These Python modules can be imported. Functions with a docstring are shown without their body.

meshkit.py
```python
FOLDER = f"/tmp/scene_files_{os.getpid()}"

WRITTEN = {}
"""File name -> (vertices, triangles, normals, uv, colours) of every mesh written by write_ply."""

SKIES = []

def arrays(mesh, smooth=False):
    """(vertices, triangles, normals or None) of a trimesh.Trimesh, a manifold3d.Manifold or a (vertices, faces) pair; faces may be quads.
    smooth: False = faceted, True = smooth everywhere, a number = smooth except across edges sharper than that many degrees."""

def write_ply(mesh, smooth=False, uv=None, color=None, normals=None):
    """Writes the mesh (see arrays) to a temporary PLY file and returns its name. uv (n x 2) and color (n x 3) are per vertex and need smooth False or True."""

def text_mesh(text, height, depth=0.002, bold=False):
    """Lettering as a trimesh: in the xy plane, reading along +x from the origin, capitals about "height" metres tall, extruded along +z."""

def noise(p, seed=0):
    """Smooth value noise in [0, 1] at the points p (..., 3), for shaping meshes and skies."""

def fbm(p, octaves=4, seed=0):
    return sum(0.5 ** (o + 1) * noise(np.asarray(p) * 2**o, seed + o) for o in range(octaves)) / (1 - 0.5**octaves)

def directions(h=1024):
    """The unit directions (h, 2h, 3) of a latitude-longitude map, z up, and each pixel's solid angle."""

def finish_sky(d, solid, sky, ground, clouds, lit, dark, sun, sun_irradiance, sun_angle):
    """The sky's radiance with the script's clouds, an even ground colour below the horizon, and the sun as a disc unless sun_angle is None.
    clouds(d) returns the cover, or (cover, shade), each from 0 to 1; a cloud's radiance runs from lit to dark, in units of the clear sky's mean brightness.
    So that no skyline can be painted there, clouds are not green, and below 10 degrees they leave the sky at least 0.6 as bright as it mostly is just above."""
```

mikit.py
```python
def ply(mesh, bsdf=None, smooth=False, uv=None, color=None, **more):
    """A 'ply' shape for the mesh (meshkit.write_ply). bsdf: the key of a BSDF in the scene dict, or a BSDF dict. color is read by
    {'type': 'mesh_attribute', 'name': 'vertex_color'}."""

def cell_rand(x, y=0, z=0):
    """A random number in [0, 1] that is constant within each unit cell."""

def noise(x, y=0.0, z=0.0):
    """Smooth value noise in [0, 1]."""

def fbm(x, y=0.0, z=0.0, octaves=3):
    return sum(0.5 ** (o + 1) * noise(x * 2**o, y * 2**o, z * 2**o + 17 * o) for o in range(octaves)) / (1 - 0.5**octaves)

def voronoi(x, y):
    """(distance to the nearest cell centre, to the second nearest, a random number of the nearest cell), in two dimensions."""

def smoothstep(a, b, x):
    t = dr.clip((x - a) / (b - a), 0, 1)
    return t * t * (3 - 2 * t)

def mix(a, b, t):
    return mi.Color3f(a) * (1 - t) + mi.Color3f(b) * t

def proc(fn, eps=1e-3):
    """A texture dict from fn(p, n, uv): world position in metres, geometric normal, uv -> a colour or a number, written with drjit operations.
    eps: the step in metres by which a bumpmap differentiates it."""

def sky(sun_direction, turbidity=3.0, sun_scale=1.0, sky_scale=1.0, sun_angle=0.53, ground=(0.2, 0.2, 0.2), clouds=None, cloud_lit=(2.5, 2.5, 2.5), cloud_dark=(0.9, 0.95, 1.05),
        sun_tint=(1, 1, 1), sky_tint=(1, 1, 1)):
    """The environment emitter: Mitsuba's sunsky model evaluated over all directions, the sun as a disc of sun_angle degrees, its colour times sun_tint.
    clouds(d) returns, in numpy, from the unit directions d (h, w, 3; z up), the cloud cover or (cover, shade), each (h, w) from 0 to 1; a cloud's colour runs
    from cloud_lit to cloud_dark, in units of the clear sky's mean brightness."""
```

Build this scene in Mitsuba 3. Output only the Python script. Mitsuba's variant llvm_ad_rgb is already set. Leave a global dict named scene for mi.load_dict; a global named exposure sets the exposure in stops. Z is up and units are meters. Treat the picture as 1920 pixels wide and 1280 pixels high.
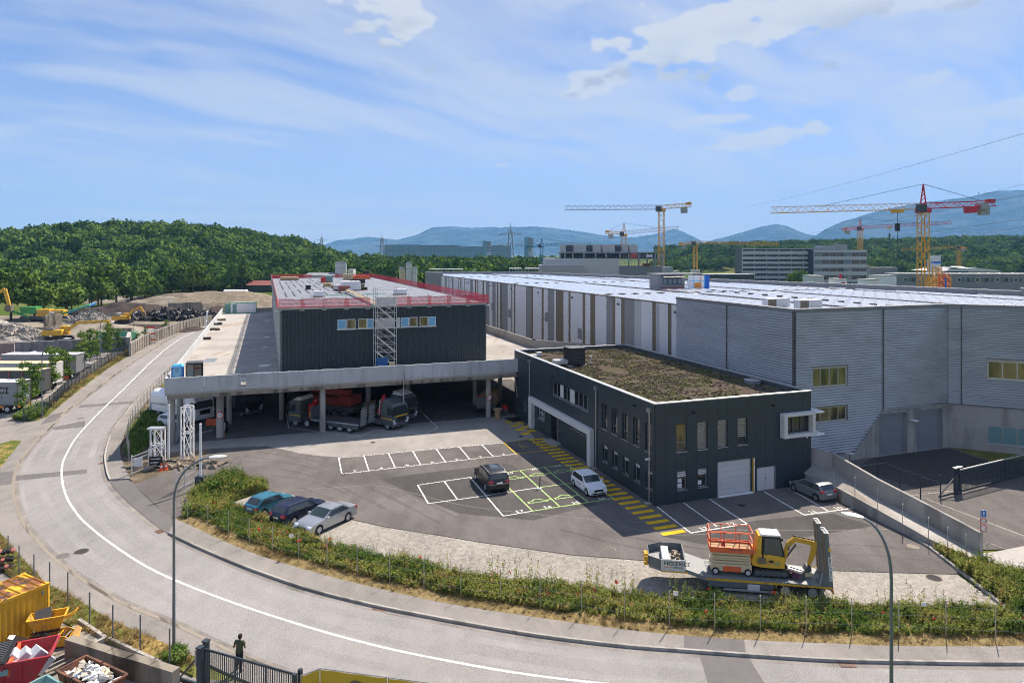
import math,random
import numpy as np,trimesh,manifold3d as m3
from shapely.geometry import Polygon,LineString,Point,box as sbox,MultiPolygon
from shapely.ops import unary_union
from shapely import affinity
import drjit as dr,mitsuba as mi
import mikit,meshkit
from mikit import proc,noise,fbm,voronoi,cell_rand,smoothstep,mix

scene,labels={},{}
T=mi.ScalarTransform4f

# ------------------------------------------------------------------ camera, sky, exposure
EYE=20.5                       # metres above the yard
FOV=2*math.degrees(math.atan(960/1280))
scene['camera']={'type':'perspective','fov':FOV,'fov_axis':'x','near_clip':0.5,'far_clip':40000.0,
                   'principal_point_offset_x':0.0,'principal_point_offset_y':164/1280,
                   'to_world':T().look_at(origin=[0,0,EYE],target=[0,100,EYE],up=[0,0,1]),
                   'medium':{'type':'ref','id':'air'}}
SUN=np.array([0.325,0.555,0.765]); SUN /= np.linalg.norm(SUN)
exposure=1.88

def cloud_cover(d):
    """High veil in long streaks, a few small cumulus, more cloud towards the horizon; one rule for the whole sky."""
    x,y,z=d[...,0],d[...,1],np.maximum(d[...,2],0.0)
    az,el=np.degrees(np.arctan2(x,y)),np.degrees(np.arcsin(np.clip(z,0,1)))
    w=1.0/(z+0.16)
    px_,py_=x*w,y*w
    a,b=px_*0.80+py_*0.60,-px_*0.60+py_*0.80
    P=lambda*q:np.stack(np.broadcast_arrays(*q),-1)
    warp=meshkit.fbm(P(px_*1.1,py_*1.1,3.0),3,4)-0.5
    s1=meshkit.fbm(P(a*0.75+warp,b*2.6+warp*1.5,1.0),5,11)
    s2=meshkit.fbm(P(a*2.2+warp*2,b*7.0+warp*3,5.0),4,23)
    s3=meshkit.fbm(P(a*5.0+warp*5,b*15.0+warp*6,7.0),4,29)
    big=meshkit.fbm(P(px_*0.55+2.3,py_*0.55,9.0),3,31)
    ss=lambda lo,hi,t:(lambda q:q*q*(3-2*q))(np.clip((t-lo)/(hi-lo),0,1))
    veil=ss(0.30,0.66,0.50*s1+0.26*s2+0.16*s3+0.14*big)*0.66
    veil=np.maximum(veil,0.50*ss(15,0,el)+0.08)
    veil=np.maximum(veil,ss(0.44,0.66,0.5*s1+0.5*big)*0.60*ss(-14,18,az)*ss(3,9,el))
    cum=np.zeros_like(veil)
    shade=np.zeros_like(veil)
    tex=meshkit.fbm(P(x*34,y*34,z*62),5,41)
    tex2=meshkit.fbm(P(x*9,y*9,z*22),4,47)
    spots=[(-10.0,19.6,3.9,3.2,0.97),(7.2,14.0,2.6,1.2,.9),(15.0,16.8,7.5,2.3,.95),(22.5,17.4,7.0,1.7,.95),(21.0,9.2,5.6,0.75,.9),
             (16.5,10.7,4.2,0.6,.8),(30.5,18.2,7.0,1.2,.85),(33.5,9.3,6.0,1.1,.7),(29.0,7.0,8.0,0.9,.6),(18.6,12.6,1.2,0.6,.75),(31.5,12.2,2.0,.6,.7),
             (-29.5,19.0,1.9,1.1,.85),(-1.0,7.4,.8,.16,.9),(12.0,3.8,9.0,0.45,.55),(-14.0,4.2,9.0,0.4,.4),(3.0,20.5,3.0,.8,.6),
             (-60,24,7,3,.9),(-95,30,8,4,.9),(75,22,8,3,.9),(120,30,8,4,.9),(165,25,8,3,.9),(-140,20,8,3,.9),(50,38,7,4,.8),(-20,45,7,4,.7),(20,62,9,4,.5)]
    for ca,ce,wa,we,k in spots:
        da=(az-ca+180)%360-180
        tilt=0.10*da if ca>5 else 0.0
        q=(da/wa)**2+((el-ce-tilt)/we)**2
        g=np.exp(-q)*1.0+(tex-0.5)*1.5+(tex2-0.5)*1.1
        m_=ss(0.36,0.58,g)*k*(q<6)
        cum=np.maximum(cum,m_)
        if we>1.5:
            shade=np.maximum(shade,m_*ss(0.40,0.62,tex2)*0.65*ss(0.5,-0.7,(el-ce-tilt)/we))
    band=ss(0.44,0.66,meshkit.fbm(P(az*0.045,el*1.7,2.0),5,53))*ss(10,3,el)*0.85
    cover=np.maximum(np.maximum(veil,cum),band)
    return np.clip(cover,0,0.97),np.clip(shade,0,1)

scene['sky']=mikit.sky(SUN,turbidity=2.6,clouds=cloud_cover,cloud_lit=(2.45,2.5,2.6),cloud_dark=(1.25,1.4,1.8),ground=(0.2,0.2,0.19),sun_scale=1.7,sky_scale=.9,
                         sky_tint=(.90,.94,1.22),sun_tint=(.94,.98,1.09))

# ------------------------------------------------------------------ naming and geometry helpers
_used=set()
def numbered(key):
    k,n=key,0
    while k in _used or k in scene:
        n+=1
        k=f'{key}_{n:03d}'
    _used.add(k)
    return k

class Node:
    def __init__(self,key,M):self.key,self.M=key,M

def place(loc=(0,0,0),rot=0.0,pitch=0.0,roll=0.0,scale=1.0):
    M=np.eye(4)
    M[:3,:3]=trimesh.transformations.euler_matrix(math.radians(roll),math.radians(pitch),math.radians(rot),'sxyz')[:3,:3]*scale
    M[:3,3]=loc
    return M

def describe(key,label=None,cat=None,group=None,kind=None):
    d={}
    if label:d['label']=label
    if cat:d['category']=cat
    if group:d['group']=group
    if kind:d['kind']=kind
    if d:labels[key]=d

def thing(name,label,cat,loc=(0,0,0),rot=0.0,group=None,kind=None,M=None):
    key=numbered(name)
    describe(key,label,cat,group,kind)
    return Node(key,place(loc,rot) if M is None else M)

def put(key,mesh,bsdf,smooth,M,color=None):
    d=mikit.ply(as_mesh(mesh),bsdf,smooth,color=color)
    if not np.allclose(M,np.eye(4)):d['to_world']=T(M.tolist())
    scene[key]=d

def part(parent,name,mesh,bsdf,smooth=False,label=None,kind=None,color=None):
    key=numbered(parent.key+'__'+name)
    put(key,mesh,bsdf,smooth,parent.M,color)
    describe(key,label,None,None,kind)
    return Node(key,parent.M)

def holder(parent,name):
    return Node(numbered(parent.key+'__'+name),parent.M)

def solo(name,mesh,bsdf,label=None,cat=None,group=None,kind=None,smooth=False,M=None,color=None):
    key=numbered(name)
    put(key,mesh,bsdf,smooth,np.eye(4) if M is None else M,color)
    describe(key,label,cat,group,kind)
    return Node(key,np.eye(4) if M is None else M)

def copy_of(src,name,label,loc,rot=0.0,M=None):
    """The thing src again, with copies of its parts and sub-parts, at another place."""
    key=numbered(name)
    d=dict(labels[src.key]); d['label']=label or d['label']; labels[key]=d
    M=place(loc,rot) if M is None else M
    for k in [k for k in scene if k.startswith(src.key+'__')]:
        nk=key+k[len(src.key):]
        scene[nk]={**scene[k],'to_world':T(M.tolist())}
        if k in labels:labels[nk]=labels[k]
    return Node(key,M)

def as_mesh(m):
    if isinstance(m,MB):return m.mesh()
    if hasattr(m,'to_mesh'):
        q=m.to_mesh(); return trimesh.Trimesh(q.vert_properties[:,:3],q.tri_verts,process=False)
    return m

CUBE_V=np.array([[x,y,z] for x in (0,1) for y in (0,1) for z in (0,1)],float)
CUBE_F=np.array([[0,1,3],[0,3,2],[4,6,7],[4,7,5],[0,4,5],[0,5,1],[2,3,7],[2,7,6],[0,2,6],[0,6,4],[1,5,7],[1,7,3]])

class MB:
    """Collects shapes into one mesh of one part."""
    def __init__(self):self.v,self.f,self.n=[],[],0
    def add(self,v,f):
        self.v.append(np.asarray(v,float)); self.f.append(np.asarray(f,int)+self.n); self.n+=len(v); return self
    def addm(self,m,M=None):
        m=as_mesh(m); v=np.array(m.vertices)
        if M is not None:v=v@M[:3,:3].T+M[:3,3]
        return self.add(v,m.faces)
    def box(self,x0,x1,y0,y1,z0,z1):
        return self.add(CUBE_V*[x1-x0,y1-y0,z1-z0]+[x0,y0,z0],CUBE_F)
    def cbox(self,x0,x1,y0,y1,z0,z1,c=0.03):return self.addm(cbox(x0,x1,y0,y1,z0,z1,c))
    def frame8(self,pts):   # eight corners in CUBE_V order
        return self.add(pts,CUBE_F)
    def beam(self,p,q,w,h=None,up=(0,0,1)):
        h=w if h is None else h
        p,q=np.asarray(p,float),np.asarray(q,float)
        t=q-p; L=np.linalg.norm(t)
        if L<1e-9:return self
        t /= L
        a=np.cross(up,t)
        if np.linalg.norm(a)<1e-6:a=np.cross([1,0,0],t)
        a /= np.linalg.norm(a); b=np.cross(t,a)
        C=(CUBE_V-[0,.5,.5])
        return self.add(p+C[:,:1]*L*t+C[:,1:2]*w*a+C[:,2:3]*h*b,CUBE_F)
    def tube(self,pts,r,n=6,cap=True):
        p=np.asarray(pts,float); m=len(p)
        r=np.broadcast_to(np.asarray(r,float),(m,))
        t=np.gradient(p,axis=0); t /= np.linalg.norm(t,axis=1,keepdims=True)+1e-12
        ref=np.array([0,0,1.0]) if np.abs(t[:,2]).mean()<.8 else np.array([1.0,0,0])
        a=np.cross(t,ref); a /= np.linalg.norm(a,axis=1,keepdims=True)+1e-12
        b=np.cross(t,a); ang=np.arange(n)*2*np.pi/n
        v=(p[:,None]+r[:,None,None]*(np.cos(ang)[None,:,None]*a[:,None]+np.sin(ang)[None,:,None]*b[:,None])).reshape(-1,3)
        f=[]
        for i in range(m-1):
            for j in range(n):
                k=(j+1)%n
                f+=[[i*n+j,(i+1)*n+k,i*n+k],[i*n+j,(i+1)*n+j,(i+1)*n+k]]
        if cap:
            for j in range(1,n-1):
                f+=[[0,j,j+1],[(m-1)*n,(m-1)*n+j+1,(m-1)*n+j]]
        return self.add(v,f)
    def cyl(self,p,q,r,n=12):return self.tube([p,q],r,n)
    def mesh(self):
        return trimesh.Trimesh(np.vstack(self.v),np.vstack(self.f),process=False)

def cbox(x0,x1,y0,y1,z0,z1,c=0.03):
    p=[]
    for x,sx in ((x0,1),(x1,-1)):
        for y,sy in ((y0,1),(y1,-1)):
            for z,sz in ((z0,1),(z1,-1)):
                p+=[[x+sx*c,y+sy*c,z],[x+sx*c,y,z+sz*c],[x,y+sy*c,z+sz*c]]
    return as_mesh(m3.Manifold.hull_points(np.array(p)))

def hullm(p):return as_mesh(m3.Manifold.hull_points(np.asarray(p,float)))
def bx(*a):return MB().box(*a).mesh()

def polys(g):
    if g.is_empty:return []
    return [q for q in getattr(g,'geoms',[g]) if q.geom_type=='Polygon' and q.area>1e-6]

def extrude(poly,h):
    ms=[trimesh.creation.extrude_polygon(q,h,engine='earcut') for q in polys(poly)]
    return trimesh.util.concatenate(ms)

def slab(poly,z0,z1):
    m=extrude(poly,z1-z0); m.apply_translation([0,0,z0]); return m

def sheet(poly,z):
    V,Fc,n=[],[],0
    for q in polys(poly):
        vv,ff=trimesh.creation.triangulate_polygon(q,engine='earcut')
        V.append(np.c_[vv,np.full(len(vv),z)]); Fc.append(ff+n); n+=len(vv)
    m=trimesh.Trimesh(np.vstack(V),np.vstack(Fc),process=False)
    m.faces=np.where((m.face_normals[:,2]<0)[:,None],m.faces[:,::-1],m.faces)
    return m

def upright(poly,P,d,w0,w1):
    """A polygon drawn on a wall (t along the wall, z up), w0..w1 metres out of the wall plane, as a mesh in the world."""
    d=np.asarray(d,float); n=np.array([d[1],-d[0],0.0])
    m=extrude(poly,w1-w0); v=np.array(m.vertices)
    m.vertices=np.asarray(P,float)+v[:,:1]*d+v[:,1:2]*np.array([0,0,1.0])+(v[:,2:3]+w0)*n
    return m

def lettering(text,height,depth,P,d,up=(0,0,1),bold=True):
    m=meshkit.text_mesh(text,height,depth,bold); v=np.array(m.vertices)
    d,up=np.asarray(d,float),np.asarray(up,float)
    d=d/np.linalg.norm(d); up=up/np.linalg.norm(up); n=np.cross(d,up)
    m.vertices=np.asarray(P,float)+v[:,:1]*d+v[:,1:2]*up+v[:,2:3]*n
    return m

def disc(cx,cy,z,r,n=20):
    a=np.arange(n)*2*np.pi/n
    return Polygon(np.c_[cx+r*np.cos(a),cy+r*np.sin(a)])

# survey of the place: a point of the photograph and its height above the yard give its place on the site (levelled camera, EYE metres up)
def G(x,y,z=0.0):
    s=(EYE-z)/(y-476.0)
    return np.array([(x-960.0)*s,1280.0*s,z])
def G2(pts,z=0.0):return [tuple(G(x,y,z)[:2]) for x,y in pts]
def at(x,y,Y):return np.array([(x-960.0)*Y/1280,Y,EYE-(y-476.0)*Y/1280])

# the site grid: origin at the near corner of the office, a along its yard front (east), b along its long side (north)
TH=math.radians(19.8)
U,V=np.array([math.cos(TH),math.sin(TH),0]),np.array([-math.sin(TH),math.cos(TH),0])
B0=np.array([11.64,55.605,0.0])
def L(a,b,z=0.0):return B0+a*U+b*V+np.array([0,0,z])
SITE=np.eye(4); SITE[:3,0],SITE[:3,1],SITE[:3,3]=U,V,B0
def siteM(a,b,z=0.0,rot=0.0):return place(L(a,b,z),math.degrees(TH)+rot)
def spline(pts,n=8):
    p=np.asarray(pts,float); q=[]
    pad=np.vstack([2*p[0]-p[1],p,2*p[-1]-p[-2]])
    for i in range(1,len(pad)-2):
        a,b,c,d=pad[i-1:i+3]
        for t in np.arange(n)/n:
            q.append(.5*(2*b+(c-a)*t+(2*a-5*b+4*c-d)*t*t+(3*b-a-3*c+d)*t**3))
    q.append(p[-1]); return np.array(q)
def along(line,step,start=0.0):
    ls=LineString(line); s=start
    while s<=ls.length:
        p=ls.interpolate(s); q=ls.interpolate(min(s+.1,ls.length)); r=ls.interpolate(max(s-.1,0))
        yield np.array([p.x,p.y]),math.atan2(q.y-r.y,q.x-r.x)
        s+=step
# ------------------------------------------------------------------ materials
def rgb(c):return {'type':'rgb','value':list(map(float,c))}
def col(c):return c if isinstance(c,dict) else rgb(c)
def mat(name,c,rough=0.6,metal=0.0,spec=0.4,coat=0.0,two=True):
    if rough>=0.95 and metal==0 and coat==0:
        b={'type':'diffuse','reflectance':col(c)}
    else:
        b={'type':'principled','base_color':col(c),'roughness':rough,'metallic':metal,'specular':spec,'clearcoat':coat,'clearcoat_gloss':.9}
    scene[name]={'type':'twosided','bsdf':b} if two else b
    return name

def _asphalt(base,scale,var,grain):
    def fn(p,n,uv):
        big=fbm(p.x*scale,p.y*scale,0.0,4)
        mid=fbm(p.x*1.3+7,p.y*0.6,3.0,3)
        g=cell_rand(p.x*22,p.y*22,1.0)
        k=1.0+(big-.5)*var+(mid-.5)*var*.7+(g-.5)*grain
        return mi.Color3f(*base)*k
    return fn
mat('m_road',proc(_asphalt((.268,.264,.262),.10,.30,.30)),1)
mat('m_pavement',proc(_asphalt((.245,.235,.222),.25,.40,.25)),1)
mat('m_yard',proc(_asphalt((.140,.132,.128),.16,.55,.34)),1)
mat('m_court',proc(_asphalt((.090,.087,.086),.12,.35,.30)),1)
mat('m_apron',proc(_asphalt((.31,.30,.285),.14,.34,.10)),1)
mat('m_patch',proc(_asphalt((.155,.150,.150),.3,.25,.25)),1)
mat('m_patch_dark',proc(_asphalt((.062,.060,.060),.3,.3,.25)),1)

def _gravel(p,n,uv):
    d1,d2,r=voronoi(p.x*5.0,p.y*5.0)
    b=fbm(p.x*.35,p.y*.35,0.0,3)
    g=cell_rand(p.x*17,p.y*17,2.0)
    return mi.Color3f(.325,.310,.280)*(.72+.34*r+(b-.5)*.35+(g-.5)*.30)
mat('m_gravel',proc(_gravel),1)

def _verge(p,n,uv):
    b=fbm(p.x*.5,p.y*.5,0.0,4)+.10
    g=noise(p.x*6,p.y*6,1.0)
    c=mix((.30,.22,.085),(.11,.13,.035),smoothstep(.42,.62,b))
    return c*(.65+.7*g)
mat('m_verge',proc(_verge),1)

def _ground(p,n,uv):
    b=fbm(p.x*.02,p.y*.02,0.0,4)
    g=noise(p.x*.8,p.y*.8,1.0)
    c=mix((.075,.115,.028),(.17,.17,.060),smoothstep(.40,.70,b))
    return c*(.75+.5*g)
mat('m_ground',proc(_ground),1)

def _quarry(p,n,uv):
    b=fbm(p.x*.10,p.y*.10,0.0,4)
    g=fbm(p.x*1.1,p.y*1.1,p.z*1.1,3)
    c=mix((.29,.265,.22),(.20,.18,.145),smoothstep(.40,.66,b))
    return c*(.70+.6*g)
mat('m_quarry',proc(_quarry),1)

def _pile(c0,c1):
    def fn(p,n,uv):
        return mix(c0,c1,smoothstep(.3,.7,fbm(p.x*.9,p.y*.9,p.z*1.6,4)))
    return fn
mat('m_pile_sand',proc(_pile((.275,.235,.178),(.185,.158,.120))),1)
mat('m_pile_dark',proc(_pile((.085,.070,.062),(.055,.045,.042))),1)

def _concrete(base,stain):
    def fn(p,n,uv):
        h=p.x*.8+p.y*.6
        b=fbm(h*.45,p.z*.6,0.0,4)
        st=fbm(h*2.2,p.z*.22,4.0,3)
        g=cell_rand(p.x*14,p.y*14,p.z*14)
        return mi.Color3f(*base)*(1+(b-.5)*.35-stain*smoothstep(.50,.75,st)+(g-.5)*.08)
    return fn
mat('m_concrete',proc(_concrete((.37,.36,.335),.30)),1)
mat('m_concrete_old',proc(_concrete((.27,.245,.205),.55)),1)
mat('m_parapet',proc(_concrete((.43,.45,.47),.16)),.85)
def _deckfloor(p,n,uv):
    b=fbm(p.x*.22,p.y*.22,0.0,4)
    r=fbm(p.x*.7+3,p.y*.16,5.0,4)
    c=mix((.40,.39,.37),(.33,.32,.30),smoothstep(.35,.7,b))
    c=mix(c,(.30,.22,.15),smoothstep(.66,.80,r)*.55)
    return c*(.94+.12*cell_rand(p.x*9,p.y*9,0.0))
mat('m_deck',proc(_deckfloor),1)

def _sedum(p,n,uv):
    b=fbm(p.x*.45,p.y*.45,0.0,4)
    f=fbm(p.x*3.5,p.y*3.5,2.0,3)
    g=cell_rand(p.x*9,p.y*9,3.0)
    c=mix((.074,.061,.053),(.108,.091,.077),smoothstep(.35,.65,f))
    c=mix(c,(.10,.115,.035),smoothstep(.50,.72,b)*smoothstep(.4,.6,f)*.8)
    return c*(.55+.9*g)
mat('m_sedum',proc(_sedum),1)

def _leafy(c0,c1,c2,s):
    def fn(p,n,uv):
        a=noise(p.x*s,p.y*s,p.z*s*.5)
        b=noise(p.x*1.7,p.y*1.7,p.z*1.7)
        c=mix(c0,c1,smoothstep(.25,.75,a))
        return mix(c,c2,smoothstep(.74,.95,b)*.5)*(.75+.5*cell_rand(p.x*2.1,p.y*2.1,p.z*2.1))
    return fn
mat('m_leaf_forest',proc(_leafy((.036,.090,.020),(.150,.235,.045),(.24,.28,.06),.085)),1)
mat('m_leaf_edge',proc(_leafy((.065,.130,.028),(.135,.215,.042),(.22,.26,.07),.15)),1)
mat('m_leaf_young',proc(_leafy((.090,.165,.035),(.150,.225,.050),(.25,.27,.09),.4)),1)
def _weeds(p,n,uv):
    a=noise(p.x*.55,p.y*.55,0.0); b=noise(p.x*2.5,p.y*2.5,p.z*2.0); r=cell_rand(p.x*7,p.y*7,p.z*5)
    c=mix((.105,.170,.034),(.235,.260,.062),smoothstep(.25,.7,a))
    c=mix(c,(.36,.27,.10),smoothstep(.52,.80,b)*.65)
    return c*(.65+.7*r)
mat('m_weeds',proc(_weeds),1)
def _straw(p,n,uv):
    r=cell_rand(p.x*9,p.y*9,p.z*9)
    return mix((.42,.32,.14),(.25,.19,.09),r)
mat('m_straw',proc(_straw),1)
mat('m_bark',(.10,.075,.052),1)
mat('m_mountain',proc(lambda p,n,uv:mix((.012,.030,.040),(.055,.075,.085),smoothstep(.35,.65,fbm(p.x*.004,p.y*.003,p.z*.012,4)))),1)  # base colour blued, so part of the distance haze is painted in

def _rustyellow(p,n,uv):
    b=fbm(p.x*1.2,p.y*1.2,p.z*.8,4)
    top=smoothstep(.6,.9,n.z)
    c=mix((.62,.37,.025),(.48,.27,.02),smoothstep(.4,.7,b))
    c=mix(c,(.22,.085,.03),smoothstep(.50,.62,b)*top)
    return mix(c,(.06,.035,.03),smoothstep(.64,.70,fbm(p.x*2.1,p.y*2.1,7.0,3))*top)
mat('m_rust_yellow',proc(_rustyellow),.6)
def _rusty(p,n,uv):
    b=fbm(p.x*2.2,p.y*2.2,p.z*2.2,4)
    return mix((.20,.085,.05),(.10,.055,.04),smoothstep(.35,.65,b))
mat('m_rust',proc(_rusty),.8)
def _wornred(p,n,uv):
    b=fbm(p.x*3.1,p.y*3.1,p.z*2.0,4)
    return mix((.36,.022,.035),(.24,.05,.05),smoothstep(.5,.75,b))
mat('m_skip_red',proc(_wornred),.55)
def _rubble(p,n,uv):
    r=cell_rand(p.x*1.7,p.y*1.7,p.z*1.7); q=cell_rand(p.x*1.1+9,p.y*1.1,p.z*1.3)
    return mix((.30,.27,.23),(.46,.45,.42),r)*(.55+.6*q)
mat('m_rubble',proc(_rubble),1)

def _worn(base,k=.55):
    def fn(p,n,uv):
        b=fbm(p.x*2.3,p.y*2.3,p.z*1.6,4); q=fbm(p.x*9,p.y*9,p.z*7,3)
        return mix(base,(.13,.105,.08),smoothstep(.52,.78,b)*k+smoothstep(.62,.80,q)*.25)
    return fn
def _galv(p,n,uv):
    return mi.Color3f(.42,.445,.475)*(.85+.3*fbm(p.x*.6+p.y*.4,p.z*1.3,0.0,3))
mat('m_galv',(.55,.57,.59),.42,.75)
mat('m_corrugated',proc(_galv),.34,.62)
mat('m_dock_door',(.20,.22,.245),.5)
mat('m_anthracite',proc(_pile((.0300,.0460,.0560),(.0260,.0400,.0490))),.42,0,.45)
mat('m_anthracite_rib',(.018,.026,.031),.45,0,.4)
mat('m_workside',(.26,.27,.27),.6)
mat('m_white_panel',(.62,.645,.67),.45)
mat('m_grey_panel',(.215,.225,.235),.5)
mat('m_light_panel',(.42,.435,.45),.5)
mat('m_bronze_panel',(.155,.125,.085),.5)
mat('m_grey_metal',(.20,.21,.225),.5)
mat('m_dark_grey',(.085,.09,.095),.5)
mat('m_black',(.012,.012,.013),.5)
mat('m_rubber',(.016,.016,.017),.8)
mat('m_alu',(.60,.62,.64),.38,.7)
mat('m_steel',(.42,.43,.44),.4,.85)
mat('m_white',(.74,.75,.75),.45)
mat('m_white_gloss',(.74,.755,.77),.28,0,.5,.6)
mat('m_offwhite',(.55,.56,.55),.6)
mat('m_cream',(.56,.47,.30),.5)
mat('m_marking',proc(_asphalt((.70,.70,.68),.8,.18,.20)),1)
mat('m_marking_yellow',proc(_asphalt((.66,.42,.030),.8,.30,.25)),1)
mat('m_marking_green',proc(_asphalt((.40,.60,.22),.8,.18,.20)),1)
mat('m_marking_road',proc(_asphalt((.62,.62,.60),.5,.15,.15)),1)
mat('m_membrane',proc(_pile((.20,.22,.25),(.165,.185,.21))),.55)
mat('m_roof_white',proc(_pile((.44,.455,.48),(.38,.395,.42))),.45)
mat('m_solar',(.30,.33,.38),.10,.0,.9,1.0)
mat('m_netting',(.62,.035,.060),1)
scene['m_net']={'type':'mask','opacity':.56,'bsdf':{'type':'twosided','bsdf':{'type':'diffuse','reflectance':rgb((.78,.075,.115))}}}
mat('m_glass',(.012,.016,.019),.04,0,.9,1.0)
mat('m_glass_blue',(.05,.11,.15),.06,0,.9,1.0)
mat('m_film_blue',(.17,.42,.62),.35,0,.5)
mat('m_glass_gold',proc(lambda p,n,uv:mix((.045,.038,.020),(.20,.155,.06),smoothstep(.30,.72,fbm(p.x*1.3+p.y*.5,p.z*.5,1.0,4)))),.08,0,.9,1.0)  # warm reflections painted into the pane colour as streaky noise
mat('m_glass_teal',(.15,.27,.29),.12,0,.7,.5)
mat('m_car_glass',(.020,.027,.029),.04,0,.9,1.0)
mat('m_windscreen',(.030,.050,.048),.08,0,.6,.4)
def paint(name,c,metal=.35,rough=.32):return mat(name,c,rough,metal,.5,1.0)
paint('m_paint_teal',(.035,.170,.245)); paint('m_paint_navy',(.008,.018,.055)); paint('m_paint_silver',(.42,.45,.48),.7)
paint('m_paint_black',(.014,.015,.017)); paint('m_paint_white',(.70,.73,.76),0); paint('m_paint_grey',(.24,.27,.28),.5)
mat('m_paint_truck',(.075,.092,.098),.35,0,.5,.6)
mat('m_trailer_grey',proc(_worn((.130,.150,.160),.5)),.5,.1)
mat('m_trailer_deck',(.21,.225,.235),.55,.2)
mat('m_soil',proc(_pile((.19,.155,.115),(.11,.095,.07))),1)
mat('m_straw_ground',proc(lambda p,n,uv:mix((.30,.235,.115),(.17,.135,.070),fbm(p.x*3.5,p.y*3.5,1.0,4))),1)
mat('m_yellow',proc(_worn((.64,.36,.020))),.45,0,.5,.2)
mat('m_excavator',proc(_worn((.62,.36,.024),.4)),.45,0,.5,.2)
mat('m_orange',proc(_worn((.66,.115,.035),.35)),.5,0,.5,.1)
mat('m_red',(.50,.018,.022),.42,0,.5,.3)
mat('m_dark_red',(.34,.045,.022),.5)
mat('m_crane_red',(.52,.020,.045),.45)
mat('m_crane_yellow',(.62,.33,.040),.5)
mat('m_crane_blue',(.03,.20,.36),.5)
mat('m_blue',(.022,.12,.40),.45)
mat('m_track',proc(_asphalt((.281,.277,.275),.14,.34,.30)),1)
mat('m_tyre_mark',proc(_asphalt((.122,.116,.113),.5,.5,.3)),1)
mat('m_kerb_dirt',proc(_asphalt((.225,.212,.198),.6,.6,.3)),1)
mat('m_underdeck',proc(_asphalt((.120,.120,.122),.3,.5,.15)),1)  # floor tone darkened to paint the shade below the deck
mat('m_tarp_blue',(.012,.10,.27),.6)
mat('m_sign_blue',(.015,.12,.50),.4)
mat('m_green',(.055,.33,.20),.5)
mat('m_crusher_green',(.06,.30,.09),.5)
mat('m_teal_paint',(.16,.30,.29),.6)
mat('m_lamp',(.62,.64,.66),.35,.3)
mat('m_pole',(.155,.185,.205),.45,.4)
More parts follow.
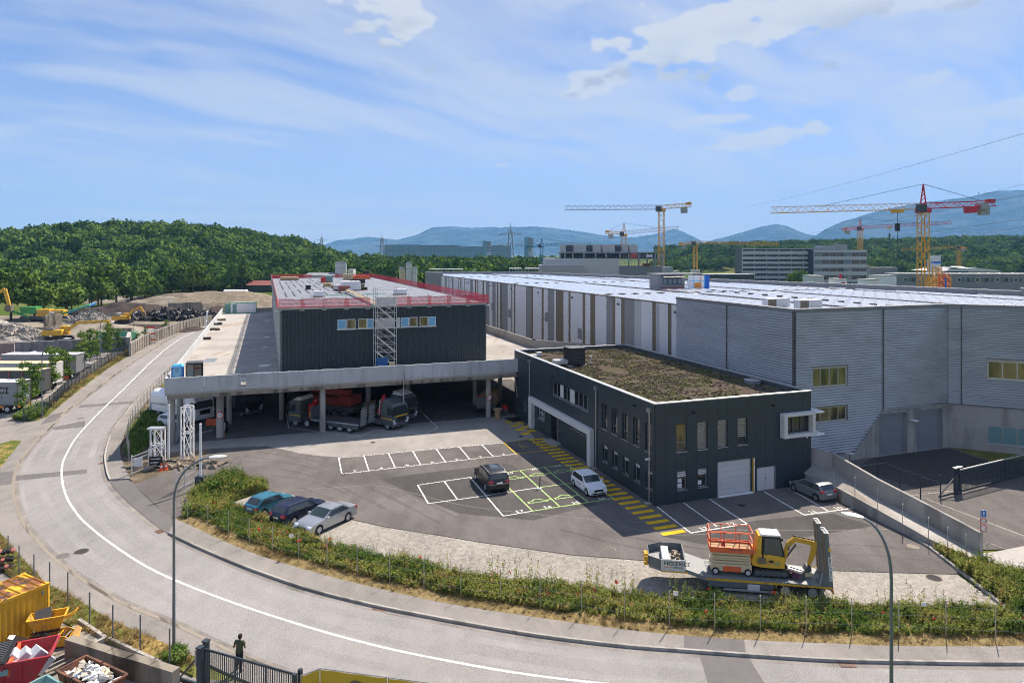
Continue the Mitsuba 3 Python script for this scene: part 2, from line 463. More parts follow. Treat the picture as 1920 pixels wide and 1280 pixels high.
mat('m_gate',(.028,.042,.055),.45)
mat('m_wood',(.38,.245,.13),.8)
mat('m_wood_pale',(.50,.38,.22),.8)
mat('m_stain_red',(.27,.09,.075),.6)
mat('m_skin',(.30,.17,.115),.6)
mat('m_hair',(.020,.014,.011),.7)
mat('m_olive',(.075,.085,.048),.9)
mat('m_trousers',(.016,.022,.030),.85)
mat('m_banner',(.60,.40,.035),.7)
mat('m_taillight',(.42,.012,.016),.2,0,.6,1.0)
mat('m_headlight',(.62,.66,.70),.12,.2,.7,1.0)
mat('m_orange_light',(.75,.26,.02),.3)
mat('m_tyre',(.020,.020,.021),.85)
mat('m_poppy',(.50,.05,.03),.9)
mat('m_far_glass',(.09,.25,.32),.25,0,.6)
mat('m_far_grey',(.30,.32,.33),.7)
mat('m_far_dark',(.040,.055,.065),.4)
mat('m_banner_blue',(.10,.40,.68),.5)
mat('m_cardboard',(.52,.54,.57),.8)
# ------------------------------------------------------------------ the ground, the road, the yard
FAR=11000.0
solo('ground',sheet(sbox(-FAR,-400,FAR,FAR),-0.06),'m_ground',kind='structure')

inner_kerb=[(418,606),(385,640),(330,687),(288,722),(256,750),(236,775),(215.3,801),(203,827),(196,854),(198,878),(205,900.5),(219.4,921),(243.8,945),(278,973.6),(320,1003),
              (420,1049),(500.5,1080),(586.5,1108.6),(696,1136),(800,1157),(900,1175.4),(1021,1195),(1171,1213),(1300,1223),(1440,1233),(1560,1240),(1672,1243),(1920,1246),(2300,1240)]
outer_kerb=[(408,598),(345,622),(290,652),(230,692),(166.5,740),(122,772.5),(97.5,799),(65,829),(36.5,866),(26.4,892),(24.4,918.7),(28.4,943),(38.6,971.5),(50.4,993),(70,1015),(93.7,1041),
              (140.6,1078.4),(211,1121.8),(258,1144),(328,1172),(456,1232),(560,1270),(720,1318),(1000,1372),(1400,1400),(2100,1410)]
walk_out=[(418,606),(392,640),(345,685),(302,722),(264,766),(243.7,790.8),(229.5,827),(225.4,849.6),(235.6,882),(252,908.5),(284,941),(320,969.5),(375,996),(420,1017.5),(500,1049),(604.7,1080),
            (685.4,1100.8),(800,1127),(900,1145),(991.7,1158.8),(1108,1175.4),(1170.8,1183.8),(1279,1195),(1430,1205),(1560,1210),(1672,1214.7),(1920,1215),(2300,1209)]
walk_left=[(402,592),(330,620),(262,655),(200,693),(135,742),(91.4,778.6),(40.6,827),(0,878),(-14,920),(-14,960),(-6,990),(14,1015),(47,1052.7),(86.7,1095),(131,1116),(211,1165),(316.4,1209.7),(440,1268),(560,1312),(720,1360),(1000,1420)]
IK,OK_,WO,WL=(spline(G2(p),6) for p in (inner_kerb,outer_kerb,walk_out,walk_left))

road_poly=Polygon(np.vstack([IK,OK_[::-1]])).buffer(0)
solo('road',sheet(road_poly,0.0),'m_road',kind='structure')
road=Node('road',np.eye(4))
solo('left_pavement',slab(Polygon(np.vstack([OK_,WL[::-1]])).buffer(0).intersection(sbox(-200,24,60,200)),-.05,.05),'m_pavement',kind='structure')
# the pavement on the yard's side, with a lowered crossing at the entrance
pave=Polygon(np.vstack([IK,WO[::-1]])).buffer(0)
gate_zone=Polygon(G2([(150,903),(243,899),(330,972),(310,1015)]))
PAVE_H=.14
def stones(line,w,side):
    ls=LineString(line); o=ls.parallel_offset(w,side)
    return ls.buffer(w,single_sided=True,cap_style=2) if side=='left' else ls.buffer(-w,single_sided=True,cap_style=2)
kerb_strip=LineString(IK).buffer(.12,cap_style=2).intersection(pave.union(LineString(IK).buffer(.02)))
crossing=Polygon(G2([(1283,1180),(1392,1183),(1402,1250),(1283,1240)]))
solo('pavement',slab(pave.difference(gate_zone).difference(kerb_strip),-.05,PAVE_H),'m_pavement',kind='structure')
solo('kerb',slab(kerb_strip.difference(gate_zone),-.05,PAVE_H+.012),'m_concrete',kind='structure')
solo('entrance_crossing',slab(pave.intersection(gate_zone),-.05,.03),'m_patch',kind='structure')
solo('pavement_patch',slab(pave.difference(kerb_strip).intersection(crossing),PAVE_H-.05,PAVE_H+.004),'m_patch',kind='structure')
solo('outer_kerb',slab(LineString(OK_).buffer(.10,cap_style=2).intersection(sbox(-200,24,60,200)),-.05,.062),'m_concrete_old',kind='structure')

for o_,w_ in ((1.15,.55),(2.75,.55),(4.9,.55),(6.5,.55)):
    tl_=LineString(IK).parallel_offset(o_,'right' if LineString(IK).parallel_offset(3,'right').distance(Point(OK_[60]))<LineString(IK).parallel_offset(3,'left').distance(Point(OK_[60])) else 'left')
    part(road,'wheel_track',sheet(tl_.buffer(w_/2,cap_style=2).intersection(road_poly.buffer(-.5)).intersection(sbox(-200,20,60,200)),.003),'m_track')
for ln_ in (IK,OK_):part(road,'kerb_dirt',sheet(LineString(ln_).buffer(.42,cap_style=2).intersection(road_poly).intersection(sbox(-200,20,60,200)),.0035),'m_kerb_dirt')
line_pts=[(398,606),(372,618),(330,640),(290,672),(255,706),(220.4,740),(193,766),(170.6,788.8),(142,821),(122,856),(116,878),(116.8,902.5),(122,922.8),(130,941),(148.3,967.5),(162,981),(194.5,1008),
            (258,1051.5),(326,1086),(446,1132),(592,1179),(700,1208),(800,1230),(960,1259),(1120,1279),(1300,1293),(1600,1303)]
part(road,'edge_line',sheet(LineString(spline(G2(line_pts),8)).buffer(.085,cap_style=2),.005),'m_marking_road')
for q in ([(30,891),(163,879.5),(163,887),(30,901)],[(148,759.6),(255,750.8),(253,755.5),(149,764)],[(97,801),(160,788),(158,800),(100,806)],[(1310,1222),(1400,1226),(1440,1290),(1330,1290)]):
    part(road,'patch',sheet(Polygon(G2(q)).intersection(road_poly),.004),'m_patch')
for q in ([(0,886),(26,884),(23,908),(0,911)],[(92,779),(122,772),(108,789),(75,797)]):
    solo('pavement_patch',sheet(Polygon(G2(q)),.055),'m_patch',kind='structure')
def manhole(parent,x,y,r,z,m='m_patch_dark'):
    c=G(x,y); k=part(parent,'manhole_cover',slab(disc(c[0],c[1],0,r).difference(disc(c[0],c[1],0,r*.86)),z,z+.012),'m_concrete_old')
    part(k,'lid',slab(disc(c[0],c[1],0,r*.84),z,z+.008),m)
    return k
manhole(road,117,1042,.52,.004,'m_patch'); manhole(road,152,1033.5,.50,.004)
manhole(road,152,784,.45,.004,'m_patch')
def gully(x,y,rot,L_=.75,W_=.42):
    c=G(x,y); k=holder(road,'gully_grate')
    mb=MB()
    M=place((c[0],c[1],0),rot)
    fr=MB(); fr.box(-L_/2,L_/2,-W_/2,-W_/2+.05,.004,.02).box(-L_/2,L_/2,W_/2-.05,W_/2,.004,.02).box(-L_/2,-L_/2+.05,-W_/2,W_/2,.004,.018).box(L_/2-.05,L_/2,-W_/2,W_/2,.004,.018)
    for i in range(6):fr.box(-L_/2+.09+i*.105,-L_/2+.14+i*.105,-W_/2,W_/2,.004,.016)
    m=fr.mesh(); m.apply_transform(M); scene[k.key]=mikit.ply(m,'m_rust')
gully(712,1140.5,-16); gully(1588,1246,-2); gully(298,996,-38,.6); gully(243,781,60,.5); gully(190,868,85,.5)

# dry verges
WO2=spline(G2(walk_out[11:]),6)
verge_in=Polygon(np.vstack([WO2,G2([(2300,1100),(1990,1100),(1886,1141.5),(1600,1137),(1377,1128.5),(1202,1117.5),(1087,1106.7),(921,1085),(800,1063),(700,1042),(600,1016),(500,978),(429,944),(345,975)])])).buffer(0)
solo('verge',slab(verge_in.buffer(-.02),-.05,.10),'m_verge',kind='structure')
solo('edging',slab(LineString(G2([(429,944),(500,978),(600,1016),(700,1042),(800,1063),(921,1085),(1087,1106.7),(1202,1117.5),(1377,1128.5),(1600,1137),(1886,1141.5)])).buffer(.07,cap_style=2),0,.15),'m_concrete',kind='structure')
verge_left=Polygon(G2([(64,790),(91,778.6),(135,742),(200,693),(262,655),(330,620),(402,592),(396,589),(310,618),(246,651),(196,683),(130,728),(60,775)]))
solo('left_verge',slab(verge_left,-.05,.06),'m_verge',kind='structure')
solo('left_verge',slab(Polygon(G2([(0,878),(40.6,827),(22,826),(-60,850),(-60,905)])),-.05,.06),'m_verge',kind='structure')
verge_front=Polygon(np.vstack([G2([(-40,985),(-10,990),(14,1015),(47,1052.7),(86.7,1095),(131,1116),(211,1165),(316.4,1209.7),(365,1232),(362,1268),(300,1240),(230,1215),(160,1190),(110,1160),(60,1110),(-40,1040)])]))
solo('front_verge',slab(verge_front,-.05,.06),'m_verge',kind='structure')
# the scrap yard floor below the camera
solo('scrap_yard',sheet(Polygon([(-60,20),(-9,20),(-8.5,29.6)]+G2([(560,1290),(362,1268),(300,1240),(230,1215),(160,1190),(110,1160),(60,1110),(-40,1040)])+[(-60,42)]),-.02),'m_pavement',kind='structure')
# lot with trailers, access to it
solo('trailer_lot',sheet(Polygon(G2([(60,776),(104,789),(91.4,800),(41,840),(20,835),(-700,850),(-700,640),(130,640),(246,656),(190,692),(120,735)])),-.01),'m_pavement',kind='structure')
solo('quarry_floor',sheet(Polygon(G2([(-900,668),(246,655),(330,619),(402,592),(520,580),(620,540),(720,524),(560,534),(300,570),(150,588),(-900,612)])),-.03),'m_quarry',kind='structure')

# the yard
yard_poly=Polygon([tuple(L(16.2,33)[:2])]+G2([(1560,935),(1644,974),(1702,1002.5),(1745,1029),(1794,1068),(1794,1076),(1672,1073),(1560,1069),(1450,1064),(1212,1050.4),(1073,1040),(900,1016),(830,1004),(720,987),(659,973.4),(590,951),(528,928),(510,920),
                     (500,917),(430,940),(345,974),(320,971),(252,908),(300,890),(370,866),(405,835),(440,800)])+[tuple(L(-30,34)[:2])]).buffer(0)
solo('yard',sheet(yard_poly.buffer(.05),.004),'m_yard',kind='structure')
yard=Node('yard',np.eye(4))
gravel_poly=Polygon(G2([(510,917),(429,944),(500,978),(600,1016),(700,1042),(800,1063),(921,1085),(1087,1106.7),(1202,1117.5),(1377,1128.5),(1600,1137),(1886,1141.5),(1794,1076),(1794,1068),(1672,1070),(1560,1066),(1212,1046),(1073,1036),(900,1012),(720,983),(659,970),(590,947),(528,924)]))
yard_edge=LineString(G2([(510,920),(528,928),(590,951),(659,973.4),(720,987),(830,1004),(900,1016),(1073,1040),(1212,1050.4),(1450,1064),(1560,1069),(1672,1073),(1794,1076)]))
solo('gravel_strip',sheet(gravel_poly.buffer(.02).difference(yard_poly.buffer(.04)),.001),'m_gravel',kind='structure')
ys=yard_edge.buffer(.05,cap_style=2)
part(yard,'asphalt_edge',slab(ys,-.02,.010),'m_patch_dark')
apron_poly=Polygon([tuple(L(-40,30)[:2])]+G2([(405,840),(440,838),(500,836),(530,842),(560,849),(590,853),(635,857),(727,848.5),(816,840.5),(902,833),(945,828.5),(1003,822)])+[tuple(L(0,33)[:2]),tuple(L(17,33.5)[:2]),tuple(L(17,140)[:2]),tuple(L(-39,140)[:2])])
solo('concrete_apron',sheet(apron_poly,.009),'m_apron',kind='structure')
solo('underdeck_floor',sheet(Polygon([tuple(L(a,b)[:2]) for a,b in ((-39,33.4),(-.3,33.4),(8,36),(8,57),(-39,58))]),.0115),'m_underdeck',kind='structure')  # dark sheet: shade under the deck put into the floor colour
solo('soil_bank',sheet(Polygon(G2([(232,878),(246,908),(262,915),(320,893),(400,862),(440,835),(415,800),(300,798),(330,740),(300,722),(243.7,790.8),(229.5,827),(225.4,849.6)])),.002),'m_soil',kind='structure')
grass_poly=Polygon(G2([(236,850),(252,860),(300,815),(318,770),(420,640),(405,640),(310,740),(247,800)]))
solo('grass_bank',sheet(grass_poly,.03),'m_ground',kind='structure')
for q in ([(700,898),(950,868),(1120,945),(1000,975),(860,962)],[(1240,1005),(1420,975),(1560,962),(1640,985),(1500,1008),(1320,1020)]):
    part(yard,'asphalt_patch',sheet(Polygon(G2(q)),.007),'m_court')
for q in ([(420,928),(520,921),(640,913),(720,912),(860,945),(1000,963),(1150,975),(1250,982)],[(1330,992),(1560,994),(1700,990)],[(1100,972),(1240,1000),(1340,1000)]):
    part(yard,'joint_seal',sheet(LineString(spline(G2(q),5)).buffer(.03,cap_style=2),.0095),'m_pavement')
for pts_ in ([(400,885),(470,893),(560,905),(640,930)],[(420,872),(520,872),(620,895),(700,930),(760,960)],[(1330,1020),(1450,1035),(1600,1030),(1720,1040)],[(1060,985),(1180,1015),(1330,1040)],[(470,850),(580,868),(700,905),(840,975)]):
    c_=LineString(spline(G2(pts_),6))
    for s_ in (.8,-.8):part(yard,'tyre_mark',sheet(c_.parallel_offset(abs(s_),'left' if s_>0 else 'right').buffer(.13,cap_style=2),.0075 if s_>0 else .0078),'m_tyre_mark')
manhole(yard,1144,1029,.40,.006,'m_patch'); manhole(yard,1712,1024,.42,.006,'m_concrete_old'); manhole(yard,643,889.5,.34,.006); manhole(yard,1390,947,.40,.006); manhole(yard,977,818,.34,.012); manhole(yard,699,829,.30,.012)
gs=Node('gravel_strip',np.eye(4)); manhole(gs,1751,1083,.50,.006); manhole(gs,1321,1110,.45,.006)
part(yard,'doormat',slab(Polygon(G2([(944,783),(968,781),(985,788),(960,791)])),.012,.03),'m_black')

# painted bays: every line a strip of paint of its own
def stripe(p,q,m='m_marking',w=.12,z=.013,name='bay_line'):
    part(yard,name,sheet(LineString([p,q]).buffer(w/2,cap_style=2),z),m)
gp=lambda x,y:tuple(G(x,y)[:2])
row=[(635,858),(682,853.3),(727,849.2),(772,845.3),(816,841.4),(860,837.3),(902,833.4),(945,829.6)]
low=[(641,888),(693,882.5),(740,877),(789,871.5),(836,866),(880,861.5),(924,856.3),(968,850.6)]
ROW,LOW=[np.array(gp(*p)) for p in row],[np.array(gp(*p)) for p in low]
r0,r1=ROW[0],ROW[-1]; l0,l1=LOW[0],LOW[-1]
for i in range(8):
    t=i/7
    stripe(r0+(r1-r0)*t,l0+(l1-l0)*t,'m_marking_yellow' if i==7 else 'm_marking')
stripe(r0,r1); stripe(l0,l1,z=.0145)
y2=np.array(gp(1026,843)); yt=np.array(gp(994,822))
stripe(l1,y2,'m_marking_yellow',z=.0145); stripe(yt,y2,'m_marking_yellow'); stripe(r1,yt,'m_marking_yellow')
def digits(s,x,y,h=.42,m='m_marking',flip=False):
    d=-U if flip else U
    P=G(x,y,.017)
    part(yard,'bay_number',lettering(s,h,.002,P,d,-V if flip else V),m)
for i in range(7):
    c=(l0+(l1-l0)*(i+.42)/7)+.22*V[:2]
    part(yard,'bay_number',lettering(str(7-i),.42,.002,(c[0],c[1],.017),U,V),'m_marking')
# lower block of bays (white on the west, green for electric cars)
A=lambda x,y:np.array(gp(x,y))
P1,P2,P3,P4=A(783,909),A(803,943.5),A(943.5,967),A(1150,934)
c22,c44=A(962.5,915.3),A(1064,870)
stripe(A(783,909),A(884,894)); stripe(P1,P2); stripe(A(833,902),A(858,936)); stripe(P2,A(912,928.5),z=.0145); stripe(A(882,895),P3,z=.0145)
stripe(P3,A(998.5,957.5)); stripe(A(912,928.5),A(1010,913.5),z=.0145);
stripe(A(912,890),A(976,881.5),'m_marking_green'); stripe(A(976,881.5),c44,'m_marking_green',z=.0145); stripe(A(975,881.5),A(1050,949.7),'m_marking_green',z=.0135)
stripe(A(1020,875.4),A(1103,941.5),'m_marking_green',z=.0135); stripe(c44,P4,'m_marking_green',z=.0135); stripe(A(998.5,957.5),P4,'m_marking_green',z=.0145); stripe(A(953,913),A(998.5,957.5),'m_marking_green',z=.0145)
stripe(A(1010,913.5),A(1118,899),'m_marking_green',z=.016)
for s,x,y in (('19',950,888),('20',996,880.5),('21',1040,874.5),('17',967,960),('16',1020,952),('15',1073,944),('14',1122,936)):digits(s,x,y+.5)
def ev_mark(x,y):
    c=G(x,y); s=1.0
    body=np.array([(-.85,0),(-.8,.22),(-.45,.30),(-.15,.55),(.35,.55),(.62,.28),(.85,.2),(.88,0),(-.85,0)])
    pts=[c[:2]+(p[0]*U+p[1]*1.15*V)[:2] for p in body]
    cable=[c[:2]+(p[0]*U+p[1]*V)[:2] for p in ((.88,.1),(1.05,.28),(1.25,.2),(1.3,.42))]
    part(yard,'electric_car_symbol',sheet(unary_union([LineString(pts).buffer(.055),LineString(cable).buffer(.055)]),.017),'m_marking_green')
for p in ((964,897.5),(1010,891),(1009,941),(1059,933),(1056,884.5)):ev_mark(*p)
wc=G(982,838)
part(yard,'bay_symbol',sheet(unary_union([disc(wc[0],wc[1],0,.33).difference(disc(wc[0],wc[1],0,.25)),LineString([wc[:2]+(.0*U+.3*V)[:2],wc[:2]+(-.1*U+.85*V)[:2]]).buffer(.06),disc(*(wc[:2]-.12*U[:2]+1.05*V[:2]),0,.11)]),.017),'m_marking_yellow')
# yellow crossing along the office
q0,q1=A(1276,992),A(1240,1000)
for i in range(27):
    b=-5.35+i*1.075
    P=L(-1.35,b);
    if b<22:
        a0,a1=-2.55,-.62
        poly=Polygon([tuple(L(a0,b)[:2]),tuple(L(a1,b)[:2]),tuple(L(a1,b+.5)[:2]),tuple(L(a0,b+.5)[:2])])
        part(yard,'crossing_stripe',sheet(poly,.013),'m_marking_yellow')
for i in range(4):
    b=24.0+i*1.9
    for k in range(2):
        poly=Polygon([tuple(L(-2.4+k,b+k*.9)[:2]),tuple(L(-1.4+k,b+k*.9)[:2]),tuple(L(-1.4+k,b+.9+k*.9)[:2]),tuple(L(-2.4+k,b+.9+k*.9)[:2])])
        part(yard,'crossing_stripe',sheet(poly,.016),'m_marking_yellow')
# bays in front of the office
for p,q in (((1232,949.5),(1295,998.5)),((1282,942.3),(1344.5,986.5)),((1330.5,935.3),(1400.5,981.5)),((1432,921),(1508,965)),((1477.5,914.5),(1552,957)),((1572,935),(1600,952))):
    stripe(gp(*p),gp(*q),w=.13)
stripe(gp(1295,998.5),gp(1400.5,981.5),z=.0145,w=.14); stripe(gp(1508,965),gp(1600,952),z=.0145,w=.14)
for s,x,y in (('13',1314,993),('12',1366,984.5),('11',1520,961.5),('10',1568,954.5)):digits(s,x,y)
# truck bays under the deck
tb=[(535,758),(541,802),(672,818),(706,805.5),(793,814),(821,802),(786,768)]
for p,q in zip(tb[:-1],tb[1:]):stripe(gp(*p),gp(*q),w=.10,z=.014)
stripe(gp(400,800),gp(428,742),w=.10,z=.014); stripe(gp(372,812),gp(400,805),w=.10,z=.014); stripe(gp(345,822),gp(398,806),w=.10,z=.014)

# right hand court in front of the hall, footpath ramp between the walls
LWT=[(1519,892.5,.98),(1571,914,.94),(1644,953.8,.82),(1691,980,.67),(1740,1008,.50),(1838,1054,.22),(1925,1079,.12)]
RWB=[(1519,868,1.7),(1561,879,1.55),(1644,930,.95),(1740,982,.45),(1838,1037,.10),(1925,1062,.08)]
lw,rw=[G(*p) for p in LWT],[G(*p) for p in RWB]
lw=[lw[0]+6*V+[0,0,.3]]+lw; rw=[rw[0]+6*V+[0,0,.55]]+rw
ms=MB()
n_=len(lw)
ms.add(np.vstack([lw,rw]),[[i,i+1,n_+i] for i in range(n_-1)]+[[i+1,n_+i+1,n_+i] for i in range(n_-1)])
solo('footpath_ramp',ms,'m_deck',kind='structure')
court=Polygon([tuple(L(16.6,-14.9)[:2]),tuple(L(16.6,20)[:2]),tuple(L(70,20)[:2]),tuple(L(70,-30)[:2]),tuple(L(17.2,-15.0)[:2])])
CT=G2([(1838,1030),(1519,880),(1519,800),(2150,800),(2150,1010),(1920,1028)])
solo('court',sheet(Polygon(CT),.002),'m_yard',kind='structure')
cn=Node('court',np.eye(4))
part(cn,'dock_floor',sheet(Polygon(G2([(1600,880),(1726,915),(1800,905),(1960,880),(1900,845),(1776,838),(1640,855)])),.006),'m_court')
def cstripe(p,q,w=.12,z=.010):part(cn,'edge_line',sheet(LineString([gp(*p),gp(*q)]).buffer(w/2,cap_style=2),z),'m_concrete')
cstripe((1716,927),(1935,1010)); cstripe((1609,874),(1660,867),.10); cstripe((1660,867),(1770,908),.06); cstripe((1776,838.5),(1862,866),.12); cstripe((1705,929),(1800,918),.12)
cstripe((1856,1018),(1950,1052),.10)
solo('ramp_landing',sheet(Polygon(G2([(1838,1037),(1865,1034),(1935,1020),(2000,1040),(1925,1078),(1870,1058)])),.012),'m_deck',kind='structure')
solo('yard_kerb',slab(LineString(G2([(1702,1002.5),(1745,1029),(1790,1064),(1835.6,1100),(1886,1141)])).buffer(.09,cap_style=2),0,.16),'m_concrete',kind='structure')
solo('grass_strip',sheet(Polygon(G2([(1776,838),(1862,866),(1960,860),(1960,832),(1850,834)])),.05),'m_ground',kind='structure')
# ------------------------------------------------------------------ building helpers
def rect(t0,t1,z0,z1):return sbox(t0,z0,t1,z1)
def clad(parent,P,d,shape,joints,openings,m,w0=0.0,w1=.06,gap=.02,name='cladding_panel',mats=None,label=None):
    holes=unary_union([rect(*o) for o in openings]) if openings else None
    for i,(a,b) in enumerate(zip(joints[:-1],joints[1:])):
        p=rect(a+gap/2,b-gap/2,shape.bounds[1],shape.bounds[3]).intersection(shape)
        if holes is not None:p=p.difference(holes)
        if not polys(p):continue
        part(parent,name,upright(p,P,d,w0,w1),mats[i] if mats else m)
def frame_bars(t0,t1,z0,z1,fw,bars_t=(),bars_z=()):
    g=[rect(t0,t0+fw,z0,z1),rect(t1-fw,t1,z0,z1),rect(t0,t1,z0,z0+fw),rect(t0,t1,z1-fw,z1)]
    g+=[rect(t-fw/2,t+fw/2,z0,z1) for t in bars_t]+[rect(t0,t1,z-fw/2,z+fw/2) for z in bars_z]
    return unary_union(g)
def window(parent,P,d,t0,t1,z0,z1,w=-.14,fw=.06,bars_t=(),bars_z=(),fm='m_alu',gm='m_glass',sill=True,name='window',blind=None,sheets=None,label=None):
    k=part(parent,name,upright(frame_bars(t0,t1,z0,z1,fw,bars_t,bars_z),P,d,w,w+.06),fm,label=label)
    ts=[t0+fw]+[b for b in bars_t]+[t1-fw]
    zs=[z0+fw]+[b for b in bars_z]+[z1-fw]
    for i in range(len(ts)-1):
        for j in range(len(zs)-1):
            e=fw/2
            part(k,'pane',upright(rect(ts[i]+(e if i else 0),ts[i+1]-(e if i<len(ts)-2 else 0),zs[j]+(e if j else 0),zs[j+1]-(e if j<len(zs)-2 else 0)),P,d,w+.015,w+.03),gm if not isinstance(gm,(list,tuple)) else gm[(i+j)%len(gm)])
    if sill:part(k,'sill',upright(rect(t0-.03,t1+.03,z0-.05,z0-.003),P,d,w,.09),'m_alu')
    if blind:      # blind = (lower edge, material): slats in front of the pane
        mb=MB(); zz=z1-.05
        while zz>blind[0]:
            mb.addm(upright(rect(t0+.03,t1-.03,zz-.10,zz),P,d,w+.07,w+.10)); zz-=.16
        part(k,'blind',mb,blind[1],kind='stuff')
    for q in sheets or ():part(k,'notice',upright(rect(*q),P,d,w+.034,w+.038),'m_white')
    return k
nrm=lambda d:np.array([d[1],-d[0],0.0])

# ------------------------------------------------------------------ the dark office building
office=thing('office_building','dark anthracite two storey office with a planted flat roof beside the parking bays','office building')
OW,OL,OH=16.0,33.3,8.33
PL,DL=L(0,OL),-V          # long west side: t runs from the far end to the near corner
PF,DF=L(0,0),U            # yard front
PR,DR=L(OW,0),V
PB,DB=L(OW,OL),-U
off=OL-33.7
up_w=[(24.45+i*1.95+off,25.5+i*1.95+off,4.15,6.5) for i in range(5)]
lo_w=[(24.62+i*1.94+off,25.62+i*1.94+off,1.12,2.65) for i in range(5)]
strip_w=(12.35+off,21.56+off,5.0,6.5)
small_w=(3.6+off,4.65+off,1.4,2.85)
port_w=(8.25+off,10.35+off,1.45,2.88)
door_o=(12.3+off,14.5+off,.05,2.9)
rib_o=(17.65+off,22.0+off,2.55,2.88)
wdoor=(21.25+off,22.1+off,.02,2.5)
lops=up_w+lo_w+[strip_w,small_w,port_w,door_o,rib_o,wdoor]
wallL=rect(0,OL,0,OH-.08)
core=MB()
core.addm(upright(wallL.difference(unary_union([rect(*o) for o in lops])),PL,DL,-.30,0))
fr_up=[(2.0+i*2.03,3.02+i*2.03,4.18,6.45) for i in range(4)]
fr_lo=[(2.06,3.02,1.03,2.55),(4.08,5.05,1.03,2.55)]
garage=(6.05,9.52,.03,2.95); ddoor=(10.12,12.01,.03,2.0); bay_o=(13.0,15.85,4.72,6.36)
fops=fr_up+fr_lo+[garage,ddoor,bay_o]
core.addm(upright(rect(.3,OW-.3,0,OH-.08).difference(unary_union([rect(*o) for o in fops])),PF,DF,-.30,0))
core.addm(upright(rect(0,OL,0,OH-.08),PR,DR,-.30,0))
core.addm(upright(rect(.3,OW-.3,0,OH-.08),PB,DB,-.30,0))
part(office,'wall',core,'m_anthracite')
jl=list(np.arange(0,OL+.01,OL/32)); clad(office,PL,DL,wallL,jl,lops,'m_anthracite')
jf=list(np.arange(0,OW+.01,1.0)); clad(office,PF,DF,rect(0,OW,0,OH-.08),jf,fops,'m_anthracite')
for i,w in enumerate(up_w):
    k=window(office,PL,DL,*w,w=-.2,bars_z=(w[2]+.72,),fm='m_steel',sill=True)
for w in lo_w:window(office,PL,DL,*w,w=-.2,fm='m_alu',blind=(w[3]-.36,'m_white'))
window(office,PL,DL,*strip_w,w=-.2,fm='m_alu',bars_t=[strip_w[0]+q for q in (1.25,2.0,2.85,3.75,4.5,5.65,6.65,7.65,8.7)],gm=['m_glass','m_glass','m_offwhite','m_glass','m_glass','m_offwhite','m_glass','m_glass','m_glass'])
window(office,PL,DL,*small_w,w=-.2,bars_t=(small_w[0]+.5,)); window(office,PL,DL,*port_w,w=-.2,bars_t=[port_w[0]+.9,port_w[0]+1.5],bars_z=(2.15,),fm='m_white')
dk=part(office,'entrance_door',upright(frame_bars(door_o[0]+1.2,door_o[1],door_o[2],door_o[3],.09),PL,DL,-.28,-.2),'m_alu')
part(dk,'pane',upright(rect(door_o[0]+1.29,door_o[1]-.09,.14,door_o[3]-.09),PL,DL,-.26,-.24),'m_glass')
part(dk,'handle',upright(rect(door_o[1]-.2,door_o[1]-.16,.9,1.5),PL,DL,-.2,-.14),'m_steel')
part(office,'recess_wall',upright(rect(door_o[0],door_o[0]+1.2,door_o[2],door_o[3]),PL,DL,-.3,-.27),'m_black')
window(office,PL,DL,*rib_o,w=-.2,bars_t=(rib_o[0]+2.1,rib_o[0]+3.6),fm='m_grey_metal')
part(office,'side_door',upright(rect(*wdoor),PL,DL,-.1,-.03),'m_offwhite')
por=unary_union([rect(6.4+off,7.35+off,0,3.6),rect(22.15+off,22.85+off,0,3.6),rect(6.4+off,22.85+off,2.98,3.6)])
part(office,'portal_frame',upright(por,PL,DL,.062,.50),'m_offwhite')
step=part(office,'door_step',upright(rect(12.4+off,15.0+off,0,.14),PL,DL,.06,1.1),'m_concrete')
for t in (5.93,23.44,33.1):
    k=part(office,'downpipe',MB().tube([PL+DL*(t+off)+nrm(DL)*.16+[0,0,z] for z in (.05,7.5)],.065,10),'m_steel',smooth=40)
    part(k,'hopper',upright(rect(t+off-.2,t+off+.2,7.5,7.86),PL,DL,.062,.32),'m_steel')
    part(k,'foot_block',upright(rect(t+off-.25,t+off+.25,0,.1),PL,DL,.062,.5),'m_concrete')
for i,w in enumerate(fr_up):
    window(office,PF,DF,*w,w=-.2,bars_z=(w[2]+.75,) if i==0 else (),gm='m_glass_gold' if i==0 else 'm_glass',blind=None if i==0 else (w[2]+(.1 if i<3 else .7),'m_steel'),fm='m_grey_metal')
for i,w in enumerate(fr_lo):
    window(office,PF,DF,*w,w=-.2,blind=(w[3]-.38,'m_white'),fm='m_alu',sheets=[(w[0]+.18,w[0]+.6,1.15,1.5),(w[0]+.2,w[0]+.58,1.58,1.9)] if i==0 else [(w[0]+.12,w[0]+.5,1.2,1.55)])
k=holder(office,'roller_door'); g0=garage
for i in range(6):
    h=(g0[3]-g0[2])/6
    part(k,'door_panel',upright(rect(g0[0],g0[1],g0[2]+i*h+.01,g0[2]+(i+1)*h-.004),PF,DF,-.16,-.10),'m_offwhite')
part(office,'guard_post',upright(rect(9.62,9.70,0,2.95),PF,DF,.062,.14),'m_yellow'); part(office,'guard_post',upright(rect(9.71,9.80,0,2.95),PF,DF,.062,.14),'m_white')
part(office,'door_sill',upright(rect(g0[0]-.05,g0[1]+.05,0,.10),PF,DF,.062,.3),'m_white')
k=holder(office,'double_door')
for a in (0,1):
    x0=10.14+a*.94; q=part(k,'door_leaf',upright(rect(x0,x0+.92,.05,1.98),PF,DF,-.06,0),'m_offwhite')
part(k,'frame',upright(frame_bars(10.06,12.07,.0,2.06,.05),PF,DF,.0,.075),'m_grey_metal')
part(k,'push_bar',upright(rect(10.96,11.18,1.0,1.05),PF,DF,0.004,.05),'m_dark_grey')
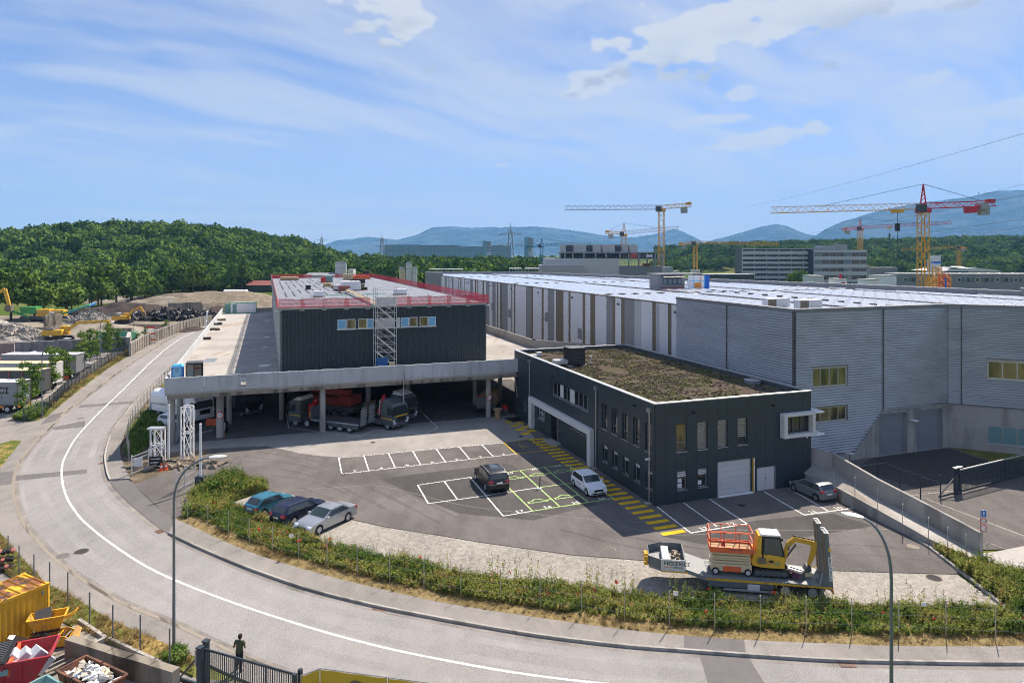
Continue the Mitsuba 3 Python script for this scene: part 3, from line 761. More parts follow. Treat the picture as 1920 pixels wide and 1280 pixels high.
bay=part(office,'bay_window',upright(rect(12.56,16.0,4.44,6.55).difference(rect(12.95,15.72,4.72,6.30)),PF,DF,.062,.60),'m_offwhite')
for z in (4.44,6.40):part(bay,'blade',upright(Polygon([(16.002,z),(17.0,z),(17.0,z+.12),(16.002,z+.12)]),PF,DF,-.9,.60),'m_white')
part(bay,'frame',upright(frame_bars(12.95,15.72,4.72,6.30,.05,(13.9,14.85)),PF,DF,-.04,.05),'m_dark_grey')
part(bay,'pane',upright(rect(12.95,15.72,4.72,6.30),PF,DF,-.06,-.042),'m_glass')
for P,d,t,z in ((PF,DF,3.6,7.34),(PF,DF,11.8,7.33),(PL,DL,12.6,7.1),(PL,DL,30.2,7.55)):
    part(office,'wall_lamp',MB().addm(upright(rect(t-.12,t+.12,z-.07,z+.07),P,d,.062,.26)),'m_black')
part(office,'wall_camera',MB().addm(upright(rect(32.6,32.75,3.6,3.72),PL,DL,.062,.5)),'m_white')
part(office,'wall_camera',upright(rect(15.2,15.32,4.24,4.44),PF,DF,.3,.42),'m_white')
ring=sbox(0,0,OW,OL).difference(sbox(.34,.34,OW-.34,OL-.34)).buffer(.05,join_style=2)
def site_slab(poly,z0,z1):
    m=slab(poly,z0,z1); m.apply_transform(SITE); return m
part(office,'parapet',site_slab(sbox(.02,.02,OW-.02,OL-.02).difference(sbox(.30,.30,OW-.30,OL-.30)),7.6,OH-.08),'m_grey_metal')
part(office,'coping',site_slab(sbox(-.09,-.09,OW+.09,OL+.09).difference(sbox(.32,.32,OW-.32,OL-.32)),OH-.08,OH),'m_alu')
rf=part(office,'roof',site_slab(sbox(.30,.30,OW-.30,OL-.30),7.3,7.86),'m_sedum',label='flat roof planted with patchy brown and green sedum')
rng=np.random.default_rng(5)
tv,tf,n=[],[],0
N=24000
ab=np.c_[rng.uniform(.5,OW-.5,N),rng.uniform(.5,OL-.5,N)]
dens=meshkit.fbm(np.c_[ab*.35,np.zeros(N)],3,7)+.4*meshkit.fbm(np.c_[ab*1.4,np.ones(N)],2,8)
ab=ab[dens>.62]; N=len(ab)
ang=rng.uniform(0,6.28,N); sz=rng.uniform(.05,.18,N); hh=rng.uniform(.03,.12,N)
c=np.c_[ab,np.full(N,7.86)]
du=np.c_[np.cos(ang),np.sin(ang),np.zeros(N)]
v=np.stack([c-du*sz[:,None],c+du*sz[:,None],c+np.c_[du[:,1],-du[:,0],np.zeros(N)]*sz[:,None]*.6+np.c_[np.zeros((N,2)),hh]],1).reshape(-1,3)
mtuft=trimesh.Trimesh(v@SITE[:3,:3].T+SITE[:3,3],np.arange(3*N).reshape(-1,3),process=False)
mat('m_tuft',proc(_leafy((.15,.155,.065),(.20,.165,.12),(.28,.23,.12),1.5)),1)
part(rf,'sedum_tufts',mtuft,'m_tuft',kind='stuff')
for (a0,b0,a1,b1) in ((1.2,11.5,13.5,17.0),(1.2,3.2,14,5.0),(8,19,15,22)):
    part(rf,'drip_line',MB().tube([L(a0,b0,7.9),L((a0+a1)/2,(b0+b1)/2+.1,7.9),L(a1,b1,7.9)],.03,5),'m_wood_pale')
ac=thing('roof_air_unit','black cube shaped ventilation unit standing on the planted roof','ventilation unit',M=siteM(3.2,22.3,7.86))
part(ac,'housing',MB().cbox(-.95,.95,-.95,.95,.18,2.0,.05),'m_black'); part(ac,'lid',MB().cbox(-1.02,1.02,-1.02,1.02,2.0,2.1,.02),'m_dark_grey')
part(ac,'base',MB().box(-1.1,-.6,-1,1,0,.18).box(.6,1.1,-1,1,0,.18),'m_concrete')
part(ac,'duct',MB().cbox(-2.6,-.96,-.5,.5,.25,.75,.04),'m_alu')
tr=MB()
for i in range(11):tr.box(-.9,.9,-.97,-.952,.3+i*.15,.34+i*.15)
part(ac,'louvre',tr,'m_dark_grey',kind='stuff')
v1=thing('roof_vent_pipe','small twin vent pipe right of the black roof unit','vent pipe',M=siteM(5.4,22.6,7.86))
part(v1,'pipe',MB().cyl((0,0,0),(0,0,.7),.09,10),'m_alu',40); part(v1,'cap',MB().cyl((0,0,.72),(0,0,.86),.18,12),'m_alu',40); part(v1,'base',MB().cbox(-.35,.35,-.3,.3,0,.12,.03),'m_dark_grey')
v2=thing('roof_hatch','low grey roof hatch against the rear parapet of the planted roof','roof hatch',M=siteM(14.7,6.2,7.86))
part(v2,'box',MB().cbox(-.5,.5,-.6,.6,0,.35,.04),'m_grey_metal'); part(v2,'lid',MB().cbox(-.56,.56,-.66,.66,.35,.45,.04),'m_alu')
v3=thing('roof_weather_mast','thin measuring mast with pale boxes at the far corner of the planted roof','mast',M=siteM(1.6,30.2,7.86))
part(v3,'pole',MB().cyl((0,0,0),(0,0,2.2),.03,8),'m_steel'); part(v3,'sensor',MB().cbox(-.4,-.05,-.08,.08,1.95,2.2,.03),'m_dark_grey'); part(v3,'base',MB().cbox(-.7,.1,-.5,.3,0,.22,.03).cbox(.2,.8,-.3,.3,.0,.5,.03),'m_offwhite')

# ------------------------------------------------------------------ hall
hall=thing('logistics_hall','long grey and white logistics hall with ribbed metal front and bright roof','hall')
C2=G(1777,838.6); C1=C2-20.3*U
WD=np.array([math.cos(TH-math.pi/4),math.sin(TH-math.pi/4),0])
HB=L(0,0); la=lambda p:float((p-B0)@U); lb=lambda p:float((p-B0)@V)
A1,Bq=la(C1),lb(C1)
SB=C1+20.0*V                      # far end of the ribbed block's west side
ST=L(A1+.35,Bq+21+112)         # far end of the striped front
HT=15.0
def ribs(parent,P,d,shape,z0,z1,name,pitch=.262,amp=.11):
    mb=MB(); z=z0; n=nrm(d)
    prof=[(.01,0),(amp,.115),(amp,.135),(.01,.25),(.01,.262)]
    while z<z1:
        row=shape.intersection(rect(-1,400,z+.08,z+.17))
        for q in polys(row):
            t0,t1=q.bounds[0],q.bounds[2]
            pts=[]
            for t in (t0,t1):
                for w,dz in prof:pts.append(P+d*t+n*w+[0,0,z+dz])
            f=[]
            for i in range(4):f+=[[i,i+5,i+6],[i,i+6,i+1]]
            mb.add(pts,f)
        z+=pitch
    return part(parent,name,mb,'m_corrugated',kind='stuff')
wf=[(2.2,6.44,7.55,9.4),(2.2,6.44,4.1,5.55)]
docks=[(10.85,14.36,.02,4.2),(15.99,19.41,.02,4.2)]
metal_front=Polygon([(0,.90),(7.35,.80),(11.15,4.65),(20.3,4.7),(20.3,HT),(0,HT)])
mf=metal_front.difference(unary_union([rect(*w).buffer(.12,join_style=2) for w in wf]))
ribs(hall,C1,U,mf,.85,HT-.1,'ribbed_cladding')
wcore=MB(); wcore.addm(upright(rect(.3,20.3,0,HT).difference(unary_union([rect(*o) for o in wf+docks])),C1,U,-.5,-.02))
ch_w=[(3.5,7.3,7.6,9.45),(3.5,7.3,.85,2.75)]
wcore.addm(upright(rect(0,16,0,HT).difference(unary_union([rect(*o) for o in ch_w])),C2,WD,-.5,-.02))
wcore.addm(upright(rect(0,20,0,HT),SB,-V,-.3,-.02))
part(hall,'wall',wcore,'m_concrete')
cb=[0,3.3,8.42,10.85,14.36,15.99,19.41,20.3]
conc=Polygon([(0,0),(20.3,0),(20.3,4.7),(11.15,4.62),(7.35,.78),(0,.88)]).difference(unary_union([rect(*o) for o in docks]))
clad(hall,C1,U,conc,cb,[],'m_concrete',-.019,.02,.03,'concrete_panel')
cw=rect(0,16,0,4.66).difference(rect(*ch_w[1]))
clad(hall,C2,WD,cw.intersection(rect(0,16,0,2.95)),[0.03,2.32,4.72,7.2,9.6,12,14.4,16],[],'m_concrete',-.019,.02,.03,'concrete_panel')
clad(hall,C2,WD,rect(0,16,2.98,4.66),[0.03,2.32,4.72,7.2,9.6,12,14.4,16],[],'m_concrete',-.019,.02,.03,'concrete_panel')
ribs(hall,C2,WD,rect(.03,16,4.68,HT).difference(rect(*ch_w[0]).buffer(.12,join_style=2)),4.68,HT-.1,'ribbed_cladding')
ribs(hall,SB,-V,rect(.03,20.0,5.5,HT),5.6,HT-.1,'ribbed_cladding')
mb=MB()
for P,d,t,z0 in ((C1,U,11.2,4.7),(C1,U,.05,.9),(C2,WD,1.22,4.7),(SB,-V,9.84,5.5),(SB,-V,19.9,5.5),(C2,WD,8.4,4.7)):
    part(hall,'joint_trim',upright(rect(t-.05,t+.05,z0,HT),P,d,.0,.13),'m_dark_grey')
for P,d,W_ in ((C1,U,20.3),(C2,WD,16.0),(SB,-V,20.0)):part(hall,'coping',upright(rect(0,W_,HT-.02,HT+.22),P,d,-.5,.14),'m_grey_metal')
part(hall,'base_trim',upright(LineString([(0,.86),(7.35,.76),(11.17,4.66),(20.3,4.68)]).buffer(.06,cap_style=2),C1,U,.02,.09),'m_grey_metal')
part(hall,'base_trim',upright(rect(0,16,4.60,4.70),C2,WD,.02,.09),'m_grey_metal')
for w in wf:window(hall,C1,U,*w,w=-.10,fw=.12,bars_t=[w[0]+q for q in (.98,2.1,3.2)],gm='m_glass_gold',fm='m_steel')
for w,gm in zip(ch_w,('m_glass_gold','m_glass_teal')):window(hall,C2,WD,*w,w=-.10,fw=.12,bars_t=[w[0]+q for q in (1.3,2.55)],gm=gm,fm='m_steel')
for o in docks:
    k=holder(hall,'dock_door')
    for i in range(7):part(k,'door_panel',upright(rect(o[0],o[1],.03+i*.596,.03+(i+1)*.596-.012),C1,U,-.36,-.30),'m_dock_door')
    part(k,'frame',upright(frame_bars(o[0]-.14,o[1]+.14,0,o[3]+.14,.14).difference(rect(o[0]-.2,o[1]+.2,-.2,.14)),C1,U,.021,.06),'m_grey_metal')
lampk=part(hall,'wall_lamp',MB().addm(upright(rect(14.9,15.4,3.3,3.4),C1,U,.03,.6)),'m_white')
# striped west front
seq=[(-8.4,'W'),(-4.47,'G'),(-2.31,'W'),(-.19,'T'),(.65,'W'),(3.52,'G'),(5.12,'W'),(9.78,'G'),(10.54,'W'),(12.03,'T'),(13.14,'W'),(15.81,'G'),(16.52,'W'),(21.2,'G'),(23.65,'W'),(25.46,'T'),
       (26.42,'W'),(27.36,'T'),(28.11,'W'),(31.64,'T'),(32.83,'W'),(34.4,'G'),(36.85,'W'),(39.06,'G'),(41.48,'W'),(42.27,'T'),(43.31,'W'),(44.34,'T'),(45.7,'G'),(49.53,'W'),(51.42,'G'),(52.35,'W'),
       (53.26,'T'),(54.17,'W'),(60.23,'G'),(63.12,'T'),(64.05,'W'),(68.37,'T'),(69.41,'W'),(71.27,'G'),(74.2,'W'),(75.0,'T'),(78.22,'W'),(80.28,'T'),(81.14,'W'),(85.74,'T'),(86.72,'W'),
       (88.51,'T'),(90.25,'W'),(93.91,'G'),(95.87,'T'),(96.69,'W'),(98.45,'T'),(99.44,'G'),(102.2,'L'),(104.11,'W'),(106.85,'T'),(107.72,'L'),(108.63,'W'),(110.6,'T'),(111.41,'W'),(113.4,'W')]
MM=dict(W='m_white_panel',G='m_grey_panel',T='m_bronze_panel',L='m_light_panel')
SH=14.15
wcore2=upright(rect(-8.4,113.6,0,SH),ST,-V,-.4,-.03); part(hall,'wall',wcore2,'m_dark_grey')
for (t0,c0),(t1,_) in zip(seq[:-1],seq[1:]):
    m_=max(1,int(round((t1-t0)/1.5)))
    for i in range(m_):
        a,b=t0+(t1-t0)*i/m_,t0+(t1-t0)*(i+1)/m_
        part(hall,'striped_panel',upright(rect(a+.003,b-.003,.3,SH),ST,-V,-.029,.03+(.012 if c0=='W' else 0)),MM[c0])
part(hall,'coping',upright(rect(-8.4,113.6,SH,SH+.14),ST,-V,-.4,.12),'m_dark_grey')
for t,z in ((84.0,6.7),(49.9,7.2),(70.0,8.2),(38.5,7.8)):part(hall,'louvre',upright(rect(t,t+1.5,z,z+1.7),ST,-V,.05,.10),'m_grey_metal')
for t in (2.5,19,37,51.5,66.5,81.5,97.3,112):part(hall,'spout',upright(rect(t,t+.7,13.1,13.4),ST,-V,.05,.12),'m_dark_grey')
# far end block and parapets
EN=L(A1+.35,Bq+21+112+30)
part(hall,'end_wall',upright(rect(0,21.5,0,14.85),EN,-V,-.4,.04),'m_grey_metal')
for i in range(9):part(hall,'end_rail',upright(rect(0,21.5,11.0+i*.45,11.06+i*.45),EN,-V,.041,.06),'m_dark_grey')
far_line=[L(A1+.4,Bq+163),L(47.5,152),L(62,98),L(70,58),L(76.5,22),L(70,-8)]
zz_=[14.8,14.8,14.8,14.9,15.4,15.5]
for i in range(5):
    p,q=far_line[i],far_line[i+1]; d_=(q-p)/np.linalg.norm(q-p); Ln=np.linalg.norm(q-p)
    k=holder(hall,'rear_parapet'); m_=max(2,int(Ln/6))
    for j in range(m_):
        part(k,'panel',upright(rect(Ln*j/m_+.02,Ln*(j+1)/m_-.02,13.0,zz_[i]),p,d_,-.3,0),'m_grey_metal')
    part(k,'cap',upright(rect(-.1,Ln+.1,zz_[i],zz_[i]+.10),p,d_,-.36,.06),'m_steel')
roof_poly=Polygon([tuple(p[:2]) for p in [C1+.3*V,C2+.3*V,C2+15*WD+.2*V,far_line[5],far_line[4],far_line[3],far_line[2],far_line[1],far_line[0],ST-V*113.4+.1*U]])
part(hall,'roof',slab(roof_poly,13.6,14.0),'m_roof_white')
# solar panels lying in rows on the roof
cells=[]
inner=roof_poly.buffer(-1.6)
for ia in range(0,70):
    for ib in range(-10,150):
        a,b=A1+1.6+ia*1.16,Bq+3+ib*2.1+(.0 if ia%14 else 0)
        if ia%14==13 or ib%20==19:continue
        c=L(a,b)
        if inner.contains(Point(c[0],c[1])):cells.append((np.hypot(c[0],c[1]),ia,a,b))
cells.sort()
def panel_v(a,b,ia):
    s=1 if ia%2 else-1
    z0,z1=(14.08,14.26) if s>0 else (14.26,14.08)
    pts=[]
    for da in (-.54,.54):
        for db in (-1.0,1.0):
            for dz in (0,.035):
                pts.append(L(a+da,b+db,(z0 if da<0 else z1)+dz))
    return np.array(pts)
arr=MB()
for i,(_,ia,a,b) in enumerate(cells):
    if i<280:part(hall,'solar_panel',MB().frame8(panel_v(a,b,ia)),'m_solar')
    else:arr.frame8(panel_v(a,b,ia))
part(hall,'solar_array',arr,'m_solar',kind='stuff')
p0,p1=at(1338,545,119),at(1665,572.5,82)
for i in range(13):
    x=1338+(1668-1338)*(i/12)**1.12; y=544+(573-544)*(i/12)**1.12
    c=G(x,y,14.3)
    part(hall,'roof_vent',MB().cyl((c[0],c[1],14.0),(c[0],c[1],14.42),.42,12),'m_dark_grey',40)

# things on the hall roof
def roof_at(x,y,z=14.0):p=G(x,y,z); return p
hv_l=['grey louvred cooling unit on the hall roof, left of the pair behind the ribbed front','grey louvred cooling unit on the hall roof, right of the pair behind the ribbed front']
for i,(x,y) in enumerate(((1455,578.5),(1515,581.5))):
    p=roof_at(x,y)
    k=thing('cooling_unit',hv_l[i],'cooling unit',M=place(p,math.degrees(TH)))
    part(k,'housing',MB().cbox(-1.55,1.55,-.6,.6,.12,1.25,.03),'m_alu'); part(k,'coil',MB().box(-1.57,-.45,-.62,-.5,.2,1.15),'m_bronze_panel')
    part(k,'base_rail',MB().box(-1.5,1.5,-.5,-.4,0,.12).box(-1.5,1.5,.4,.5,0,.12),'m_steel')
    for q in (-.05,.5,1.05):part(k,'service_panel',MB().box(q-.22,q+.22,-.615,-.6,.3,1.1),'m_offwhite')
p=roof_at(1270,543)
pent=thing('roof_cabin','grey site cabin with four bright windows standing on the hall roof','cabin',M=place(p,math.degrees(TH)))
part(pent,'body',MB().cbox(-3.9,1.6,0,3.2,.1,2.7,.03),'m_grey_metal'); part(pent,'roof',MB().cbox(-4.1,5.2,-.2,3.6,2.7,2.95,.03),'m_grey_panel')
for i in range(4):
    x0=-3.0+i*1.02; q=part(pent,'window',MB().box(x0-.05,x0+.85,-.05,0,.95,2.15),'m_black'); part(q,'pane',MB().box(x0+.05,x0+.75,-.07,-.05,1.05,2.05),'m_glass_blue')
part(pent,'awning',MB().frame8([(-3.3,-.75,2.3),(-3.3,-.75,2.36),(-3.3,0,2.5),(-3.3,0,2.6),(1.2,-.75,2.3),(1.2,-.75,2.36),(1.2,0,2.5),(1.2,0,2.6)]),'m_dark_grey')
part(pent,'base',MB().box(-3.4,1.2,-.3,0,0,.5),'m_stain_red')
bb=thing('printed_hoarding','white hoarding with blue and orange print beside the roof cabin','hoarding',M=place(roof_at(1307,543),math.degrees(TH)))
part(bb,'sheet',MB().box(-1.9,1.7,0,.06,.2,2.6),'m_white')
for x0,x1,z0,z1,m_ in ((-.6,.7,.35,1.3,'m_orange_light'),(-.75,-.62,.25,2.5,'m_banner_blue'),(.72,.9,.25,2.5,'m_orange_light'),(-1.8,1.4,1.55,1.66,'m_banner_blue'),(1.5,1.72,.2,2.6,'m_banner_blue')):part(bb,'print',MB().box(x0,x1,-.01 if m_=='m_banner_blue' else-.006,0,z0,z1),m_)
part(bb,'side_sheet',MB().box(1.72,2.7,.03,.1,.2,2.6),'m_sign_blue'); part(bb,'strut',MB().beam((-1.7,1.2,0),(-1.7,.06,2.2),.08).beam((1.5,1.2,0),(1.5,.06,2.2),.08),'m_steel')
on=thing('orange_roof_net','orange safety net along the rear edge of the hall roof','safety net')
for i in range(6):
    p,q=L(64.2+i*1.6,3+i*2.6,14.1),L(64.2+(i+1)*1.6,3+(i+1)*2.6,14.1)
    part(on,'net_panel',MB().frame8([p,p+[0,0,.9],p+.04*V,p+.04*V+[0,0,.9],q,q+[0,0,.9],q+.04*V,q+.04*V+[0,0,.9]]),'m_orange')
# ------------------------------------------------------------------ raised concrete deck and the workshop on it
deck=thing('parking_deck','raised concrete vehicle deck on columns with trucks parked beneath it','parking deck')
DZ=6.2
AW,AE,BF=-39.9,.0,31.95
dpoly=unary_union([sbox(AW,BF+.2,-26,132),sbox(AW,BF+.2,-.05,40.5),sbox(-4,33.5,8.3,48.3),sbox(-4,48,8.3,110),sbox(8,34,16.5,44.0),sbox(AW,126,8,132)])
dpoly=dpoly.difference(sbox(-.35,30,OW+.4,OL+.35))
part(deck,'slab',site_slab(dpoly,5.45,DZ),'m_deck')
part(deck,'front_beam',site_slab(sbox(AW+.2,BF+.22,-.1,BF+.7),5.05,5.45),'m_concrete_old')
PD=L(AW,BF)
segs=[(0,3.85),(3.88,7.5),(11.75-4.2+.5,8.9),(8.92,14.2),(14.22,19.6),(19.62,24.5),(24.52,29.4),(29.42,35.8),(35.82,39.85)]
for t0,t1 in segs:
    part(deck,'parapet_panel',upright(rect(t0,t1,5.72,7.36),PD,U,-.18,0),'m_parapet')
part(deck,'parapet_foot',upright(rect(0,39.85,5.70,6.0),PD,U,-.3,-.181),'m_parapet')
k=part(deck,'ladder_gap_rail',MB().addm(upright(unary_union([rect(7.5,8.05,z,z+.08) for z in (5.8,6.3,6.8,7.25)]),PD,U,-.12,-.06)),'m_alu')
for i in range(18):
    b0,b1=BF+.0+i*5.55,BF+(i+1)*5.55
    part(deck,'parapet_panel',site_slab(sbox(AW,b0+(.19 if i==0 else .012),AW+.18,b1-.012),5.72,7.36),'m_parapet')
def wall_run(parent,pts,z0,z1s,w,m,name,step=6.0):
    for (p,za),(q,zb) in zip(zip(pts[:-1],z1s[:-1]),zip(pts[1:],z1s[1:])):
        p,q=np.asarray(p,float),np.asarray(q,float); Ln=np.linalg.norm((q-p)[:2]); d=(q-p)/Ln; d[2]=0; n=nrm(d)
        m_=max(1,int(round(Ln/step)))
        for i in range(m_):
            t0,t1=Ln*i/m_+.012,Ln*(i+1)/m_-.012
            za0,za1=za+(zb-za)*t0/Ln,za+(zb-za)*t1/Ln
            z00=z0[0] if isinstance(z0,tuple) else z0
            part(parent,name,upright(Polygon([(t0,z00),(t1,z00),(t1,za1),(t0,za0)]),np.r_[p[:2],0],d,-w/2,w/2),m)
wall_run(deck,[L(8.3,110),L(8.3,48.4)],5.3,[7.5,7.5],.2,'m_concrete','side_wall',5.5)
wall_run(deck,[L(8.35,48.5),L(16.4,44.2)],4.6,[7.5,6.9],.2,'m_concrete','side_wall',4)
wall_run(deck,[L(AW+.2,131.8),L(8,131.8)],5.3,[7.2,7.2],.2,'m_concrete','side_wall',6)
cols=[(-39.4,33.4,.36),(-34.66,34.7,.40),(-23.66,33.2,.33),(-3.43,33.6,.33),(-39.3,40.1,.36),(-34,41,.3),(-28,41,.3),(-17.5,40,.33),(-12.4,40,.33),(-3,41,.3),(-39.3,48,.33),(-39.3,57,.33),(-39.3,66,.33),(-39.3,78,.33),(2,45,.3),(7.6,44,.3),(7.6,60,.3),(7.6,78,.3),(-31,60,.3),(-31,80,.3)]
for a,b,r in cols:
    c=L(a,b); part(deck,'column',MB().tube([[c[0],c[1],0],[c[0],c[1],5.46]],r,16),'m_concrete',smooth=40)
part(deck,'downpipe',MB().tube([L(-14.5,BF-.08,.1),L(-14.5,BF-.08,6.6)],.06,8),'m_steel',smooth=40)
part(deck,'downpipe',MB().tube([L(.35,BF+.3,.1),L(-.45,BF+.3,5.4)],.06,8),'m_steel',smooth=40)
part(deck,'rear_wall',site_slab(unary_union([sbox(-31,58,2.4,58.3),sbox(-27.9,44,-27.6,58)]),0,5.45),'m_concrete_old')
for a,b in ((-36.2,80),(-35.0,44.5)):
    pp=Polygon([tuple(L(a+q[0],b+q[1])[:2]) for q in ((-.9,-1.6),(.8,-1.9),(1.1,1.2),(-.6,1.8))]);
part(deck,'repair_patch',sheet(Polygon([tuple(L(a,b)[:2]) for a,b in ((-37.8,50.0),(-36.2,49.8),(-36.0,53.8),(-37.5,54.0))]),DZ+.006),'m_membrane')
for a,b,r in ((-29.9,44.3,.75),(-30.1,38.8,.7),(-29.9,62,.45),(-29.6,76,.5),(-29.6,107,.6)):
    c=L(a,b); part(deck,'roof_light',slab(disc(c[0],c[1],0,r),DZ+.001,DZ+.10),'m_offwhite')

# things left lying on the deck
for i,(x,y,lab) in enumerate(((386.5,635.5,'dark heap of straps on the deck, nearest of the four left along its edge'),(403,618.5,'low strewn pieces on the deck edge, second from the front'),(411.5,608.5,'dark bundle on the deck edge, third from the front'),(415,600.5,'small dark bundle on the deck edge, furthest back'))):
    p=G(x,y,DZ); mbb=MB(); r2=np.random.default_rng(20+i)
    for j in range(7):
        q=r2.uniform(-.7,.7,2)*(1,.6); mbb.addm(cbox(-.45,.45,-.22,.22,-.05,r2.uniform(.15,.5),.03),place((p[0]+q[0],p[1]+q[1],DZ),r2.uniform(0,180)))
    solo('bundle',mbb,'m_black' if i%2==0 else 'm_bronze_panel',lab,'bundle')
cab=thing('site_container','white site container with green frame at the far end of the deck','container',M=siteM(-35.0,129.9,DZ))
part(cab,'wall',MB().box(-2.95,2.95,-1.15,1.15,.15,2.45),'m_white')
gr=MB()
for x in (-3,2.85):
    for y in (-1.2,1.05):gr.box(x,x+.15,y,y+.15,0,2.6)
gr.box(-3,3,-1.22,-1.05,0,.16).box(-3,3,-1.22,-1.05,2.45,2.62).box(-3,3,1.05,1.22,2.45,2.62).box(-3.02,-2.85,-1.2,1.2,2.45,2.62).box(2.85,3.02,-1.2,1.2,2.45,2.62)
part(cab,'frame',gr,'m_green'); part(cab,'door',MB().box(-2.4,-1.5,-1.19,-1.15,.2,2.25),'m_teal_paint'); part(cab,'roof',MB().box(-2.9,2.9,-1.1,1.1,2.45,2.55),'m_offwhite')
cb2=thing('electrical_cabinet','narrow green cabinet beside the site container on the deck','cabinet',M=siteM(-38.6,129.3,DZ))
part(cb2,'body',MB().cbox(-.5,.5,-.5,.5,0,2.3,.03),'m_green'); part(cb2,'door',MB().box(-.4,.4,-.53,-.5,.2,2.1),'m_teal_paint')
wc_=thing('portable_toilet','blue portable toilet cabin behind the front parapet of the deck','portable toilet',M=siteM(-38.9,34.3,DZ))
part(wc_,'body',MB().cbox(-.58,.58,-.58,.58,0,2.02,.04),'m_blue'); part(wc_,'roof',MB().addm(hullm([(x,y,2.02) for x in (-.62,.62) for y in (-.62,.62)]+[(x,y,2.26) for x in (-.4,.4) for y in (-.4,.4)])),'m_banner_blue')
dr_=part(wc_,'door',MB().box(-.42,.42,-.61,-.58,.1,1.95),'m_film_blue'); part(dr_,'sign',upright(Polygon(disc(0,1.62,0,.16).exterior).difference(disc(0,1.62,0,.10)),(0,-.612,0),(1,0,0),0,.004),'m_dark_grey'); part(wc_,'handle',MB().box(.28,.34,-.66,-.61,.9,1.2),'m_dark_grey')
sh=thing('smoking_shelter','dark framed glazed shelter right of the blue toilet on the deck','shelter',M=siteM(-37.3,35.0,DZ))
part(sh,'roof',MB().cbox(-.85,.85,-.7,.9,2.18,2.36,.05),'m_dark_grey')
for x in (-.78,.0,.78):part(sh,'post',MB().box(x-.05,x+.05,-.65,-.55,0,2.18).box(x-.05,x+.05,.7,.8,0,2.18),'m_black')
part(sh,'pane',MB().box(-.73,-.05,-.61,-.59,.2,2.1),'m_glass_blue'); part(sh,'pane',MB().box(.05,.73,-.61,-.59,.2,2.1),'m_glass'); part(sh,'rear_pane',MB().box(-.73,.73,.74,.76,.2,2.1),'m_glass')
lad=thing('access_ladder','tall white steel ladder with cage rails leaning over the deck parapet','ladder')
LA=L(-40.9,88,0)
for s in (-.9,.9):
    part(lad,'stile',MB().beam(LA+s*V*1.5,LA+s*V*1.5+1.0*U+[0,0,10.2],.14),'m_white')
for i in range(6):z=1.2+i*1.75; part(lad,'rung',MB().beam(LA-V*1.35+U*z/10.2+[0,0,z],LA+V*1.35+U*z/10.2+[0,0,z],.10),'m_white')

# ------------------------------------------------------------------ workshop
ws=thing('workshop_building','dark ribbed metal workshop standing on the deck, roof edged with red netting','workshop')
WA0,WA1,WB0,WB1,WZ=-28.3,-2.24,38.4,142.0,14.05
WP=L(WA0,WB0); WW=WA1-WA0
def vribs(parent,P,d,W_,z0,z1,m,name,pitch=.31,amp=.07):
    mb=MB(); n=nrm(d); t=0.0
    prof=[(0,0),(.05,amp),(.16,amp),(.21,0),(.31,0)]
    pts,f=[],[]
    while t<W_-.01:
        for dt,w in prof:
            tt=min(t+dt*pitch/.31,W_)
            pts+=[P+d*tt+n*w+[0,0,z0],P+d*tt+n*w+[0,0,z1]]
        t+=pitch
    for i in range(len(pts)//2-1):f+=[[2*i,2*i+2,2*i+3],[2*i,2*i+3,2*i+1]]
    mb.add(pts,f)
    return part(parent,name,mb,m,kind='stuff')
wc2=MB(); wc2.addm(upright(rect(0,WW,5.0,WZ),WP,U,-.3,-.01));
part(ws,'wall',wc2,'m_anthracite')
vribs(ws,WP,U,WW,DZ,WZ-.02,'m_anthracite','ribbed_front')
part(ws,'side_wall',upright(rect(0,WB1-WB0,DZ,WZ),L(WA0,WB1),-V,-.3,0),'m_workside')
for i in range(17):part(ws,'side_panel',upright(rect(.3+i*6.05,.3+(i+1)*6.05-.06,DZ+.1,WZ-.1),L(WA0,WB1),-V,.0,.04),'m_workside')
part(ws,'side_wall',upright(rect(0,WB1-WB0,5.0,WZ),L(WA1,WB0),V,-.3,0),'m_anthracite')
part(ws,'rear_wall',upright(rect(.3,WW-.3,0,WZ),L(WA1,WB1),-U,-.3,0),'m_anthracite')
part(ws,'corner_trim',upright(rect(-.02,.14,DZ,WZ),WP,U,.0,.07),'m_steel'); part(ws,'corner_trim',upright(rect(WW-.12,WW+.02,DZ,WZ),WP,U,.0,.07),'m_dark_grey')
wr=part(ws,'roof',site_slab(sbox(WA0-.05,WB0-.05,WA1+.05,WB1+.05),WZ-.25,WZ),'m_membrane')
part(ws,'eaves_trim',upright(rect(-.06,WW+.06,WZ-.28,WZ+.06),WP,U,.07,.13),'m_steel')
for i in range(1,17):part(wr,'seam',site_slab(sbox(WA0+1.6*i-.04,WB0+.6,WA0+1.6*i+.04,WB1-1),WZ,WZ+.02),'m_grey_metal')
r3=np.random.default_rng(3)
for i in range(9):
    a=WA0+1.4+i*1.25; b0=62+r3.uniform(-4,8)+i;
    for j in range(3):part(wr,'open_joint',site_slab(sbox(a-.10,b0+j*22,a+.10,b0+j*22+r3.uniform(12,19)),WZ+.004,WZ+.035),'m_black')
wx=[6.81,7.9,9.03,10.38,11.3]
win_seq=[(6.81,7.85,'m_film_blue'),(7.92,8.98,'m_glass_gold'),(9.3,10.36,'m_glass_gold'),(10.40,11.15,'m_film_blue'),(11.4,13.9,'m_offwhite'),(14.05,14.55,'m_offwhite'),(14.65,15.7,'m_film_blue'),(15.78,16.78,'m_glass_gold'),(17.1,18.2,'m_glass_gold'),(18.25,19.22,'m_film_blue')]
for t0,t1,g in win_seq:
    k=part(ws,'window',upright(frame_bars(t0,t1,11.2,12.4,.06),WP,U,.05,.12),'m_white'); part(k,'pane',upright(rect(t0+.06,t1-.06,11.26,12.34),WP,U,.06,.08),g)
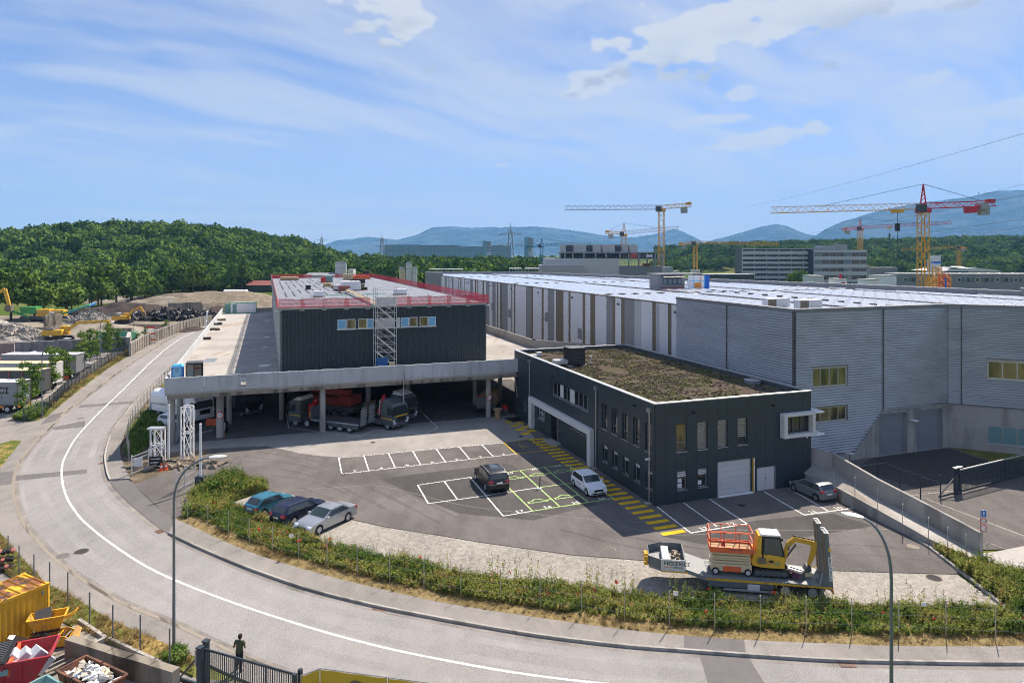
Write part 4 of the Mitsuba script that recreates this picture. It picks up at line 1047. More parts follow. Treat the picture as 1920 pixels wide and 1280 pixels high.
part(ws,'window_sill',upright(rect(6.7,19.3,11.10,11.19),WP,U,.05,.2),'m_alu')
uq=(la(G(578,543,WZ)),lb(G(578,543,WZ)))
ch=part(ws,'roof_upstand',site_slab(sbox(uq[0]-.5,uq[1],uq[0]+.5,uq[1]+1.0),WZ,WZ+.9),'m_offwhite'); part(ch,'opening',site_slab(sbox(uq[0]-.4,uq[1]-.07,uq[0]+.4,uq[1]-.01),WZ+.1,WZ+.8),'m_black')

# red netting on posts round the roof
net=thing('edge_protection','red debris netting on posts round the workshop roof','safety net')
def net_run(P,d,W_,step,skip=()):
    m_=int(round(W_/step)); n=nrm(d)
    for i in range(m_+1):
        t=W_*i/m_
        part(net,'post',MB().tube([P+d*t+n*.30+[0,0,WZ-.35],P+d*t+n*.30+[0,0,WZ+1.35]],.03,6).addm(upright(rect(t-.3,t+.3,WZ-.42,WZ-.34),P,d,.14,.5)),'m_steel')
    for z in (.42,.92):
        for i in range(m_):
            if i in skip:continue
            part(net,'rail',MB().beam(P+d*(W_*i/m_)+n*.26+[0,0,WZ+z],P+d*(W_*(i+1)/m_)+n*.26+[0,0,WZ+z],.04),'m_dark_grey')
    r=np.random.default_rng(int(W_*10))
    for i in range(m_):
        if i in skip:continue
        a,b=W_*i/m_-.2,W_*(i+1)/m_+.35
        ts=np.linspace(a,b,9); mb=MB(); pts=[]
        for t in ts:
            w=.20+.045*math.sin(t*3.1)+.02*math.sin(t*9)+.02*(i%3)
            pts+=[P+d*t+n*w+[0,0,WZ-.06+.03*math.sin(t*5)],P+d*t+n*(w+.05*math.sin(t*4+1))+[0,0,WZ+1.02+.06*math.sin(t*2.2)]]
        f=[]
        for j in range(8):f+=[[2*j,2*j+2,2*j+3],[2*j,2*j+3,2*j+1]]
        part(net,'net_panel',MB().add(pts,f),'m_net')
net_run(WP,U,WW,WW/10,skip=(4,))
net_run(L(WA1,WB0),V,WB1-WB0,5.2)
net_run(L(WA0,WB1),-V,WB1-WB0,5.2)
net_run(L(WA1,WB1),-U,WW,3.2,skip=(3,4))

# scaffold stair tower against the front
sc=thing('scaffold_tower','galvanised scaffold stair tower in front of the dark workshop','scaffold')
S0,S1,B_0,B_1=WA0+11.15,WA0+13.75,WB0-2.1,WB0-.5
for a in (S0,S1):
    for b in (B_0,B_1):part(sc,'standard',MB().tube([L(a,b,DZ),L(a,b,16.4)],.045,7),'m_alu')
    part(sc,'standard',MB().tube([L(a+(.28 if a==S0 else-.28),B_0,DZ),L(a+(.28 if a==S0 else-.28),B_0,16.3)],.035,6),'m_alu')
for i,z in enumerate((6.5,8.4,10.3,12.2,14.1)):
    for b in (B_0,B_1):
        part(sc,'ledger',MB().beam(L(S0,b,z),L(S1,b,z),.06),'m_alu'); part(sc,'guard_rail',MB().beam(L(S0,b,z+1.0),L(S1,b,z+1.0),.045),'m_alu')
    part(sc,'platform',site_slab(sbox(S0 if i%2 else S1-.8,B_0,S0+.8 if i%2 else S1,B_1),z,z+.06),'m_steel')
    if i<4:
        part(sc,'stair_flight',MB().beam(L(S0+.2,B_0+.02,z+1.9),L(S1-.15,B_0+.02,z),.05,.16),'m_alu')
        part(sc,'stair_rail',MB().beam(L(S0+.2,B_0-.02,z+2.8),L(S1-.15,B_0-.02,z+.95),.05),'m_alu')
        st=MB()
        for q in range(8):f=q/8; st.box(0,.01,0,.01,0,.01) if False else st.beam(L(S0+.35+(S1-S0-.6)*f,B_0+.06,z+1.8-1.8*f),L(S0+.35+(S1-S0-.6)*f,B_0+.75,z+1.8-1.8*f),.2,.03)
        part(sc,'stair_treads',st,'m_alu',kind='stuff')
        part(sc,'diagonal',MB().beam(L(S0,B_1,z),L(S1,B_1,z+1.9),.04),'m_alu')
lt=MB()
for z in (12.4,10.5,8.6):
    for k_ in range(4):
        x0,x1=S0+.2+k_*.56,S0+.2+(k_+1)*.56
        lt.beam(L(x0,B_1-.05,z if k_%2 else z+.55),L(x1,B_1-.05,z+.55 if k_%2 else z),.03)
part(sc,'lattice',lt,'m_alu',kind='stuff')
for a in (S0-.0,S1-.05):
    for z in range(20):pass
part(sc,'tarpaulin',site_slab(sbox(S0+.12,B_0-.08,S0+1.5,B_0-.05),DZ+.02,DZ+1.55),'m_tarp_blue')
part(sc,'notice_board',site_slab(sbox(S1-.95,B_0-.12,S1-.2,B_0-.08),DZ+.5,DZ+1.0),'m_cream')
for z0 in (14.2,15.2,16.1):part(sc,'guard_rail',MB().beam(L(S0,B_0,z0),L(S1,B_0,z0),.04),'m_alu')
tb_=part(sc,'toe_board',site_slab(sbox(S0+.1,B_0+.05,S1-.1,B_0+.1),14.25,15.15),'m_offwhite')
chute=thing('rubbish_chute','long pale rubbish chute sloping from the roof hopper to the scaffold','chute')
hp0=G(650,549,WZ); c0,c1=hp0+[0,0,.5],L(S0+.2,B_0+.6,WZ+.35)
part(chute,'trough',MB().beam(c0,c1,.45,.12),'m_wood_pale'); part(chute,'side_board',MB().beam(c0+[.2,0,.12],c1+[.2,0,.12],.05,.25),'m_offwhite')
hop=thing('roof_hopper','rust red material hopper on the workshop roof at the head of the chute','hopper',M=siteM(la(hp0)-.3,lb(hp0)+1.0,WZ))
part(hop,'bin',MB().cbox(-.9,.9,-.8,.8,.3,1.15,.05),'m_stain_red'); part(hop,'leg',MB().box(-.8,-.65,-.7,.7,0,.3).box(.65,.8,-.7,.7,0,.3),'m_rust'); part(hop,'opening',MB().box(-.75,.75,-.65,.65,1.151,1.17),'m_black')

# site materials on the workshop roof
def crate_stack(name,label,cat,a,b,w,l_,h,m,rows=2,rot=0):
    k=thing(name,label,cat,M=siteM(a,b,WZ,rot))
    part(k,'pallet',MB().box(-w,w,-l_,-l_+.12,0,.14).box(-w,w,l_-.12,l_,0,.14).box(-w,w,-.06,.06,0,.14).box(-w,w,-l_,l_,.14,.17),'m_wood')
    for i in range(rows):part(k,'stack',MB().cbox(-w+.03*i,w-.05*i,-l_+.02,l_-.03,.18+h*i/rows,.16+h*(i+1)/rows,.03),m)
    return k
ab=lambda x,y:(la(G(x,y,WZ)),lb(G(x,y,WZ)))
for nm,lab,cat,p,w,l_,h,m,rows,rot in (
    ('insulation_stack','white wrapped insulation boards stacked at mid roof on the workshop','material stack',ab(657,544.5),1.7,1.2,1.5,'m_white',3,0),
    ('insulation_stack','pale grey boards left of the white wrapped insulation on the workshop roof','material stack',ab(639,544),1.0,1.0,.8,'m_offwhite',2,20),
    ('membrane_roll_stack','dark roofing rolls stacked beyond the white insulation on the workshop roof','material stack',ab(670,531.5),1.6,.7,.8,'m_black',2,0),
    ('tool_crate','cluttered dark and tan tool crates right of the white insulation','tool crate',ab(674,543),.8,.7,.9,'m_bronze_panel',2,10),
    ('tool_crate','small dark crate with tan lid right of the cluttered crates on the roof','tool crate',ab(681,544),.5,.6,.45,'m_black',1,35),
    ('material_pallet','tan pallet load on the chute line, further from the rust red hopper','pallet',ab(613,537),.7,.6,.6,'m_wood_pale',1,0),
    ('material_pallet','tan pallet load on the chute line, nearer the rust red hopper','pallet',ab(628,540),.7,.6,.5,'m_wood',1,0),
    ('roof_light_box','small white roof light box just behind the front netting, left part','roof light',ab(597,557),.7,.55,.75,'m_white',1,0),
    ('roof_light_box','small white roof light box just behind the front netting, right of the scaffold','roof light',ab(750,552.5),1.0,.5,.8,'m_white',1,0),
    ('green_machine','green and white compressor near the rear edge of the workshop roof','machine',ab(615,529),1.0,.8,1.3,'m_teal_paint',2,0),
    ('red_machine','red winch frame left of the green compressor on the workshop roof','machine',ab(606,530),.5,.7,1.1,'m_red',2,0),
    ('timber_stack','tan timber boxes piled at the left rear corner of the workshop roof','timber stack',ab(543,525),2.2,1.2,.7,'m_wood_pale',3,0),
    ('timber_stack','tan plywood box at the rear edge of the workshop roof, right of the silo','timber stack',ab(652.5,524.5),1.1,1.0,1.4,'m_wood_pale',1,0)):
    crate_stack(nm,lab,cat,p[0],p[1],w,l_,h,m,rows,rot)
for i in range(5):
    p=ab(661+i*7,524-i*.3); crate_stack('brick_pallet','orange brick pallet in the row along the rear roof edge','brick pallet',p[0],p[1]-1,.5,.5,.7+.25*(i%2),'m_orange',2)
for k_ in [q for q in labels if q.startswith('brick_pallet')]:labels[k_]['group']='brick pallets on the workshop roof'
gn=solo('green_hose',MB().tube([L(-23.4,60,WZ+.05),L(-20,61,WZ+.05),L(-17,62.4,WZ+.05),L(-14,61.5,WZ+.05),L(-11.5,63,WZ+.05)],.07,6),'m_green','green hose laid across the workshop roof','hose')

# ------------------------------------------------------------------ walls of the footpath ramp, fences on it
rwall=thing('ramp_wall','long sloping concrete wall right of the office footpath','wall')
pts=[G(*p) for p in RWB[:5]]
for i in range(4):
    p,q=pts[i],pts[i+1]; Ln=np.linalg.norm((q-p)[:2]); d=np.r_[(q-p)[:2]/Ln,0]
    m_=2 if Ln>4 else 1
    for j in range(m_):
        f0,f1=j/m_,(j+1)/m_
        hz=lambda f:p[2]+(q[2]-p[2])*f
        part(rwall,'wall_panel',upright(Polygon([(Ln*f0+.01,-.1),(Ln*f1-.01,-.1),(Ln*f1-.01,hz(f1)+1.4),(Ln*f0+.01,hz(f0)+1.4)]),np.r_[p[:2],0],d,-.24,0),'m_concrete')
p0_=pts[0]+7*V; d_=-V
part(rwall,'wall_panel',upright(Polygon([(0,-.1),(7,-.1),(7,3.1),(0,4.0)]),np.r_[p0_[:2],0],d_,-.24,0),'m_concrete')
lwall=thing('ramp_kerb_wall','low concrete wall between the asphalt yard and the footpath','wall')
pts=[L(15.6+.6,2.5)]+[G(*p) for p in LWT[:6]]
for i in range(6):
    p,q=pts[i],pts[i+1]; Ln=np.linalg.norm((q-p)[:2]); d=np.r_[(q-p)[:2]/Ln,0]
    za,zb=(q[2] if i==0 else p[2])+.04,q[2]+.04
    part(lwall,'wall_panel',upright(Polygon([(.008,-.1),(Ln-.008,-.1),(Ln-.008,zb),(.008,za)]),np.r_[p[:2],0],d,-.06,.10),'m_concrete')
for i,(x,y,z) in enumerate(((1563.5,912,1.0),(1603,930,.9),(1645,955,.85),(1692.5,983,.7),(1741,1010,.5),(1777,1030,.35),(1811.5,1044,.25),(1850.5,1060,.15))):
    p=G(x,y,z)
    k=thing('fence_post',('thin steel fence post on the low wall beside the footpath' if i<5 else 'thin steel fence post in the weeds at the foot of the footpath'),'fence post',group='posts along the footpath wall' if i<5 else 'posts at the foot of the footpath')
    part(k,'shaft',MB().tube([p-[0,0,.3],p+[0,0,1.5]],.028,7),'m_steel'); part(k,'cap',MB().cyl(p+[0,0,1.5],p+[0,0,1.54],.036,7),'m_white')
# ------------------------------------------------------------------ vehicles
def lathe_y(prof,n=20):      # prof: (r, y) pairs, turned about the y axis
    a=np.arange(n)*2*np.pi/n; m_=len(prof); v=[]
    for r,y in prof:v+=[[r*math.cos(t),y,r*math.sin(t)] for t in a]
    f=[]
    for i in range(m_-1):
        for j in range(n):
            k=(j+1)%n
            f+=[[i*n+j,i*n+k,(i+1)*n+k],[i*n+j,(i+1)*n+k,(i+1)*n+j]]
    return trimesh.Trimesh(np.array(v),np.array(f),process=False)
def wheel(parent,x,y,r,w,rim='m_alu',spokes=5,name='wheel'):
    s=1 if y>0 else-1
    M=place((x,y,r))
    tyre=lathe_y([(r*.62,-w/2*s),(r*.93,-w/2*s),(r,-w*.36*s),(r,w*.36*s),(r*.94,w/2*s),(r*.64,w/2*s),(r*.62,w*.30*s)])
    if s<0:tyre.faces=tyre.faces[:,::-1]
    tyre.apply_transform(M)
    k=part(parent,name,tyre,'m_tyre',smooth=40)
    mb=MB(); R=r*.64
    mb.tube([(0,w*.10*s,0),(0,w*.28*s,0)],R*.99,20)
    for i in range(spokes):
        t=2*np.pi*i/spokes+.3
        mb.beam((R*.12*math.cos(t),w*.36*s,R*.12*math.sin(t)),(R*.95*math.cos(t),w*.38*s,R*.95*math.sin(t)),R*.28,.03,up=(0,1,0))
    mb.tube([(0,w*.28*s,0),(0,w*.42*s,0)],R*.24,10)
    m=mb.mesh(); m.apply_transform(M); part(k,'rim',m,rim)
    rg=lathe_y([(R*.86,w*.30*s),(R*.90,w*.46*s),(R*1.0,w*.46*s),(R*1.0,w*.30*s)])
    if s<0:rg.faces=rg.faces[:,::-1]
    rg.apply_transform(M); part(k,'rim_edge',rg,rim,smooth=40)
    return k

def xprism(pts,half):        # polygon in (x, z), extruded over y in -half..half
    cs=m3.CrossSection([np.asarray(pts,float)],m3.FillRule.Positive)
    return m3.Manifold.extrude(cs,2*half).rotate([90,0,0]).translate([0,half,0])
def ccw(p):
    p=np.asarray(p,float); a=np.sum(p[:,0]*np.roll(p[:,1],-1)-np.roll(p[:,0],-1)*p[:,1])
    return p if a>0 else p[::-1]

def car(name,label,cat,loc,rot,pm,sp,group=None,glass='m_car_glass',extras=None):
    k=thing(name,label,cat,(loc[0],loc[1],loc[2] if len(loc)>2 else .012),rot,group)
    Lc,W,Hh,belt,hood=sp['L'],sp['W'],sp['H'],sp['belt'],sp['hood']
    f,r=Lc/2,-Lc/2
    xf,xr,wr=sp['xf'],sp['xr'],sp['wr']
    ws0,ws1,rw1,rw0=sp['ws0'],sp['ws1'],sp['rw1'],sp['rw0']
    tail=sp.get('tail',belt)
    body=[(r+.06,.24),(r,.42),(r+.02,tail-.18),(r+.10,tail)]
    if sp.get('boot'):body+=[(rw0,sp['boot'])]
    else:body+=[(rw0,belt+.03)]
    body+=[(rw1-.12,Hh-.10),(rw1+.1,Hh-.02),((rw1+ws1)/2,Hh),(ws1-.1,Hh-.025),(ws1+.06,Hh-.07),(ws0,hood+.02),(f-.45,hood-.10),(f-.12,hood-.22),(f-.01,.58),(f,.42),(f-.08,.22)]
    def warp(P):
        P=np.array(P); x,y,z=P.T
        s=np.where(z>belt,1-sp.get('tumble',.20)*np.clip((z-belt)/(Hh-belt),0,1)**1.1,1.0)
        s=s*(1-.13*np.abs(x/f)**5)*np.where(z<.45,1-.05*(0.45-z)/.25,1)
        s=s*np.where((z>belt-.12) & (z<belt),1.0,1.0)
        crown=np.where(z>belt+.1,-.035*(2*y/W)**2,-.02*(2*y/W)**2)
        return np.c_[x,y*s,z+crown*(z>.6)]
    solid=xprism(ccw(body),W/2).refine_to_length(.16).warp_batch(warp)
    skin=solid.translate([0,0,-.6]).scale([1.006,1.014,1.010]).translate([0,0,.6])
    cut=solid
    for x in (xf,xr):
        for s in (1,-1):
            cy=m3.Manifold.cylinder(.34,wr+.055,wr+.055,24).rotate([90,0,0]).translate([x,W/2+.05 if s>0 else-W/2+.29,wr])
            cut=cut-cy
    part(k,'body',cut,pm,smooth=32)
    well=MB()
    for x in (xf,xr):well.box(x-wr-.05,x+wr+.05,-W/2+.29,W/2-.29,.18,wr*2+.05)
    part(k,'wheel_housing',well,'m_black')
    zt=Hh-.11
    def side(p):return skin^xprism(ccw(p),W)
    # side glass split by pillars
    A0=ws0-.10-(ws0-ws1)*.12; A1=ws1-.06; R1=rw1+.10; R0=rw0+.12+(rw1-rw0)*.15
    zb=belt+.035
    cuts=sp.get('pillars',[(.02)])
    xs=[R0]+list(cuts)+[A0]
    poly=Polygon([(R0,zb),(A0,zb),(A1,zt),(R1,zt)])
    for a,b in zip(xs[:-1],xs[1:]):
        q=poly.intersection(sbox(a+(.04 if a != R0 else-1),0,b-(.04 if b != A0 else-1),5))
        for s in (1,-1):
            hb=m3.Manifold.cube([9,2,9],True).translate([0,s*(1.0+.25),0])
            for g in polys(q):
                m=side(np.array(g.exterior.coords)[:-1])^hb
                if m.num_tri():part(k,'side_window',m,glass)
    th=.035
    def band(x0,z0,x1,z1,half,nm,m,out=.022):
        n=np.array([z1-z0,-(x1-x0)]); n /= np.linalg.norm(n)
        if n[1]<0:n=-n
        a,b=np.array([x0,z0]),np.array([x1,z1])
        p=[a-n*th,b-n*th,b+n*(out+.2),a+n*(out+.2)]
        mm=skin^xprism(ccw(p),half)
        if mm.num_tri():part(k,nm,mm,m)
    band(ws0-.05,hood+.05,ws1+.02,Hh-.10,W*.405,'windscreen','m_windscreen')
    band(rw0+.03,(sp.get('boot') or belt)+.07,rw1-.06,Hh-.12,W*.37,'rear_window',glass)
    def block(x0,x1,y0,y1,z0,z1,nm,m):
        mm=skin^m3.Manifold.cube([x1-x0,y1-y0,z1-z0]).translate([x0,y0,z0])
        if mm.num_tri():part(k,nm,mm,m)
    for s in (1,-1):
        y0,y1=(W*.26,W*.52) if s>0 else (-W*.52,-W*.26)
        block(f-.34,f+.1,y0,y1,.60,.60+sp.get('lamp',.15),'headlight','m_headlight')
        tz=sp.get('tz',(.72,.95))
        block(r-.1,r+.22,y0*1.08,y1,tz[0],tz[1],'tail_light','m_taillight')
        part(k,'mirror',MB().cbox(A0-.18,A0+.02,s*(W/2+.02)-.0 if s>0 else-(W/2+.18),s*(W/2+.18) if s>0 else-(W/2+.02),belt+.0,belt+.15,.035),pm)
        for hx in sp.get('handles',(.0,-.85)):block(hx-.09,hx+.09,s*W*.42-.3,s*W*.42+.3,belt-.14,belt-.10,'door_handle','m_alu' if sp.get('chrome') else pm)
    block(f-.3,f+.1,-W*.24,W*.24,.46,.64,'grille','m_black')
    block(f-.3,f+.1,-W*.34,W*.34,.26,.38,'lower_grille','m_black')
    part(k,'number_plate',MB().box(r-.025,r+.02,-.26,.26,sp.get('pz',.62),sp.get('pz',.62)+.11),'m_white')
    part(k,'number_plate',MB().box(f-.02,f+.025,-.2,.2,.40,.50),'m_white')
    block(r-.1,r+.3,-W,W,.24,.40,'rear_bumper','m_black' if sp.get('black_bumper') else pm)
    for x in (xf,xr):
        for s in (1,-1):wheel(k,x,s*(W/2-.115),wr,.22,sp.get('rim','m_alu'))
    if extras:extras(k,skin,block)
    return k
HATCH=dict(L=4.0,W=1.74,H=1.45,belt=.92,hood=.93,xf=1.27,xr=-1.25,wr=.31,ws0=.95,ws1=.30,rw1=-1.45,rw0=-1.86,tail=.98,pillars=[.02,-.85],tz=(.78,1.0))
OLDH=dict(L=3.95,W=1.62,H=1.40,belt=.90,hood=.90,xf=1.25,xr=-1.18,wr=.29,ws0=.80,ws1=.22,rw1=-1.25,rw0=-1.80,tail=.92,pillars=[-.12,-1.0],black_bumper=True,tumble=.16,rim='m_steel',tz=(.62,.80))
WAGON=dict(L=4.55,W=1.78,H=1.48,belt=.93,hood=.94,xf=1.38,xr=-1.28,wr=.32,ws0=1.0,ws1=.35,rw1=-1.75,rw0=-2.12,tail=.98,pillars=[.05,-.85,-1.45],tz=(.74,.96))
SEDAN=dict(L=4.87,W=1.85,H=1.47,belt=.94,hood=.93,xf=1.50,xr=-1.37,wr=.335,ws0=1.02,ws1=.25,rw1=-1.0,rw0=-1.75,tail=1.0,boot=1.03,pillars=[-.15,-.98],chrome=True,tz=(.72,.98),tumble=.24)
SUV=dict(L=4.92,W=2.0,H=1.74,belt=1.12,hood=1.10,xf=1.55,xr=-1.42,wr=.375,ws0=1.15,ws1=.45,rw1=-1.95,rw0=-2.28,tail=1.15,pillars=[.05,-.95,-1.55],tz=(.90,1.12),lamp=.17,pz=.85,tumble=.19)
H_=lambda x,y:math.degrees(math.atan2(y,x))
def roofrails(k,skin,block):
    for s in (1,-1):part(k,'roof_rail',MB().tube([(-1.6,s*.62,1.46),(-1.4,s*.64,1.51),(.1,s*.64,1.51),(.3,s*.62,1.46)],.022,6),'m_dark_grey')
def suvx(k,skin,block):
    block(-1.0,.25,-.46,.46,1.5,2.0,'sunroof','m_car_glass'); part(k,'antenna',MB().addm(hullm([(-1.5,0,1.72),(-1.3,0,1.72),(-1.5,.04,1.72),(-1.5,0,1.80)])),'m_paint_black')
    for s in (1,-1):part(k,'roof_rail',MB().tube([(-1.7,s*.74,1.66),(-1.5,s*.76,1.73),(.2,s*.76,1.73),(.45,s*.74,1.66)],.022,6),'m_alu')
    block(-2.6,-2.3,-.95,.95,.80,.84,'trim_strip','m_alu')
CZ=.02
car('parked_car','old teal blue hatchback parked in the gravel pocket beside the weeds','car',(-19.35,54.75,CZ),57,'m_paint_teal',OLDH)
car('parked_car','dark navy estate car parked between the teal hatchback and the silver saloon','car',(-16.5,53.2,CZ),57,'m_paint_navy',WAGON,extras=roofrails)
car('parked_car','silver saloon parked nose towards the weeds at the edge of the asphalt','car',(-14.05,51.65,CZ),238.3,'m_paint_silver',SEDAN)
car('parked_car','black sport utility car standing across the white bay lines','car',(-1.86,60.7,.016),109.3,'m_paint_black',SUV,extras=suvx)
def firm(k,skin,block):      # door lettering, a few centimetres tall, red on white
    for s in (-1,):
        part(k,'door_lettering',lettering('car repair',.13,.004,(.55,-.876,.66),(-1,0,0),bold=True) if False else MB().box(-.55,.35,-.885,-.877,.66,.72).mesh(),'m_red')
        part(k,'door_mark',MB().box(.85,1.0,-.875,-.868,.68,.80),'m_red')
car('parked_car','white hatchback with red door marks parked in the green marked bay by the office','car',(6.65,59.35,.016),-70.2,'m_paint_white',HATCH,extras=firm)
car('parked_car','grey hatchback parked against the office corner by the low wall','car',(25.55,58.1,.016),109.8,'m_paint_grey',{**HATCH,'L':3.85,'rim':'m_steel'})
car('parked_car','white hatchback parked under the deck beside the tanker lorry','car',(-40.3,81.5,.03),-22,'m_paint_white',HATCH)

# ------------------------------------------------------------------ low loader trailer with its loads
tr0=G(1549.7,1094.5,1.0); td=np.array([math.cos(math.radians(-8.6)),math.sin(math.radians(-8.6)),0]); tn=np.array([-td[1],td[0],0])
TRL=place(np.r_[(tr0+.42*td+1.25*tn)[:2],.01],-8.6)     # x runs to the rear, y away from the road; rear end at x = 0
tl=thing('low_loader_trailer','grey low loader trailer with raised ramps carrying a lift and a mini excavator','trailer',M=TRL)
part(tl,'deck',MB().frame8([(-7.3,-1.25,.72),(-7.3,-1.25,.92),(-7.3,1.25,.72),(-7.3,1.25,.92),(-1.9,-1.25,.72),(-1.9,-1.25,.92),(-1.9,1.25,.72),(-1.9,1.25,.92)]).frame8([(-1.9,-1.25,.80),(-1.9,-1.25,.92),(-1.9,1.25,.80),(-1.9,1.25,.92),(-.1,-1.25,.70),(-.1,-1.25,.80),(-.1,1.25,.70),(-.1,1.25,.80)]),'m_trailer_deck')
for i in range(9):part(tl,'deck_plank',MB().box(-7.2,-2.0,-1.15+i*.26,-.93+i*.26,.921,.935),'m_trailer_grey' if i%2 else 'm_trailer_deck')
part(tl,'side_rail',MB().frame8([(-7.3,-1.28,.78),(-7.3,-1.28,.90),(-7.3,-1.251,.78),(-7.3,-1.251,.90),(-.1,-1.28,.72),(-.1,-1.28,.82),(-.1,-1.251,.72),(-.1,-1.251,.82)]),'m_yellow'); part(tl,'side_rail',MB().box(-7.3,-.1,1.251,1.28,.62,.86),'m_yellow')
part(tl,'side_skirt',MB().box(-7.2,-3.4,-1.23,-1.15,.40,.72),'m_trailer_grey'); part(tl,'chassis_beam',MB().box(-7.2,-.3,-.6,-.4,.35,.72).box(-7.2,-.3,.4,.6,.35,.72),'m_dark_grey')
part(tl,'tool_box',MB().cbox(-4.9,-4.2,-1.26,-.7,.28,.66,.03),'m_offwhite'); part(tl,'guard_bar',MB().box(-6.3,-3.1,-1.24,-1.18,.22,.34),'m_alu')
neck=MB().frame8([(-8.6,-1.25,1.12),(-8.6,-1.25,1.34),(-8.6,1.25,1.12),(-8.6,1.25,1.34),(-7.3,-1.25,.70),(-7.3,-1.25,.94),(-7.3,1.25,.70),(-7.3,1.25,.94)])
part(tl,'neck',neck,'m_trailer_deck'); part(tl,'front_platform',MB().frame8([(-10.7,-.8,1.10),(-10.7,-.8,1.34),(-10.7,.8,1.10),(-10.7,.8,1.34),(-10.0,-1.25,1.10),(-10.0,-1.25,1.34),(-10.0,1.25,1.10),(-10.0,1.25,1.34)]).box(-10.0,-8.6,-1.25,1.25,1.10,1.34),'m_trailer_deck')
bd=part(tl,'side_board',MB().box(-10.0,-8.55,-1.29,-1.251,1.16,1.85),'m_offwhite')
part(bd,'lettering',lettering('FRIDERICI',.215,.006,(-9.83,-1.291,1.52),(1,0,0)),'m_black'); part(bd,'lettering',lettering('SPECIAL',.10,.006,(-9.25,-1.291,1.34),(1,0,0)),'m_black'); part(bd,'rule',MB().box(-9.83,-9.32,-1.296,-1.291,1.37,1.40),'m_orange')
part(tl,'yellow_strip',MB().box(-10.0,-8.4,-1.30,-1.252,1.08,1.155),'m_yellow')
part(tl,'side_board',MB().box(-10.0,-8.55,1.251,1.29,1.16,1.85),'m_trailer_grey'); part(tl,'front_board',MB().beam((-10.02,-1.25,1.55),(-10.72,-.80,1.55),.04,.55).beam((-10.02,1.25,1.55),(-10.72,.80,1.55),.04,.55).box(-10.74,-10.70,-.8,.8,1.28,1.83),'m_trailer_grey')
part(tl,'rear_board',MB().box(-8.58,-8.52,-1.22,1.22,1.34,1.85),'m_trailer_grey')
for z in (1.25,1.55,1.8):part(tl,'coupling',MB().cbox(-11.0,-10.75,-.9,-.65,z,z+.16,.03).cbox(-11.0,-10.75,-.2,.05,z-.2,z-.02,.03),'m_yellow')
part(tl,'support_leg',MB().box(-7.15,-6.95,-.95,-.75,.05,.72).box(-7.3,-6.8,-1.05,-.65,0,.06),'m_black')
for x in (-2.40,-.85):
    wheel(tl,x-.35,-1.10,.42,.36,'m_alu',8); wheel(tl,x-.35,1.10,.42,.36,'m_alu',8)
    part(tl,'mudguard',MB().addm(upright(Point(0,0).buffer(.50).difference(Point(0,0).buffer(.46)).intersection(sbox(-1,.12,1,.36)),(x-.35,-.91,.42),(1,0,0),0,.38)),'m_black')
for y0,nm in ((-1.2,1),(.30,0)):
    rk=part(tl,'loading_ramp',MB().frame8([(-.30,y0,.78),(-.52,y0,3.95),(-.30,y0+.85,.78),(-.52,y0+.85,3.95),(-.02,y0,.78),(-.30,y0,3.95),(-.02,y0+.85,.78),(-.30,y0+.85,3.95)]),'m_trailer_grey')
    for q in (.06,.52):part(rk,'track_plate',MB().frame8([(-.335,y0+q,.95),(-.545,y0+q,3.93),(-.335,y0+q+.28,.95),(-.545,y0+q+.28,3.93),(-.30,y0+q,.95),(-.52,y0+q,3.93),(-.30,y0+q+.28,.95),(-.52,y0+q+.28,3.93)]),'m_bronze_panel')
    part(rk,'top_edge',MB().box(-.54,-.28,y0,y0+.05,3.951,4.0).box(-.54,-.28,y0+.8,y0+.85,3.951,4.0).box(-.34,-.28,y0+.05,y0+.8,3.951,4.0),'m_alu')
    for q in (.15,.62):part(rk,'hinge_foot',MB().addm(hullm([(-.3,y0+q,.72),(.02,y0+q,.72),(.06,y0+q,.3),(-.2,y0+q,.9),(-.3,y0+q+.12,.72),(.02,y0+q+.12,.72),(.06,y0+q+.12,.3),(-.2,y0+q+.12,.9)])),'m_black')
    if nm:
        m=meshkit.text_mesh('FRIDERICI',.20,.006,True); v_=np.array(m.vertices)
        up_=np.array([-.22,0,3.17]); up_ /= np.linalg.norm(up_)
        m.vertices=np.array([-.02,y0-.008,1.15])+v_[:,:1]*up_+v_[:,1:2]*np.array([-1,0,0.])+v_[:,2:3]*np.array([0,-1,0.])
        part(rk,'lettering',m,'m_white'); part(rk,'mark',MB().box(-.30,-.16,y0-.008,y0-.001,2.9,3.1),'m_yellow')
part(tl,'ramp_leg_plate',MB().addm(hullm([(-.9,-1.2,.76),(-.1,-1.2,.6),(-.3,-1.2,1.5),(-.9,-.5,.76),(-.1,-.5,.6),(-.3,-.5,1.5)])),'m_trailer_grey')
part(tl,'rear_light',MB().box(-.08,0,-1.2,-.9,.45,.6).box(-.08,0,.9,1.2,.45,.6),'m_taillight')
def on_trailer(x,y,z=.936,rot=0):return TRL@place((x,y,z),rot)
bag=thing('stowed_gear','cardboard, straps and planks heaped in the front well of the trailer','gear',M=on_trailer(-9.3,0,1.341))
part(bag,'crate',MB().cbox(-.60,-.15,-.95,.95,0,.42,.03),'m_offwhite'); part(bag,'plank',MB().box(-.05,.6,-.9,-.7,.0,.10).box(-.02,.5,-.6,-.4,0,.08),'m_wood'); r4=np.random.default_rng(4); mbb=MB()
for i in range(14):mbb.addm(cbox(-.12,.12,-.08,.08,0,.1,.02),place((r4.uniform(0,.55),r4.uniform(-.2,.9),r4.uniform(0,.1)),r4.uniform(0,180),r4.uniform(-20,20)))
part(bag,'straps',mbb,'m_bronze_panel',kind='stuff')
lift=thing('scissor_lift','folded scissor lift with orange guard rails on the trailer, left of the excavator','scissor lift',M=on_trailer(-5.75,-.15))
